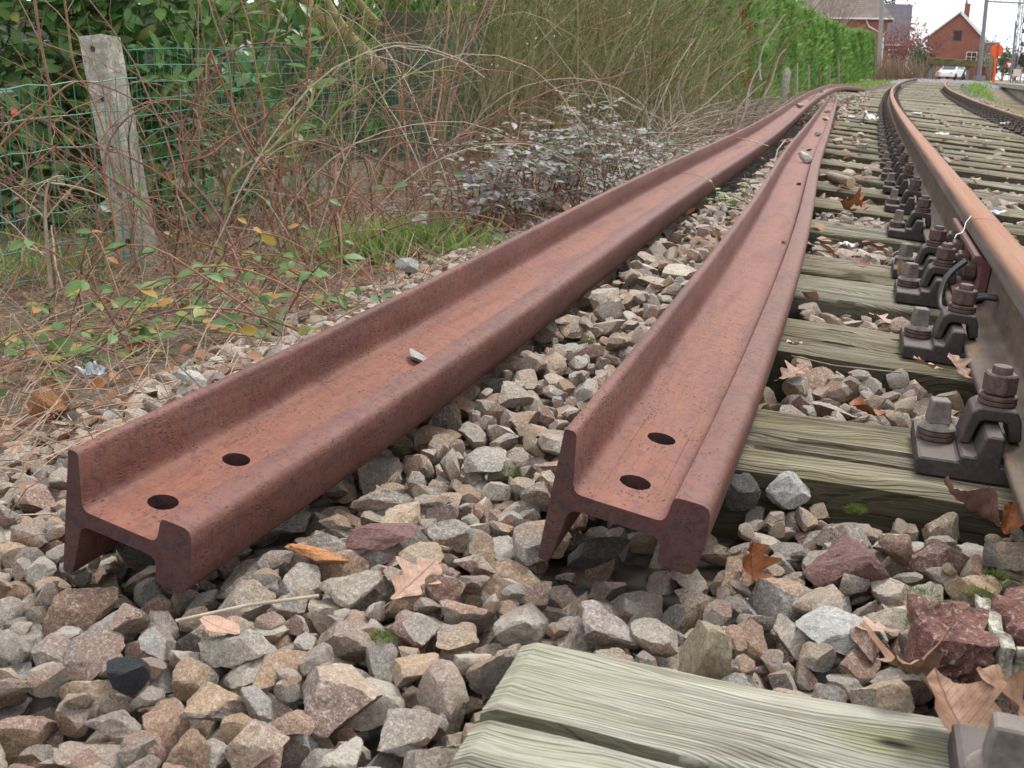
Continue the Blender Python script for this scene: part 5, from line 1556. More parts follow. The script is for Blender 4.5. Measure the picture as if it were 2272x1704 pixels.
# ------------------------------------------------------------------ conifer hedge along the line
rg = np.random.default_rng(12)
TPL_SPRAY = leaf_tpl(1.0, 0.34, 2, 0.5, 0.15)
s = 6.5; i = 0; HEDGE = []
while s < 63:
    HEDGE.append(s); s += 1.75 + 0.04 * i; i += 1
NH = len(HEDGE)
for i, s in enumerate(HEDGE):
    b = trk(s, float(np.interp(s, [6, 14, 20], [-4.9, -4.3, -3.35])) + 0.10 * math.sin(i * 1.7)); b.z = gz1(b.x, b.y)
    H = 2.75 - 0.30 * i / NH + rg.uniform(-0.12, 0.12) - b.z * 0.4
    lab = 'bright green conifer of the trimmed hedge, ' + ('the one with brown dead sprays' if i == 8 else ('the last one by the grey pole' if i == NH - 1 else (ORD[i] + ' from the grey wall' if i < 16 else 'far down the row beyond the sixteenth')))
    if i == 0: lab = 'bright green conifer of the trimmed hedge, nearest the grey wall'
    root = empty('conifer_tree', b); tag(root, lab, 'tree', 'conifers of the green hedge')
    mb = MB(); mb.tube([(0, 0, 0), (0.03, 0, H * 0.5), (0, 0.02, H * 0.93)], [0.06, 0.045, 0.015], 6); mb.build('trunk', M_STEM_OLIVE, root)
    it = []; dead = []
    ns = 3300 if s < 34 else 1900
    for _ in range(ns):
        t = rg.random() ** 0.8; a = rg.uniform(0, 6.283)
        rad = 0.98 * (1 - 0.50 * t ** 2.2) * (0.80 + 0.20 * abs(mnoise.noise((math.cos(a) * 1.6, math.sin(a) * 1.6 + i * 5, t * 5))) + 0.12 * mnoise.noise((a * 3, t * 9, i)))
        rr_ = rad * (1 - 0.35 * rg.random() ** 2.5)
        p = Vector((rr_ * math.cos(a), rr_ * math.sin(a), 0.08 + t * (H - 0.12)))
        d = Vector((math.cos(a) * 0.55 + rg.normal() * 0.35, math.sin(a) * 0.55 + rg.normal() * 0.35, 0.75 + rg.normal() * 0.35))
        item = (p, dir_mat(d, Vector((math.cos(a), math.sin(a), 0.2)), rg.normal() * 0.7), rg.uniform(0.10, 0.22) * (1 if s < 34 else 1.35))
        if i == 8 and abs(mnoise.noise((a * 2, 0, 3))) < 0.5 and math.cos(a - R(-75)) > 0.955 and mnoise.noise((3, t * 4.5, 7)) > -0.25: dead.append(item)
        else: it.append(item)
    joined('crown', TPL_SPRAY, it, M_THUJA, root, stuff=False)
    if dead: joined('dead_spray', TPL_SPRAY, dead, M_THUJA_DEAD, root)
# thin stakes in front of the hedge
for k, (px, y0, y1, Y, lab) in enumerate([(1769, 186, 140, 24, 'thin pale stake in front of the conifer hedge, leftmost'), (1794, 188, 142, 27, 'thin grey stake in front of the conifer hedge, second from the left'), (1818, 188, 141, 30, 'thin pale stake in front of the conifer hedge, third from the left'), (1840, 190, 144, 33, 'thin grey stake in front of the conifer hedge, fourth from the left'), (1860, 192, 127, 36, 'taller brown stake at the thin end of the conifer hedge'), (1940, 170, 118, 58, 'thin grey stake at the far end of the conifer hedge')]):
    p = at_y(px, y1, Y); q = at_y(px + 2, y0, Y); q.z = gz1(q.x, q.y) - 0.02
    mb = MB(); mb.tube([(0, 0, 0), (p - q) * 0.5 + Vector((0.01, 0, 0)), p - q], [0.028 * Y / 30, 0.026 * Y / 30, 0.02 * Y / 30], 7)
    o = mb.build('stake', M_STICK, None, 60); o.location = q; tag(o, lab, 'stake', 'stakes along the conifer hedge')
# grey lichen-covered post stump among the brushwood
p = at_y(1741, 150, 16); q = at_y(1744, 175, 16); q.z = gz1(q.x, q.y)
mb = MB(); mb.lathe([(0.045, 0), (0.05, (p - q).z * 0.5), (0.055, (p - q).z - 0.06), (0.02, (p - q).z)], 9); o = mb.build('post_stump', M_CONC, None, 60); o.location = q
tag(o, 'grey weathered post stump standing in the brushwood', 'post')

# ------------------------------------------------------------------ brick houses in the distance
def m_brick(name, a_, b_, mo, sc_):
    n = N(name)
    c = n.coord('Object', (1, 1, 1))
    x = n.node('SeparateXYZ'); n.put(x.inputs[0], c)
    cb = n.node('CombineXYZ'); n.put(cb.inputs[0], n.math('ADD', x.outputs[0], x.outputs[1])); n.put(cb.inputs[1], x.outputs[2])
    br = n.node('TexBrick'); n.put(br.inputs['Vector'], cb.outputs[0]); br.inputs['Scale'].default_value = sc_
    n.put(br.inputs['Color1'], a_); n.put(br.inputs['Color2'], b_); n.put(br.inputs['Mortar'], mo)
    br.inputs['Mortar Size'].default_value = 0.012
    f = n.noise(c, 0.8, 4, 0.6)
    col = n.mix(n.ramp(f, [(0.4, 0), (0.7, 0.35)]), br.outputs[0], (0.13, 0.065, 0.05))
    return n.done(col, 0.9, 0.2)
M_BRICK = m_brick('red_brick', (0.30, 0.105, 0.072), (0.235, 0.085, 0.065), (0.33, 0.26, 0.22), 4.0)
def m_tiles(name, a_, b_):
    n = N(name); c = n.coord('Object'); wv = n.node('TexWave', bands_direction='Z'); n.put(wv.inputs['Vector'], c); wv.inputs['Scale'].default_value = 1.6; wv.inputs['Distortion'].default_value = 0.6
    col = n.mix(n.ramp(n.noise(c, 1.5, 5, 0.7), [(0.35, 0), (0.7, 1)]), a_, b_); n.bump(wv.outputs[0], 0.03, 0.5)
    return n.done(col, 0.85, 0.25)
M_TILE = m_tiles('grey_brown_roof_tiles', (0.14, 0.115, 0.10), (0.21, 0.175, 0.155))
M_SLATE = m_tiles('slate_roof', (0.115, 0.11, 0.125), (0.17, 0.16, 0.175))
n = N('white_paint'); M_WHITE = n.done((0.75, 0.75, 0.74), 0.5, 0.3)
n = N('window_glass'); M_GLASS = n.done((0.035, 0.045, 0.055), 0.12, 0.6)
n = N('dark_shutter'); M_SHUT = n.done((0.085, 0.10, 0.11), 0.5, 0.3)
def part(name, mat, root, fn, smooth=None):
    mb = MB(); fn(mb); return mb.build(name, mat, root, smooth)
def window(root, x, z, w_, h, y=-0.01, frame=M_WHITE, pane=M_GLASS, cross=True):
    fw = 0.09
    f = part('window_frame', frame, root, lambda m: (m.box((x - w_ / 2 + fw / 2, y, z), (fw, 0.10, h)), m.box((x + w_ / 2 - fw / 2, y, z), (fw, 0.10, h)), m.box((x, y, z + h / 2 - fw / 2), (w_ - 2 * fw, 0.10, fw)), m.box((x, y, z - h / 2 + fw / 2), (w_ - 2 * fw, 0.10, fw)), cross and m.box((x, y - 0.002, z), (0.06, 0.09, h - 2 * fw)), cross and m.box((x, y - 0.004, z + h * 0.12), (w_ - 2 * fw, 0.08, 0.06))))
    part('window_pane', pane, f, lambda m: m.box((x, y + 0.02, z), (w_ - 2 * fw, 0.02, h - 2 * fw)))
# gable house at the right
b = at_y(2109, 172, 176); b.z = 0.25
root = empty('brick_house', b, R(-19)); tag(root, 'red brick house with a steep white-edged gable and a chimney at the right', 'house')
ze, za, hw = 6.1, 9.7, 3.9
part('wall', M_BRICK, root, lambda m: m.prism([(-hw, 0), (hw, 0), (hw, ze), (0.3, za - 0.1), (-hw, ze)], 0, 10))
sl = math.atan2(za - ze, hw)
rf = part('roof', M_SLATE, root, lambda m: (m.prism([(0.3, za), (hw + 0.45, ze - 0.35), (hw + 0.45, ze - 0.15), (0.3, za + 0.2)], -0.25, 10.3), m.prism([(0.3, za + 0.2), (-hw - 0.45, ze - 0.15), (-hw - 0.45, ze - 0.35), (0.3, za)], -0.25, 10.3)))
part('verge_board', M_WHITE, rf, lambda m: m.prism([(0.3, za - 0.28), (hw + 0.5, ze - 0.68), (hw + 0.5, ze - 0.13), (0.3, za + 0.24)], -0.36, -0.26))
part('verge_board', M_WHITE, rf, lambda m: m.prism([(0.3, za + 0.24), (-hw - 0.5, ze - 0.13), (-hw - 0.5, ze - 0.42), (0.3, za - 0.04)], -0.36, -0.26))
ch = part('chimney', M_BRICK, rf, lambda m: m.box((1.15, 1.2, za + 0.25), (0.8, 0.8, 2.0)))
part('chimney_pot', M_TILE, ch, lambda m: m.lathe([(0.16, za + 1.25), (0.13, za + 1.75)], 10, (0.95, 1.2, 0)))
window(root, 0.25, 6.35, 1.25, 1.5, frame=M_SHUT, cross=False)
window(root, 2.55, 3.1, 1.5, 1.9)
part('door', M_SHUT, root, lambda m: m.box((1.9, -0.03, 1.1), (0.95, 0.08, 2.1)))
part('side_wing', M_BRICK, root, lambda m: m.box((5.1, 4.0, 2.7), (2.4 - 0.01, 6, 5.4)))
part('gutter', M_WHITE, root, lambda m: m.box((5.1, 0.85, 5.5), (2.7, 0.25, 0.22)))
window(root, 4.95, 3.0, 0.95, 1.9, y=0.98)
# hipped house above the hedge
b = at_y(1868, 172, 112); b.z = 0.25
root = empty('brick_house', b, R(-17)); tag(root, 'red brick house with a hipped grey tile roof rising above the conifer hedge', 'house')
part('wall', M_BRICK, root, lambda m: m.box((-1.0, 5, 2.8), (9.3, 9, 5.6)))
mb = MB(); e = 0.45
mb.add([(-5.65 - e, 0.5 - e, 5.5), (3.65 + e, 0.5 - e, 5.5), (3.65 + e, 9.5 + e, 5.5), (-5.65 - e, 9.5 + e, 5.5), (-3.0, 5, 9.6), (0.9, 5, 9.6)], [(0, 1, 5, 4), (1, 2, 5), (2, 3, 4, 5), (3, 0, 4), (0, 3, 2, 1)])
rf = mb.build('roof', M_TILE, root)
part('gutter', M_WHITE, rf, lambda m: m.box((-1.0, 0.0, 5.42), (10.3, 0.12, 0.14)))
part('downpipe', M_WHITE, root, lambda m: m.tube([(1.6, 0.38, 5.4), (2.0, 0.30, 4.7), (3.4, 0.35, 4.0), (3.5, 0.4, 0.2)], 0.06, 6))
for wx in (-4.2, -1.8): window(root, wx, 4.0, 1.1, 1.5, y=0.47)
# slate-roofed building behind
b = at_y(1968, 172, 138); b.z = 0.25
root = empty('brick_house', b, R(-17)); tag(root, 'dark slate-roofed brick building behind the grey pole', 'house')
part('wall', M_BRICK, root, lambda m: m.prism([(-5.0, 0), (-5.0, 3.9), (1.9, 3.9), (1.9, 0)], 0.4, 7))
mb = MB(); mb.add([(-5.3, 0, 3.8), (2.05, 0, 3.8), (2.05, 3.7, 8.5), (-5.3, 3.7, 8.7), (2.05, 7.4, 3.8), (-5.3, 7.4, 3.8)], [(0, 1, 2, 3), (3, 2, 4, 5), (1, 4, 2), (0, 3, 5)]); rf = mb.build('roof', M_SLATE, root)
part('gutter', M_WHITE, rf, lambda m: m.box((-1.6, -0.06, 3.78), (7.4, 0.12, 0.12)))
window(root, 0.4, 2.6, 1.1, 1.4, y=0.37)

# ------------------------------------------------------------------ poles, portal, buffer stop, signs
n = N('galvanised_steel'); c = n.coord('Object'); M_STEEL = n.done(n.mix(n.noise(c, 3, 4, 0.6), (0.15, 0.16, 0.175), (0.24, 0.245, 0.255)), 0.6, 0.4)
n = N('pole_concrete'); M_POLE = n.done((0.27, 0.27, 0.265), 0.85, 0.2)
def pole(name, label, cat, px0, px1, Y, zt, r0, r1, mat, fn=None, seg=10):
    b = at_y(px0[0], px0[1], Y); t = at_y(px1[0], px1[1], Y); b.z = max(b.z, 0.0) if b.z < 0.6 else 0.3
    k = (zt - b.z) / (t.z - b.z); t = b + (t - b) * k
    root = empty(name, b); tag(root, label, cat)
    mb = MB(); mb.tube([(0, 0, -0.2), (t - b) * 0.5, t - b], [r0, (r0 + r1) / 2, r1], seg); mb.build('shaft', mat, root, 60)
    return root, b, t
pole('utility_pole', 'grey concrete pole at the far end of the conifer hedge', 'pole', (1950, 178), (1957, 0), 71, 9.5, 0.15, 0.11, M_POLE)
m1, b1, t1 = pole('catenary_mast', 'dark steel mast standing right of the gable house', 'mast', (2172, 176), (2189, 0), 58, 8.0, 0.105, 0.085, M_STEEL)
part('bracket', M_STEEL, m1, lambda m: m.box((0.0, 0, 0.05), (0.45, 0.45, 0.25)))
# lattice mast
b2 = at_y(2251, 178, 64); b2.z = 0.25; t2 = at_y(2268, 0, 64); t2 = b2 + (t2 - b2) * 1.75
root = empty('catenary_mast', b2); tag(root, 'dark lattice mast at the right edge above the walking person', 'mast')
ax_ = t2 - b2
for sx, sy in ((-1, -1), (1, -1), (1, 1), (-1, 1)):
    part('leg', M_STEEL, root, lambda m: m.tube([(sx * 0.14, sy * 0.14, -0.1), ax_ + Vector((sx * 0.09, sy * 0.09, 0))], 0.028, 5))
for k in range(14):
    za_, zb_ = k / 14, (k + 1) / 14; sg = 1 if k % 2 else -1
    part('lattice_bar', M_STEEL, root, lambda m: (m.tube([ax_ * za_ + Vector((-0.13 * sg, -0.13, 0)), ax_ * zb_ + Vector((0.12 * sg, -0.13, 0))], 0.018, 4), m.tube([ax_ * za_ + Vector((-0.13, 0.13 * sg, 0)), ax_ * zb_ + Vector((-0.12, -0.12 * sg, 0))], 0.018, 4)))
for z_ in (2.1, 2.75, 3.3): part('insulator', M_SHUT, root, lambda m: m.lathe([(0.05, -0.12), (0.10, -0.06), (0.06, 0), (0.10, 0.06), (0.05, 0.12)], 10, tuple(ax_ * (z_ / ax_.z) + Vector((0.18, -0.1, 0)))))
# portal beam between the masts
pa = at_y(2190, 3, 58); pb_ = at_y(2270, 7, 63)
root = empty('portal_beam', pa); tag(root, 'thin dark steel beam joining the two masts at the top edge', 'beam')
d_ = pb_ - pa
part('chord', M_STEEL, root, lambda m: m.tube([(0, 0, 0), d_], 0.045, 6)); part('chord', M_STEEL, root, lambda m: m.tube([(0, 0, 0.45), d_ + Vector((0, 0, 0.45))], 0.045, 6))
for k in range(6): part('strut', M_STEEL, root, lambda m: m.tube([d_ * (k / 6), d_ * ((k + 1) / 6) + Vector((0, 0, 0.45))], 0.025, 4))
pole('utility_pole', 'thin dark pole between the orange disc and the lattice mast', 'pole', (2243, 172), (2253, 53), 95, 5.0, 0.07, 0.05, M_STEEL)
for k, (a0, a1, sag) in enumerate([(t1, at_y(2330, -20, 90), 0.5), (at_y(2060, -25, 75), at_y(2330, -40, 90), 0.6)]):
    mb = MB(); P = [a0 + (a1 - a0) * (i / 12) - Vector((0, 0, sag * math.sin(math.pi * i / 12))) for i in range(13)]
    mb.tube([q - a0 for q in P], 0.012, 4); o = mb.build('overhead_wire', M_STEEL); o.location = a0; tag(o, ['thin overhead wire running right from the steel mast', 'thin overhead wire above the gable house'][k], 'wire')
# buffer stop
n = N('mossy_baulk'); c = n.coord('Object'); f = n.noise(c, 4, 5, 0.65); col = n.mix(n.ramp(f, [(0.4, 0), (0.62, 1)]), (0.115, 0.085, 0.055), (0.165, 0.165, 0.055)); n.bump(f, 0.02, 0.6); M_BAULK = n.done(col, 0.9, 0.15)
bl = at_y(2060, 136, 60); br_ = at_y(2163, 142, 60); bc = (bl + br_) / 2
root = empty('buffer_stop', (bc.x, bc.y, 0.30)); tag(root, 'wooden buffer stop with a mossy beam on two dark posts at the track end', 'buffer stop')
tl = math.atan2(br_.z - bl.z, br_.x - bl.x); Lb = (br_ - bl).length
rotb = Matrix.Rotation(-tl, 3, 'Y')
mb = MB(); mb.box((0, 0, 0), (Lb, 0.30, 0.36), rotb); me = bevelled(mb.mesh('beam'), 0.03); link('beam', me, M_BAULK, root).location = (0, 0, bc.z - 0.30)
for sx in (-0.95, 0.95):
    part('post', M_STEEL, root, lambda m: m.box((sx, 0.18, (bc.z - 0.30) / 2 - 0.05), (0.14, 0.05, bc.z - 0.30 + 0.3)))
    part('brace', M_STEEL, root, lambda m: m.tube([(sx, 0.24, bc.z - 0.35), (sx + 0.05, 1.3, -0.05)], 0.05, 6))
for sx in (-0.8, -0.1, 0.75): part('moss_patch', M_BAULK, root, lambda m: m.lathe([(0.22, 0.0), (0.19, 0.02), (0.08, 0.03)], 9, (sx, -0.02, bc.z - 0.30 + 0.165 - sx * math.tan(-tl))))
# orange disc sign
n = N('signal_orange'); M_ORANGE = n.done((0.80, 0.105, 0.012), 0.4, 0.4)
dc = at_y(2212.5, 112.5, 55); pb0 = at_y(2205, 180, 55)
root = empty('disc_signal', pb0); tag(root, 'orange round disc sign on an orange post beside the platform', 'sign')
part('post', M_ORANGE, root, lambda m: m.tube([(0, 0, -0.1), (dc - pb0) - Vector((0.02, 0, 0.30))], 0.05, 8))
dk = part('disc', M_ORANGE, root, lambda m: m.lathe([(0.29, -0.015), (0.295, 0.0), (0.29, 0.015)], 40, tuple(dc - pb0), 0, Matrix.Rotation(R(90), 3, 'X') @ Matrix.Rotation(R(0), 3, 'Y')))
part('stiffener', M_SHUT, dk, lambda m: m.box(tuple(dc - pb0 + Vector((0.02, -0.04, 0.0))), (0.03, 0.03, 0.6)))
# road signs
p = at_y(2061, 110, 92); g_ = at_y(2062, 172, 92); g_.z = 0.3
root = empty('road_sign', g_); tag(root, 'small round white and grey road sign left of the gable house', 'sign')
part('post', M_POLE, root, lambda m: m.tube([(0, 0, 0), p - g_], 0.04, 6))
dk = part('plate', M_WHITE, root, lambda m: m.lathe([(0.20, -0.01), (0.205, 0), (0.20, 0.01)], 24, tuple(p - g_ + Vector((0, -0.05, 0))), 0, Matrix.Rotation(R(90), 3, 'X')))
part('ring', M_POLE, dk, lambda m: m.lathe([(0.11, -0.005), (0.115, 0), (0.11, 0.005)], 20, tuple(p - g_ + Vector((0, -0.066, 0))), 0, Matrix.Rotation(R(90), 3, 'X')))
p = at_y(2239, 144, 115); g_ = at_y(2239, 172, 115); g_.z = 0.3
root = empty('road_sign', g_); tag(root, 'small red and white inverted triangle sign right of the orange disc', 'sign')
part('post', M_POLE, root, lambda m: m.tube([(0, 0, 0), p - g_], 0.04, 6))
n = N('sign_red'); M_RED = n.done((0.45, 0.03, 0.03), 0.4, 0.4)
q = p - g_
dk = part('plate', M_RED, root, lambda m: m.prism([(q.x - 0.42, q.z + 0.28), (q.x + 0.42, q.z + 0.28), (q.x, q.z - 0.45)], q.y - 0.06, q.y - 0.04))
part('face', M_WHITE, dk, lambda m: m.prism([(q.x - 0.26, q.z + 0.19), (q.x + 0.26, q.z + 0.19), (q.x, q.z - 0.26)], q.y - 0.07, q.y - 0.062))

# ------------------------------------------------------------------ platform
n = N('platform_concrete'); c = n.coord('Object'); f = n.noise(c, 1.2, 5, 0.65); g = n.noise(c, 12, 4, 0.7)
nz = n.node('SeparateXYZ'); n.put(nz.inputs[0], n.node('NewGeometry').outputs['Normal'])
col = n.mix(n.ramp(f, [(0.35, 0), (0.65, 1)]), (0.26, 0.25, 0.21), (0.38, 0.37, 0.33)); col = n.mix(n.ramp(g, [(0.5, 0), (0.68, 0.6)]), col, (0.15, 0.18, 0.08))
n.bump(g, 0.01, 0.5); M_PLAT = n.done(col, 0.9, 0.2)
A = at_y(2171, 181, 80); B = at_y(2272, 190, 40); C_ = B + (B - A) * 0.5; C_.z = B.z; A2 = A
dirp = (C_ - A).normalized(); nrm = Vector((-dirp.y, dirp.x, 0)); nrm = nrm if nrm.x > 0 else -nrm
root = empty('platform', A); tag(root, 'low concrete station platform with a pale edge slab at the right', 'platform')
def slab(m, off0, off1, z0, z1, t0=0.0, t1=1.0):
    p0 = (C_ - A) * t0; p1 = (C_ - A) * t1
    q = [p0 + nrm * off0, p1 + nrm * off0, p1 + nrm * off1, p0 + nrm * off1]
    m.add([(v.x, v.y, z0) for v in q] + [(v.x, v.y, z1) for v in q], [(0, 3, 2, 1), (4, 5, 6, 7), (0, 1, 5, 4), (1, 2, 6, 5), (2, 3, 7, 6), (3, 0, 4, 7)])
part('wall', M_PLAT, root, lambda m: slab(m, 0.18, 7, -1.0, -0.155))
for k in range(30): part('edge_slab', M_PLAT, root, lambda m: slab(m, 0.0, 1.1, -0.15, 0.004 * (k % 3), k / 30 + 0.0002, (k + 1) / 30 - 0.0002))
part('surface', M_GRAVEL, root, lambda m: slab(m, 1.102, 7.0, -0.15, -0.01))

# ------------------------------------------------------------------ shrubs, reeds and trees in the distance
def bare_tree(name, label, cat, base, H, spread, nb, mat, rad, leafmat=None, nl=0, ls=0.1, levels=2):
    root = empty(name, base); tag(root, label, cat)
    mbt = MB(); tips = []
    for k in range(nb):
        d = Vector((rg.normal() * spread, rg.normal() * spread, 1))
        P = grow(Vector((rg.normal() * 0.1 * spread * H * 0.3, rg.normal() * 0.1, 0)), d, H * rg.uniform(0.6, 1.05), rg, 7, 0.1, 0.18)
        r0 = rad * rg.uniform(0.5, 1)
        mb = MB(); mb.tube(P, [r0 * (1 - 0.8 * j / 7) for j in range(8)], 5); mb.build('branch', mat, root, 60)
        for _ in range(9):
            j = int(rg.integers(2, 7)); t = (P[j + 1] - P[j]).normalized()
            T = grow(P[j], t * 0.7 + Vector((rg.normal() * 0.7, rg.normal() * 0.7, 0.3)), H * rg.uniform(0.15, 0.4), rg, 4, 0.1, 0.25)
            mbt.tube(T, [r0 * 0.35, r0 * 0.3, r0 * 0.25, r0 * 0.2, r0 * 0.12], 3, cap=False); tips += T[1:]
            for _2 in range(3):
                T2 = grow(T[int(rg.integers(1, 5))], Vector((rg.normal(), rg.normal(), 0.5)), H * rg.uniform(0.06, 0.2), rg, 3, 0.1, 0.3)
                mbt.tube(T2, r0 * 0.14, 3, cap=False); tips += T2[1:]
    tw = mbt.build('twigs', mat, root); tw['kind'] = 'stuff'
    if nl and leafmat:
        it = []
        for _ in range(nl):
            q = tips[int(rg.integers(len(tips)))]
            it.append((q + Vector(rg.normal(size=3)) * ls * 0.6, dir_mat(Vector(rg.normal(size=3)), Vector(rg.normal(size=3))), ls * rg.uniform(0.6, 1.3)))
        joined('crown', TPL_LEAF_W, it, leafmat, root, stuff=False)
    return root
M_REDLEAF = m_leaf('red_shrub_leaf', [(0, (0.20, 0.06, 0.06)), (0.6, (0.30, 0.105, 0.10)), (1, (0.24, 0.15, 0.11))], 0.6, 0.2, 0.2)
M_DARKLEAF = m_leaf('dark_evergreen_leaf', [(0, (0.045, 0.075, 0.035)), (1, (0.085, 0.125, 0.055))], 0.6, 0.2, 0.2)
M_TWIGRED = m_bark('red_twig', [(0, (0.17, 0.085, 0.08)), (1, (0.24, 0.15, 0.13))])
def gp(px, Y): p = at_y(px, 172, Y); p.z = 0.25; return p
bare_tree('red_shrub', 'leggy red-leaved shrub just right of the grey concrete pole', 'shrub', gp(1985, 74), 3.4, 0.35, 12, M_TWIGRED, 0.035, M_REDLEAF, 700, 0.16)
bare_tree('red_shrub', 'red-leaved shrub left of the gable house', 'shrub', gp(2030, 78), 3.7, 0.35, 13, M_TWIGRED, 0.035, M_REDLEAF, 900, 0.16)
bare_tree('evergreen_bush', 'small dark evergreen bush in front of the red shrubs', 'bush', gp(2036, 68), 1.9, 0.35, 8, M_STICK, 0.03, M_DARKLEAF, 900, 0.15)
bare_tree('bare_tree', 'thin bare tree right of the steel mast', 'tree', gp(2196, 120), 5.0, 0.4, 9, M_STICK, 0.06)
bare_tree('bare_tree', 'grey-brown bare tree behind the hedge, in front of the hipped house', 'tree', gp(1815, 62), 6.5, 0.35, 12, M_STICK, 0.06)
bare_tree('bare_tree', 'wispy bare tree between the slate building and the gable house', 'tree', gp(2015, 120), 6.4, 0.45, 10, M_TWIGRED, 0.06)
for k, (px, Y, H, lab) in enumerate([(2222, 170, 5.6, 'dark round tree behind the orange disc'), (2250, 175, 4.6, 'dark round tree behind the lattice mast'), (2290, 170, 5.2, 'dark round tree at the right edge of the picture'), (2185, 185, 4.2, 'dark bushy tree behind the steel mast')]):
    bare_tree('distant_tree', lab, 'tree', gp(px, Y), H, 0.45, 10, M_STICK, 0.08, M_DARKLEAF, 700, 0.42)
bare_tree('evergreen_tree', 'dark green conifer top behind the hipped house', 'tree', gp(1935, 150), 11.5, 0.22, 9, M_STICK, 0.08, M_DARKLEAF, 1200, 0.45)
root = empty('reed_clump', gp(2005, 63)); tag(root, 'tall dry straw-coloured reeds in front of the red shrubs', 'reeds')
mb = MB()
for _ in range(650):
    x = rg.uniform(-1.6, 1.5)
    P = grow(Vector((x, rg.uniform(-1.2, 1.2), 0)), Vector((rg.normal() * 0.22, rg.normal() * 0.2, 1)), rg.uniform(0.5, 1.45), rg, 3, 0.4, 0.15); mb.tube(P, [0.011, 0.010, 0.008, 0.004], 3, cap=False)
o = mb.build('reed_stems', M_STRAW, root); o['kind'] = 'stuff'
it = []
for _ in range(2600):
    s = 50 + rg.normal() * 7; r = rg.uniform(-3.0, -1.2) if rg.random() < 0.6 else 2.75 + rg.normal() * 0.22
    p = trk(s, r); p.z = gz1(p.x, p.y)
    it.append((p, dir_mat(Vector((rg.normal() * 0.5, rg.normal() * 0.5, 1)), Vector((rg.normal(), rg.normal(), 0.2))), rg.uniform(0.08, 0.22)))
o = joined('verge_grass', leaf_tpl(1.0, 0.2, 2, 0.3, 0.3), it, M_GRASS); tag(o, 'green verge grass beside the far end of the track', None, None, 'stuff')
# grey gravel heap at the end of the track
o_ = trk(57.5, 0.9); o_.z = 0.05
V = []; F = []
for j in range(13):
    for i in range(33):
        x = -3.6 + 7.2 * i / 32; y = -2.2 + 4.4 * j / 12
        h = 0.36 * math.exp(-(x / 2.6) ** 4) * math.exp(-(y / 1.5) ** 2) + 0.05 * mnoise.noise((x * 2, y * 2, 0))
        V.append((x, y, h - 0.02))
for j in range(12):
    for i in range(32): F.append((j * 33 + i, j * 33 + i + 1, (j + 1) * 33 + i + 1, (j + 1) * 33 + i))
n = N('blue_grey_gravel'); c = n.coord('Object'); v = n.voro(c, 14); col = n.ramp(v.outputs['Color'], [(0.2, (0.13, 0.135, 0.14)), (0.8, (0.25, 0.255, 0.26))]); n.bump(v.outputs['Distance'], 0.04); M_BGRAV = n.done(col, 0.9, 0.2)
me = bpy.data.meshes.new('gravel_heap'); me.from_pydata(V, [], F); me.polygons.foreach_set('use_smooth', [True] * len(F))
o = link('gravel_heap', me, M_BGRAV); o.location = o_; o.rotation_euler = (0, 0, R(-21)); tag(o, 'low blue-grey gravel heap covering the end of the track', 'gravel heap')

# ------------------------------------------------------------------ white car, seen past the buffer stop
b = at_y(2110, 173, 112); b.z = 0.28
root = empty('parked_car', b, R(-128)); tag(root, 'white hatchback car parked behind the buffer stop', 'car')
n = N('white_car_paint'); M_CAR = n.done((0.72, 0.74, 0.74), 0.25, 0.5); n = N('tyre_rubber'); M_TYRE = n.done((0.02, 0.02, 0.02), 0.8, 0.2); n = N('lamp_glass'); M_LAMP = n.done((0.5, 0.52, 0.55), 0.15, 0.6)
lower = [(-1.95, 0.30), (1.90, 0.28), (2.0, 0.45), (1.97, 0.68), (1.15, 0.92), (-1.85, 0.98), (-1.98, 0.75)]
mb = MB(); mb.prism(lower, -0.82, 0.82); me = bevelled(mb.mesh('body'), 0.06, 2); link('body', me, M_CAR, root)
cab = [(-1.80, 0.96), (1.10, 0.91), (0.35, 1.44), (-1.30, 1.46)]
mb = MB(); mb.add([(x, -0.74 + 0.10 * (z > 1.2), z) for x, z in cab] + [(x, 0.74 - 0.10 * (z > 1.2), z) for x, z in cab], [(0, 1, 2, 3), (7, 6, 5, 4), (1, 5, 6, 2), (2, 6, 7, 3), (3, 7, 4, 0), (0, 4, 5, 1)]); me = bevelled(mb.mesh('cabin'), 0.04, 2); link('cabin', me, M_CAR, root)
part('windscreen', M_GLASS, root, lambda m: m.add([(1.06, -0.62, 0.97), (1.06, 0.62, 0.97), (0.46, 0.56, 1.385), (0.46, -0.56, 1.385)], [(0, 1, 2, 3)])).location = (0.03, 0, 0.02)
for sg in (-1, 1):
    for x0, x1, x2, x3 in ((-0.25, 0.80, 0.30, -0.25), (-1.45, -0.35, -0.35, -1.2)):
        part('side_window', M_GLASS, root, lambda m: m.add([(x0, sg * 0.752, 0.99), (x1, sg * 0.752, 0.99), (x2, sg * 0.672, 1.37), (x3, sg * 0.672, 1.37)], [(0, 1, 2, 3) if sg < 0 else (3, 2, 1, 0)]))
    part('headlight', M_LAMP, root, lambda m: m.box((1.93, sg * 0.58, 0.66), (0.14, 0.34, 0.15)))
    part('mirror', M_CAR, root, lambda m: m.box((0.72, sg * 0.90, 1.0), (0.10, 0.2, 0.13)))
    for x in (-1.25, 1.25):
        wh = part('wheel', M_TYRE, root, lambda m: m.lathe([(0.18, -0.09), (0.29, -0.09), (0.31, -0.05), (0.31, 0.05), (0.29, 0.09), (0.18, 0.09)], 24, (x, sg * 0.76, 0.31), 0, Matrix.Rotation(R(90), 3, 'X')))
        part('rim', M_LAMP, wh, lambda m: m.lathe([(0.02, -0.08), (0.18, -0.07), (0.18, 0.07), (0.02, 0.08)], 16, (x, sg * 0.765, 0.31), 0, Matrix.Rotation(R(90), 3, 'X')))
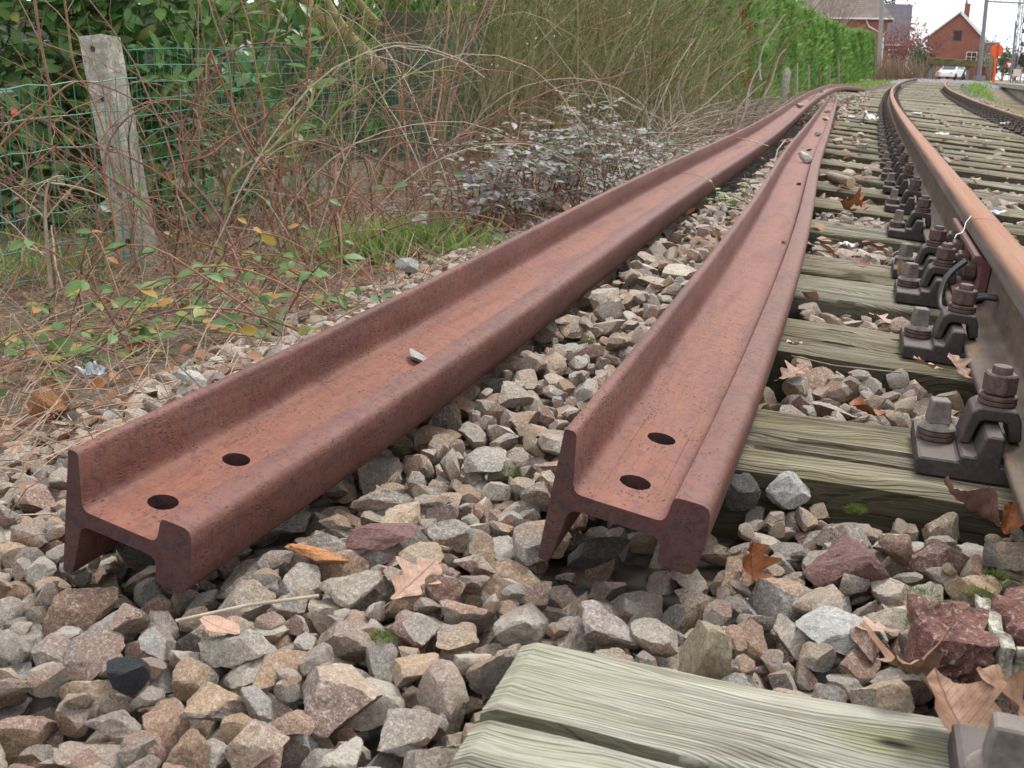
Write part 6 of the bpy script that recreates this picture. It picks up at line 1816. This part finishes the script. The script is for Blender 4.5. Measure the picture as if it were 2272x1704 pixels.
part('bumper', M_CAR, root, lambda m: m.box((1.97, 0, 0.42), (0.14, 1.6, 0.2)))

# ------------------------------------------------------------------ a person walking on the platform, partly outside the frame
b = at_y(2267, 186, 58); b.z = 0.26
n = N('dark_coat'); M_COAT = n.done((0.055, 0.042, 0.045), 0.85, 0.2); n = N('pale_trousers'); M_TROU = n.done((0.38, 0.36, 0.33), 0.85, 0.2)
n = N('hair_brown'); M_HAIR = n.done((0.05, 0.035, 0.028), 0.7, 0.3); n = N('skin'); M_SKIN = n.done((0.50, 0.30, 0.22), 0.55, 0.35)
root = empty('person', b, R(-25)); tag(root, 'person in a dark coat and pale trousers walking away along the platform', 'person')
def skin(name, V, E_, rad, mat, parent, sub=2):
    me = bpy.data.meshes.new(name); me.from_pydata(V, E_, [])
    o = link(name, me, mat, parent)
    md = o.modifiers.new('skin', 'SKIN'); md.use_smooth_shade = True
    for i, r_ in enumerate(rad): me.skin_vertices[0].data[i].radius = r_ if hasattr(r_, '__len__') else (r_, r_)
    me.skin_vertices[0].data[0].use_root = True
    s_ = o.modifiers.new('sub', 'SUBSURF'); s_.levels = sub; s_.render_levels = sub
    return o
BV = [(0, 0, 0.90), (0, 0, 1.10), (0, 0.01, 1.32), (0, 0.0, 1.43), (0, 0.0, 1.50), (0, 0.015, 1.60), (0, 0.01, 1.69),
      (-0.09, 0, 0.85), (-0.10, 0.16, 0.48), (-0.10, 0.10, 0.08), (-0.10, 0.26, 0.035), (0.09, 0, 0.85), (0.10, -0.08, 0.48), (0.10, -0.26, 0.13), (0.10, -0.14, 0.04),
      (-0.19, 0, 1.38), (-0.25, -0.06, 1.12), (-0.25, 0.05, 0.88), (0.19, 0, 1.38), (0.25, 0.04, 1.12), (0.25, 0.10, 0.88)]
BE = [(0, 1), (1, 2), (2, 3), (3, 4), (4, 5), (5, 6), (0, 7), (7, 8), (8, 9), (9, 10), (0, 11), (11, 12), (12, 13), (13, 14), (3, 15), (15, 16), (16, 17), (3, 18), (18, 19), (19, 20)]
BR_ = [(0.15, 0.11), (0.14, 0.11), (0.17, 0.12), (0.12, 0.09), (0.055, 0.055), (0.085, 0.10), (0.06, 0.07), 0.09, 0.062, 0.045, 0.035, 0.09, 0.062, 0.045, 0.035, 0.065, 0.048, 0.038, 0.065, 0.048, 0.038]
skin('body', BV, BE, BR_, M_TROU, root)
CV = [(0, 0, 0.78), (0, 0, 1.0), (0, 0.0, 1.2), (0, 0.01, 1.34), (0, 0, 1.46), (-0.19, 0, 1.385), (-0.255, -0.06, 1.12), (-0.255, 0.05, 0.90), (0.19, 0, 1.385), (0.255, 0.04, 1.12), (0.255, 0.10, 0.90)]
skin('coat', CV, [(0, 1), (1, 2), (2, 3), (3, 4), (3, 5), (5, 6), (6, 7), (3, 8), (8, 9), (9, 10)], [(0.24, 0.19), (0.20, 0.155), (0.185, 0.145), (0.20, 0.14), (0.085, 0.085), 0.085, 0.066, 0.058, 0.085, 0.066, 0.058], M_COAT, root)
part('hair', M_HAIR, root, lambda m: m.lathe([(0.02, 1.735), (0.085, 1.71), (0.107, 1.65), (0.105, 1.58), (0.07, 1.53), (0.03, 1.525)], 14, (0, -0.012, 0)), 60)
for sx, y_, nm in ((-0.25, 0.055, 'hand'), (0.25, 0.105, 'hand')):
    part(nm, M_SKIN, root, lambda m: (m.box((sx, y_, 0.83), (0.035, 0.075, 0.09), None, 0, 0.8), m.box((sx, y_ + 0.045, 0.85), (0.018, 0.018, 0.05)), [m.box((sx, y_ - 0.028 + k * 0.019, 0.765 - 0.006 * (k in (1, 2))), (0.016, 0.015, 0.06)) for k in range(4)]))
n = N('pale_bag'); M_BAG = n.done((0.66, 0.52, 0.48), 0.6, 0.3)
o = MB(); o.add([(-0.20, -0.07, 0.0), (0.20, -0.07, 0.0), (0.20, 0.07, 0.0), (-0.20, 0.07, 0.0), (-0.17, -0.03, 0.34), (0.17, -0.03, 0.34), (0.17, 0.03, 0.34), (-0.17, 0.03, 0.34)], [(0, 3, 2, 1), (0, 1, 5, 4), (1, 2, 6, 5), (2, 3, 7, 6), (3, 0, 4, 7), (4, 5, 6, 7)])
rb = empty('shopping_bag', b + Vector((-0.30, 0.0, 0.36))); tag(rb, 'pale pinkish shopping bag carried by the person in the dark coat', 'bag')
link('bag_body', bevelled(o.mesh('bag_body'), 0.02), M_BAG, rb)
part('handle', M_BAG, rb, lambda m: m.tube([(-0.10, 0, 0.33), (-0.06, 0, 0.43), (0.06, 0, 0.43), (0.10, 0, 0.33)], 0.010, 6))
# ------------------------------------------------------------------ single stones that stand out
rg = np.random.default_rng(5)
def plain_stone_mat(name, a_, b_, sp=0.6, rough=0.7):
    n = N(name); c = n.coord('Object'); f = n.noise(c, 2.5, 4, 0.6); g = n.noise(c, 17, 5, 0.8); k = n.noise(c, 55, 3, 0.75)
    col = n.mix(n.ramp(f, [(0.35, 0), (0.65, 1)]), a_, b_); hi_ = (b_[0] * 1.2 + 0.10, b_[1] * 1.2 + 0.10, b_[2] * 1.2 + 0.085)
    col = n.mix(n.ramp(g, [(0.52, 0), (0.64, sp)]), col, hi_); col = n.mix(n.ramp(g, [(0.36, 0.8), (0.48, 0)]), col, (a_[0] * 0.4, a_[1] * 0.4, a_[2] * 0.4))
    col = n.mix(n.ramp(k, [(0.57, 0), (0.68, sp)]), col, (hi_[0] * 1.2, hi_[1] * 1.2, hi_[2] * 1.2)); col = n.mix(n.ramp(k, [(0.32, 0.6), (0.43, 0)]), col, (a_[0] * 0.3, a_[1] * 0.3, a_[2] * 0.3))
    n.bump(n.math('ADD', n.math('MULTIPLY', f, 1.5), n.math('ADD', g, n.math('MULTIPLY', k, 0.3))), 0.0045, 0.9)
    return n.done(col, rough, 0.3)
M_OCHRE = plain_stone_mat('orange_brick_chip', (0.52, 0.20, 0.065), (0.60, 0.30, 0.13)); M_RUSTY = plain_stone_mat('rust_brown_rock', (0.20, 0.085, 0.032), (0.30, 0.13, 0.045)); M_PALE = plain_stone_mat('pale_grey_rock', (0.36, 0.36, 0.34), (0.50, 0.49, 0.46))
M_DARK = plain_stone_mat('dark_grey_rock', (0.075, 0.07, 0.066), (0.125, 0.115, 0.105)); M_MAROON = plain_stone_mat('maroon_slab_rock', (0.17, 0.085, 0.078), (0.22, 0.12, 0.105)); M_BLACK = plain_stone_mat('coal_black_rock', (0.018, 0.02, 0.025), (0.035, 0.037, 0.045), 0.2, 0.5); M_TAN = plain_stone_mat('tan_rock', (0.33, 0.26, 0.16), (0.43, 0.37, 0.26))
def single(label, px, py, z, dia, mat, k, scale=(1, 1, 1), rot=(0, 0, 0), cat='stone', name='loose_stone', on_bed=True):
    p = at(px, py, z)
    if on_bed:
        for _ in range(2): p = at(px, py, bed.height(p.x, p.y, 0.012) + 0.006)
    me = bpy.data.meshes.new(name); me.from_pydata(stone_verts(k, 4, 0.035).tolist(), [], ICO[4][1].tolist())
    me.polygons.foreach_set('use_smooth', [True] * len(me.polygons)); me.set_sharp_from_angle(angle=R(22)); me.materials.append(mat)
    o = link(name, me); o.location = p; o.rotation_euler = [R(a) for a in rot]; o.scale = [dia * q for q in scale]
    tag(o, label, cat)
    return o
single('flat orange brick chip lying between the two rail ends', 699, 1228, 0, 0.070, M_OCHRE, 3, (1, 0.62, 0.55), (8, 5, -6), 'brick chip', 'brick_chip')
single('rust-brown angular rock at the left where stones meet dry grass', 113, 905, -0.06, 0.070, M_RUSTY, 5, (1, 0.9, 0.95), (10, 20, 30), 'rock')
single('flat pale grey stone shard lying on the right among brown stones', 1838, 1400, 0, 0.082, M_PALE, 8, (1, 0.85, 0.32), (14, 8, -10))
single('flat maroon stone slab in front of the left rail holes', 845, 1188, -0.02, 0.078, M_MAROON, 9, (1, 0.8, 0.4), (4, -6, -12))
single('small coal-black stone in the left foreground', 272, 1500, -0.03, 0.034, M_BLACK, 12, (1, 1, 1.1), (0, 0, 20))
single('large pocked grey stone standing against the left rail head', 545, 1215, -0.02, 0.085, M_TAN, 14, (1, 0.95, 1.1), (30, 10, 40))
single('long brown-grey boulder to the right of the right rail end', 1872, 1262, 0, 0.085, M_MAROON, 17, (1, 0.75, 0.85), (0, 18, -22))
single('big pale stone resting on the front edge of the dark-streaked sleeper', 1735, 1086, -0.016, 0.058, M_PALE, 20, (1, 0.9, 1.0), (20, 0, 10), on_bed=False)
single('dark pocked slag lump beside the pale stone near the right rail', 1648, 1098, -0.02, 0.048, M_DARK, 22, (1, 1, 1.1), (0, 30, 0), on_bed=False)
single('round pocked grey lump in front of the dark-streaked sleeper', 2025, 1122, 0.0, 0.062, M_DARK, 25, (1, 0.9, 0.8), (0, 10, 0))
single('long pale stone left of the long loose rail', 420, 838, -0.05, 0.075, M_PALE, 28, (1, 0.45, 0.45), (0, 5, -32))
single('white blocky stone by the dry grass behind the long loose rail', 905, 592, -0.04, 0.060, M_PALE, 31, (1, 0.8, 0.9), (0, 0, 15), on_bed=False)
single('upright tan stone in front of the right rail end', 1582, 1462, -0.01, 0.055, M_TAN, 33, (0.75, 0.8, 1.7), (8, 4, 0))
single('dark slate piece wedged in the hollow end of the right rail', 1330, 1225, -0.035, 0.062, M_DARK, 35, (1, 0.5, 1.0), (25, 0, 8), on_bed=False)
single('grey stone lying inside the hollow end of the left rail', 300, 1215, -0.055, 0.055, M_DARK, 36, (1, 0.9, 0.9), (0, 10, 30), on_bed=False)
# stones lying on the webs of the loose rails
def on_rail(rail, s_, a_, dia, mat, k, label, lift=0.30, sc=(1, 0.8, 0.7)):
    root, f, L, frame, o0 = rail
    O, ea, eb = frame(s_); p = o0 + O + ea * a_ + eb * (0.008 + dia * lift)
    me = bpy.data.meshes.new('loose_stone'); me.from_pydata(stone_verts(k, 4, 0.035).tolist(), [], ICO[4][1].tolist())
    me.polygons.foreach_set('use_smooth', [True] * len(me.polygons)); me.set_sharp_from_angle(angle=R(22)); me.materials.append(mat)
    o = link('loose_stone', me); o.location = p; o.scale = [dia * q for q in sc]; o.rotation_euler = (0.1, -0.15, k * 1.1)
    tag(o, label, 'stone')
def s_at(rail, Y):
    root, f, L, frame, o0 = rail
    return float(np.interp(Y, [f(u)[1] for u in np.linspace(0, L, 400)], np.linspace(0, L, 400)))
on_rail(railA, s_at(railA, 1.62), 0.086, 0.052, M_PALE, 2, 'flat pale stone lying in the channel of the long loose rail', 0.12, (1, 0.65, 0.4))
on_rail(railA, s_at(railA, 11.5), 0.082, 0.085, M_TAN, 6, 'mossy brown stone far along the channel of the long loose rail')
on_rail(railA, s_at(railA, 16.5), 0.080, 0.095, M_DARK, 7, 'dark stone near the hump of the long loose rail', 0.35)
on_rail(railA, s_at(railA, 16.9), 0.098, 0.06, M_PALE, 9, 'small pale stone beside the dark one near the hump of the long rail')
on_rail(railB, s_at(railB, 4.9), 0.085, 0.066, M_PALE, 11, 'white-topped stone in the channel of the short loose rail', 0.36, (1, 0.9, 0.9))
on_rail(railB, s_at(railB, 2.55), 0.100, 0.020, M_DARK, 13, 'tiny dark pebble in the channel of the short loose rail, nearest one', 0.2, (1, 0.6, 0.5))
on_rail(railB, s_at(railB, 3.9), 0.090, 0.022, M_DARK, 15, 'tiny dark pebble in the channel of the short loose rail, below the white-topped stone', 0.2, (1, 0.8, 0.6))
on_rail(railB, s_at(railB, 5.7), 0.082, 0.05, M_DARK, 16, 'flat dark pebble just beyond the white-topped stone', 0.2, (1, 0.6, 0.4))
on_rail(railB, s_at(railB, 7.2), 0.085, 0.06, M_DARK, 18, 'dark pebble cluster stone farther up the short loose rail', 0.25)
on_rail(railB, s_at(railB, 9.6), 0.085, 0.085, M_TAN, 19, 'brown stone near the far end of the short loose rail', 0.35)
on_rail(railB, s_at(railB, 11.6), 0.080, 0.095, M_DARK, 21, 'dark stone at the far end of the short loose rail', 0.35)

# ------------------------------------------------------------------ lump of old brickwork with mortar and moss
def tuft_moss(items_, c_, rad, n_):
    for _ in range(n_):
        d = Vector(rg.normal(size=3)); d.z = abs(d.z); d.normalize()
        items_.append((c_ + Vector((d.x * rad, d.y * rad, d.z * rad * 0.8)), dir_mat(d + Vector(rg.normal(size=3)) * 0.3, Vector(rg.normal(size=3))), rg.uniform(0.004, 0.0075)))
n = N('moss'); M_MOSS = m_leaf('moss_leaf', [(0, (0.075, 0.13, 0.02)), (0.6, (0.13, 0.20, 0.035)), (1, (0.20, 0.23, 0.07))], 0.8, 0.15, 0.2)
TPL_MOSS = leaf_tpl(1.0, 0.35, 1, 0.3, 0.1)
n = N('old_red_brick'); c = n.coord('Object'); f = n.noise(c, 45, 5, 0.7); g = n.noise(c, 180, 4, 0.7)
col = n.mix(n.ramp(f, [(0.38, 0), (0.62, 1)]), (0.16, 0.068, 0.054), (0.24, 0.125, 0.105)); col = n.mix(n.ramp(f, [(0.36, 0.9), (0.47, 0)]), col, (0.075, 0.05, 0.05)); col = n.mix(n.ramp(g, [(0.56, 0), (0.68, 0.7)]), col, (0.55, 0.50, 0.45)); n.bump(n.math('ADD', f, g), 0.006, 1.0); M_OLDBRICK = n.done(col, 0.85, 0.2)
n = N('old_mortar'); c = n.coord('Object'); f = n.noise(c, 90, 5, 0.7); col = n.mix(n.ramp(f, [(0.4, 0), (0.6, 1)]), (0.20, 0.19, 0.15), (0.58, 0.55, 0.46)); n.bump(f, 0.006, 1.0); M_MORTAR = n.done(col, 0.95, 0.1)
bp = at(2125, 1405, 0.01)
bh = max(bed.height(bp.x, bp.y, 0.03), -0.01)
root = empty('masonry_lump', (bp.x, bp.y, bh - 0.008), R(-8)); tag(root, 'broken lump of red brickwork with pale mortar and moss cushions', 'brickwork')
def rough_box(name, c_, s_, mat, seed, amp=0.013):
    bm = bmesh.new(); bmesh.ops.create_cube(bm, size=1.0); bmesh.ops.subdivide_edges(bm, edges=bm.edges[:], cuts=7, use_grid_fill=True)
    for v in bm.verts:
        p = Vector((v.co.x * s_[0], v.co.y * s_[1], v.co.z * s_[2])); nn = v.co.normalized()
        k_ = 0.92 + 0.08 * (1 - min(1, max(abs(v.co.x), abs(v.co.y), abs(v.co.z)) * 2 - 0.9))
        e_ = sum(1 for q in v.co if abs(q) > 0.49)
        p *= (1 - 0.045 * max(0, e_ - 1))
        p += nn * (mnoise.fractal((p + Vector((seed, 0, 0))) * 42, 0.7, 2.0, 5) * amp)
        v.co = p
    me = bpy.data.meshes.new(name); bm.to_mesh(me); bm.free(); me.polygons.foreach_set('use_smooth', [True] * len(me.polygons)); me.set_sharp_from_angle(angle=R(40))
    o = link(name, me, mat, root); o.location = c_; return o
rough_box('brick', (-0.004, 0.0, 0.018), (0.052, 0.088, 0.048), M_OLDBRICK, 1)
rough_box('brick', (0.083, 0.012, 0.024), (0.096, 0.078, 0.052), M_OLDBRICK, 5)
rough_box('brick', (0.085, -0.064, 0.012), (0.090, 0.046, 0.040), M_OLDBRICK, 9)
rough_box('mortar', (0.0285, 0.0, 0.017), (0.013, 0.092, 0.050), M_MORTAR, 12, 0.005); rough_box('mortar', (0.083, -0.034, 0.016), (0.098, 0.014, 0.046), M_MORTAR, 15, 0.005)
it = []
for cx_, cy_, cz_, rd in ((-0.028, 0.030, 0.040, 0.011), (0.016, 0.030, 0.042, 0.014), (-0.033, 0.002, 0.028, 0.009), (0.028, 0.044, 0.038, 0.012), (-0.016, 0.045, 0.034, 0.010)): tuft_moss(it, Vector((cx_, cy_, cz_)), rd, 130)
joined('moss_cushion', TPL_MOSS, it, M_MOSS, root)
def moss(label, px, py, rad, z=0.0):
    p = at(px, py, z); p = at(px, py, bed.height(p.x, p.y, 0.01)) if z < 0.02 else p
    it = []; tuft_moss(it, Vector((0, 0, 0)), rad, 260); tuft_moss(it, Vector((rad * 0.9, rad * 0.3, -rad * 0.2)), rad * 0.7, 120)
    r_ = empty('moss_cushion', p - Vector((0, 0, rad * 0.3))); tag(r_, label, 'moss'); joined('moss_leaves', TPL_MOSS, it, M_MOSS, r_)
moss('round green moss cushion on stones behind the brickwork lump', 2208, 1282, 0.011); moss('green moss patch on a stone left of the right rail end', 1128, 1052, 0.012)
moss('small moss patch on stones in front of the mossy sleeper', 1895, 1130, 0.008); moss('tiny moss tuft among stones between the loose rails', 1305, 755, 0.010); moss('tiny moss tuft on a stone in the middle foreground', 845, 1415, 0.007)

# ------------------------------------------------------------------ fallen leaves, each its own shape and curl
def m_dead(name, a_, b_):
    n = N(name); c = n.coord('Object'); sp = n.node('SeparateXYZ'); n.put(sp.inputs[0], c)
    f = n.noise(c, 6, 5, 0.65); g = n.noise(c, 40, 3, 0.6)
    col = n.mix(n.ramp(f, [(0.35, 0), (0.65, 1)]), a_, b_); col = n.mix(n.ramp(g, [(0.56, 0), (0.70, 0.5)]), col, (a_[0] * 0.4, a_[1] * 0.4, a_[2] * 0.4))
    # midrib and side veins
    ax_ = n.math('ABSOLUTE', sp.outputs[0]); rib = n.ramp(ax_, [(0.006, 1), (0.016, 0)])
    vv = n.math('ABSOLUTE', n.math('SINE', n.math('MULTIPLY', n.math('SUBTRACT', sp.outputs[1], n.math('MULTIPLY', ax_, 0.8)), 34.0)))
    vein = n.math('MAXIMUM', rib, n.math('MULTIPLY', n.ramp(vv, [(0.04, 1), (0.12, 0)]), 0.6))
    col = n.mix(n.math('MULTIPLY', vein, 0.6), col, (a_[0] * 0.45, a_[1] * 0.4, a_[2] * 0.4))
    n.bump(n.math('SUBTRACT', f, vein), 0.0015, 0.6)
    n.done(col, 0.6, 0.25)
    return n.mat
MD = {'pink': m_dead('pale_dead_oak', (0.33, 0.20, 0.14), (0.45, 0.30, 0.225)), 'brown': m_dead('brown_dead_leaf', (0.21, 0.115, 0.07), (0.31, 0.19, 0.125)), 'rust': m_dead('rust_dead_leaf', (0.23, 0.075, 0.026), (0.31, 0.125, 0.05)), 'dark': m_dead('purple_dead_leaf', (0.13, 0.065, 0.055), (0.21, 0.115, 0.095)), 'yellow': m_dead('yellow_dead_leaf', (0.50, 0.41, 0.20), (0.58, 0.50, 0.30))}
LEAVES = [
 (920, 1288, 0.066, 'pink', 'oak', 0.35, -35, (18, 12), 'pale pinkish oak leaf lying among stones between the two rail ends', 0),
 (487, 1392, 0.040, 'pink', 'ovate', 0.3, 70, (10, 5), 'pale leaf under the dry straw stalk in the left foreground', 0),
 (1668, 1262, 0.052, 'rust', 'oak', 1.2, 20, (50, 10), 'rust-orange leaf standing beside the right rail end', 0),
 (1945, 1395, 0.042, 'pink', 'oak', 0.25, 100, (8, 6), 'pinkish leaf half under the pale stone shard', 0),
 (2015, 1490, 0.078, 'brown', 'oak', 1.0, 150, (28, 12), 'brown curled oak leaf in front of the brickwork lump', 0.012),
 (2110, 1575, 0.066, 'brown', 'maple', 0.8, 10, (20, 8), 'large brown wrinkled leaf at the lower right corner', 0.02),
 (2250, 1565, 0.07, 'brown', 'oak', 0.5, 60, (35, 0), 'brown leaf cut off by the right edge below the brickwork', 0.02),
 (2150, 1130, 0.075, 'dark', 'ovate', 1.1, 75, (30, 20), 'dark purple curled leaf in front of the dark-streaked sleeper at the right', 0.012),
 (2235, 1150, 0.035, 'rust', 'ovate', 0.9, 0, (60, 20), 'small rusty leaf standing up at the right edge', 0.012),
 (1885, 683, 0.062, 'pink', 'oak', 0.45, 85, (12, 10), 'pale oak leaf lying behind the yellow-green sleeper, left one', 0),
 (1955, 708, 0.058, 'pink', 'oak', 0.4, 40, (12, 10), 'pale oak leaf lying behind the yellow-green sleeper, middle one', 0),
 (1795, 660, 0.05, 'pink', 'ovate', 0.6, 130, (30, 10), 'pale curled leaf beside the right loose rail behind the yellow-green sleeper', 0),
 (1760, 828, 0.058, 'pink', 'oak', 0.45, -60, (15, 10), 'pale leaf beside the right loose rail in front of the yellow-green sleeper', 0),
 (2060, 812, 0.060, 'pink', 'oak', 0.35, 100, (20, 0), 'pinkish oak leaf lying at the fastening of the yellow-green sleeper, left one', 0),
 (2128, 815, 0.055, 'pink', 'oak', 0.5, 30, (35, 0), 'pinkish oak leaf lying at the fastening of the yellow-green sleeper, right one', 0),
 (1920, 915, 0.055, 'rust', 'ovate', 0.8, 90, (20, 0), 'red-brown leaf among the stones behind the dark-streaked sleeper', 0),
 (1762, 765, 0.036, 'yellow', 'ovate', 0.6, 160, (10, 0), 'small pale yellow leaf on the yellow-green sleeper', 0.03),
 (1905, 585, 0.055, 'dark', 'maple', 0.6, 10, (20, 0), 'dark dead leaf on the front sleeper under the rail joint', 0.03),
 (1998, 598, 0.045, 'brown', 'ovate', 0.5, 20, (70, 0), 'brown leaf leaning on the fastening at the rail joint', 0.05),
 (1940, 548, 0.075, 'brown', 'ovate', 0.6, 90, (10, 0), 'brown leaf lying behind the sleeper pair of the rail joint', 0.0),
]
BIGL = [(1900, 456, 0.085, 'rust', 'oak', 1.4, 60, (20, 20), 'large crumpled rust-red leaf lying between the right loose rail and the running rail', 0.03), (1876, 462, 0.09, 'rust', 'oak', 1.0, 120, (30, 0), 'second crumpled rust-red leaf next to the large one', 0.03)]
for i, (px, py, sz, mk, kind, curl, rz, tilt, lab, zz) in enumerate(LEAVES + BIGL):
    p = at(px, py, zz)
    u_, v_ = bed.local(p.x, p.y)
    if zz < 0.005 and bed.u0 < u_ < bed.u1 and bed.v0 < v_ < bed.v1:
        h_ = bed.height(p.x, p.y, 0.012); h_ = h_ if h_ < 1 else 0.02
        p = at(px, py, h_ + 0.006)
    tpl = lobed_tpl(kind, 30 + i, curl, 26)
    V0 = tpl[0] - np.array([0, 0.5, 0])
    me = tpl_mesh('fallen_leaf', (V0, tpl[1]), MD[mk])
    o = link('fallen_leaf', me); o.location = p; o.scale = (sz,) * 3; o.rotation_euler = (R(tilt[0]), R(tilt[1]), R(rz)); tag(o, lab, 'leaf')
# small leaf bits farther along the sleepers
it = []
for _ in range(420):
    s = 1.2 + 30 * rg.random() ** 1.5; r = rg.choice([rg.uniform(-0.6, -0.2), rg.uniform(0.1, 2.3), rg.uniform(-1.2, -0.3)])
    p = trk(s, r, 0.012) if r > -0.55 else trk(s, r, -0.02)
    it.append((p, dir_mat(Vector((rg.normal(), rg.normal(), rg.normal() * 0.3)), Vector((rg.normal() * 0.5, rg.normal() * 0.5, 1))), rg.uniform(0.03, 0.065)))
o = joined('leaf_bits', TPL_LEAF_W, it, M_DEADLEAF); tag(o, 'scraps of dead leaves strewn over the sleepers', None, None, 'stuff')

# straw stalk, twigs and a cut log
def stalk(label, pts, rad, mat, cat='stalk', name='dry_stalk'):
    mb = MB(); mb.tube([q - pts[0] for q in pts], rad, 7); o = mb.build(name, mat, None, 60); o.location = pts[0]; tag(o, label, cat)
def onbed(px, py, dz=0.01):
    p = at(px, py, 0.0); return at(px, py, bed.height(p.x, p.y, 0.02) + dz)
a_ = onbed(390, 1378, 0.006); b_ = onbed(708, 1322, 0.008); zmx = max(a_.z, b_.z); m_ = (a_ + b_) / 2 + Vector((0, 0, 0.003))
stalk('straight pale straw stalk lying across stones in the left foreground', [a_, m_, b_], 0.0017, M_CANE_PALE)
P = [at(1755, 800, 0.0), at(1850, 822, 0.004), at(2000, 838, 0.0)]
stalk('thin bent twig lying on stones in front of the yellow-green sleeper', [p + Vector((0, 0, 0.008)) for p in P], 0.0012, M_STICK)
c0 = at(1862, 396, 0.03); c1 = at(1888, 406, 0.03); d_ = (c1 - c0).normalized()
root = empty('cut_log', c1); tag(root, 'short cut log with a pale sawn end beside the right loose rail', 'log')
mb = MB(); mb.tube([-d_ * 0.16 + Vector((-0.02, 0.12, 0)), Vector((-0.01, 0.05, 0.004)), Vector((0, 0, 0))], [0.020, 0.021, 0.021], 12); mb.build('bark', M_STICK, root, 50)
n = N('sawn_wood'); M_SAWN = n.done((0.50, 0.36, 0.19), 0.8, 0.2)
rot_ = Vector((0.01, -0.05, -0.004)).to_track_quat('Z', 'Y').to_matrix()
mb = MB(); mb.lathe([(0.0205, 0.0005), (0.0195, 0.0015), (0.005, 0.002)], 16, (0, 0, 0), 0, rot_); mb.build('sawn_end', M_SAWN, root)
stalk('thin pale stem curving up in front of the short loose rail', curve_pts([at(1728, 400, 0.0) + Vector((0, 0, 0)), at_y(1722, 345, 4.1), at_y(1730, 320, 4.15), at_y(1743, 310, 4.2)], 12), 0.0022, M_CANE_PALE)

# ------------------------------------------------------------------ litter
n = N('white_paper'); c = n.coord('Object'); M_PAPER = n.done(n.mix(n.noise(c, 12, 3, 0.6), (0.70, 0.70, 0.70), (0.85, 0.84, 0.83)), 0.6, 0.3); n = N('blue_foil'); c = n.coord('Object'); M_BLUE = n.done(n.ramp(n.noise(c, 3, 2, 0.5), [(0.42, (0.20, 0.30, 0.72)), (0.55, (0.80, 0.84, 0.92))]), 0.3, 0.5)
def scrap(label, p, w_, h_, seed, mat, cat='litter', name='crumpled_paper', crump=0.35):
    V = []; F = []; k = 10
    for j in range(k + 1):
        for i in range(k + 1):
            x = (i / k - 0.5) * w_; y = (j / k - 0.5) * h_
            q = Vector((x / w_ * 3 + seed, y / h_ * 3, seed * 2.3)); d = mnoise.noise_vector(q) * crump * min(w_, h_)
            V.append((x + d.x * 0.5, y + d.y * 0.5, abs(d.z) + 0.002))
    for j in range(k):
        for i in range(k): F.append((j * (k + 1) + i, j * (k + 1) + i + 1, (j + 1) * (k + 1) + i + 1, (j + 1) * (k + 1) + i))
    me = bpy.data.meshes.new(name); me.from_pydata(V, [], F); md = None
    o = link(name, me, mat); o.location = p; o.rotation_euler = (0, 0, seed); sd_ = o.modifiers.new('thick', 'SOLIDIFY'); sd_.thickness = 0.0012; tag(o, label, cat)
scrap('crumpled white paper on the sleepers left of the running rail', at(1928, 266, 0.03), 0.24, 0.16, 1.0, M_PAPER, crump=0.8); scrap('small white paper scrap next to the large crumpled paper', at(1888, 260, 0.03), 0.10, 0.08, 2.0, M_PAPER)
scrap('white paper scrap between the rails near the curve', at(2035, 252, -0.03), 0.12, 0.10, 3.0, M_PAPER); scrap('white paper scrap lying against the far rail, upper one', at(2148, 229, -0.08), 0.16, 0.14, 4.0, M_PAPER, crump=0.7)
scrap('white paper scrap lying against the far rail, lower one', at(2236, 276, -0.09), 0.16, 0.10, 5.0, M_PAPER, crump=0.6); scrap('flattened white paper lying between the rails', at(2090, 298, -0.05), 0.12, 0.07, 6.0, M_PAPER)
scrap('blue and white crumpled packet between the rails near the joint', at(2212, 474, -0.02), 0.075, 0.04, 7.0, M_BLUE, crump=0.5, name='crumpled_packet'); scrap('small white wrapper on stones behind the rail joint sleepers', at(1878, 546, 0.0), 0.05, 0.028, 8.0, M_PAPER, crump=0.5, name='crumpled_wrapper')
n = N('clear_plastic'); n.b.inputs['Transmission Weight'].default_value = 0.35; M_PLASTIC = n.done((0.5, 0.52, 0.54), 0.25, 0.5)
scrap('crumpled clear plastic film at the left edge of the stones', at(205, 830, -0.06), 0.04, 0.03, 9.0, M_PLASTIC, crump=1.2, name='plastic_film')
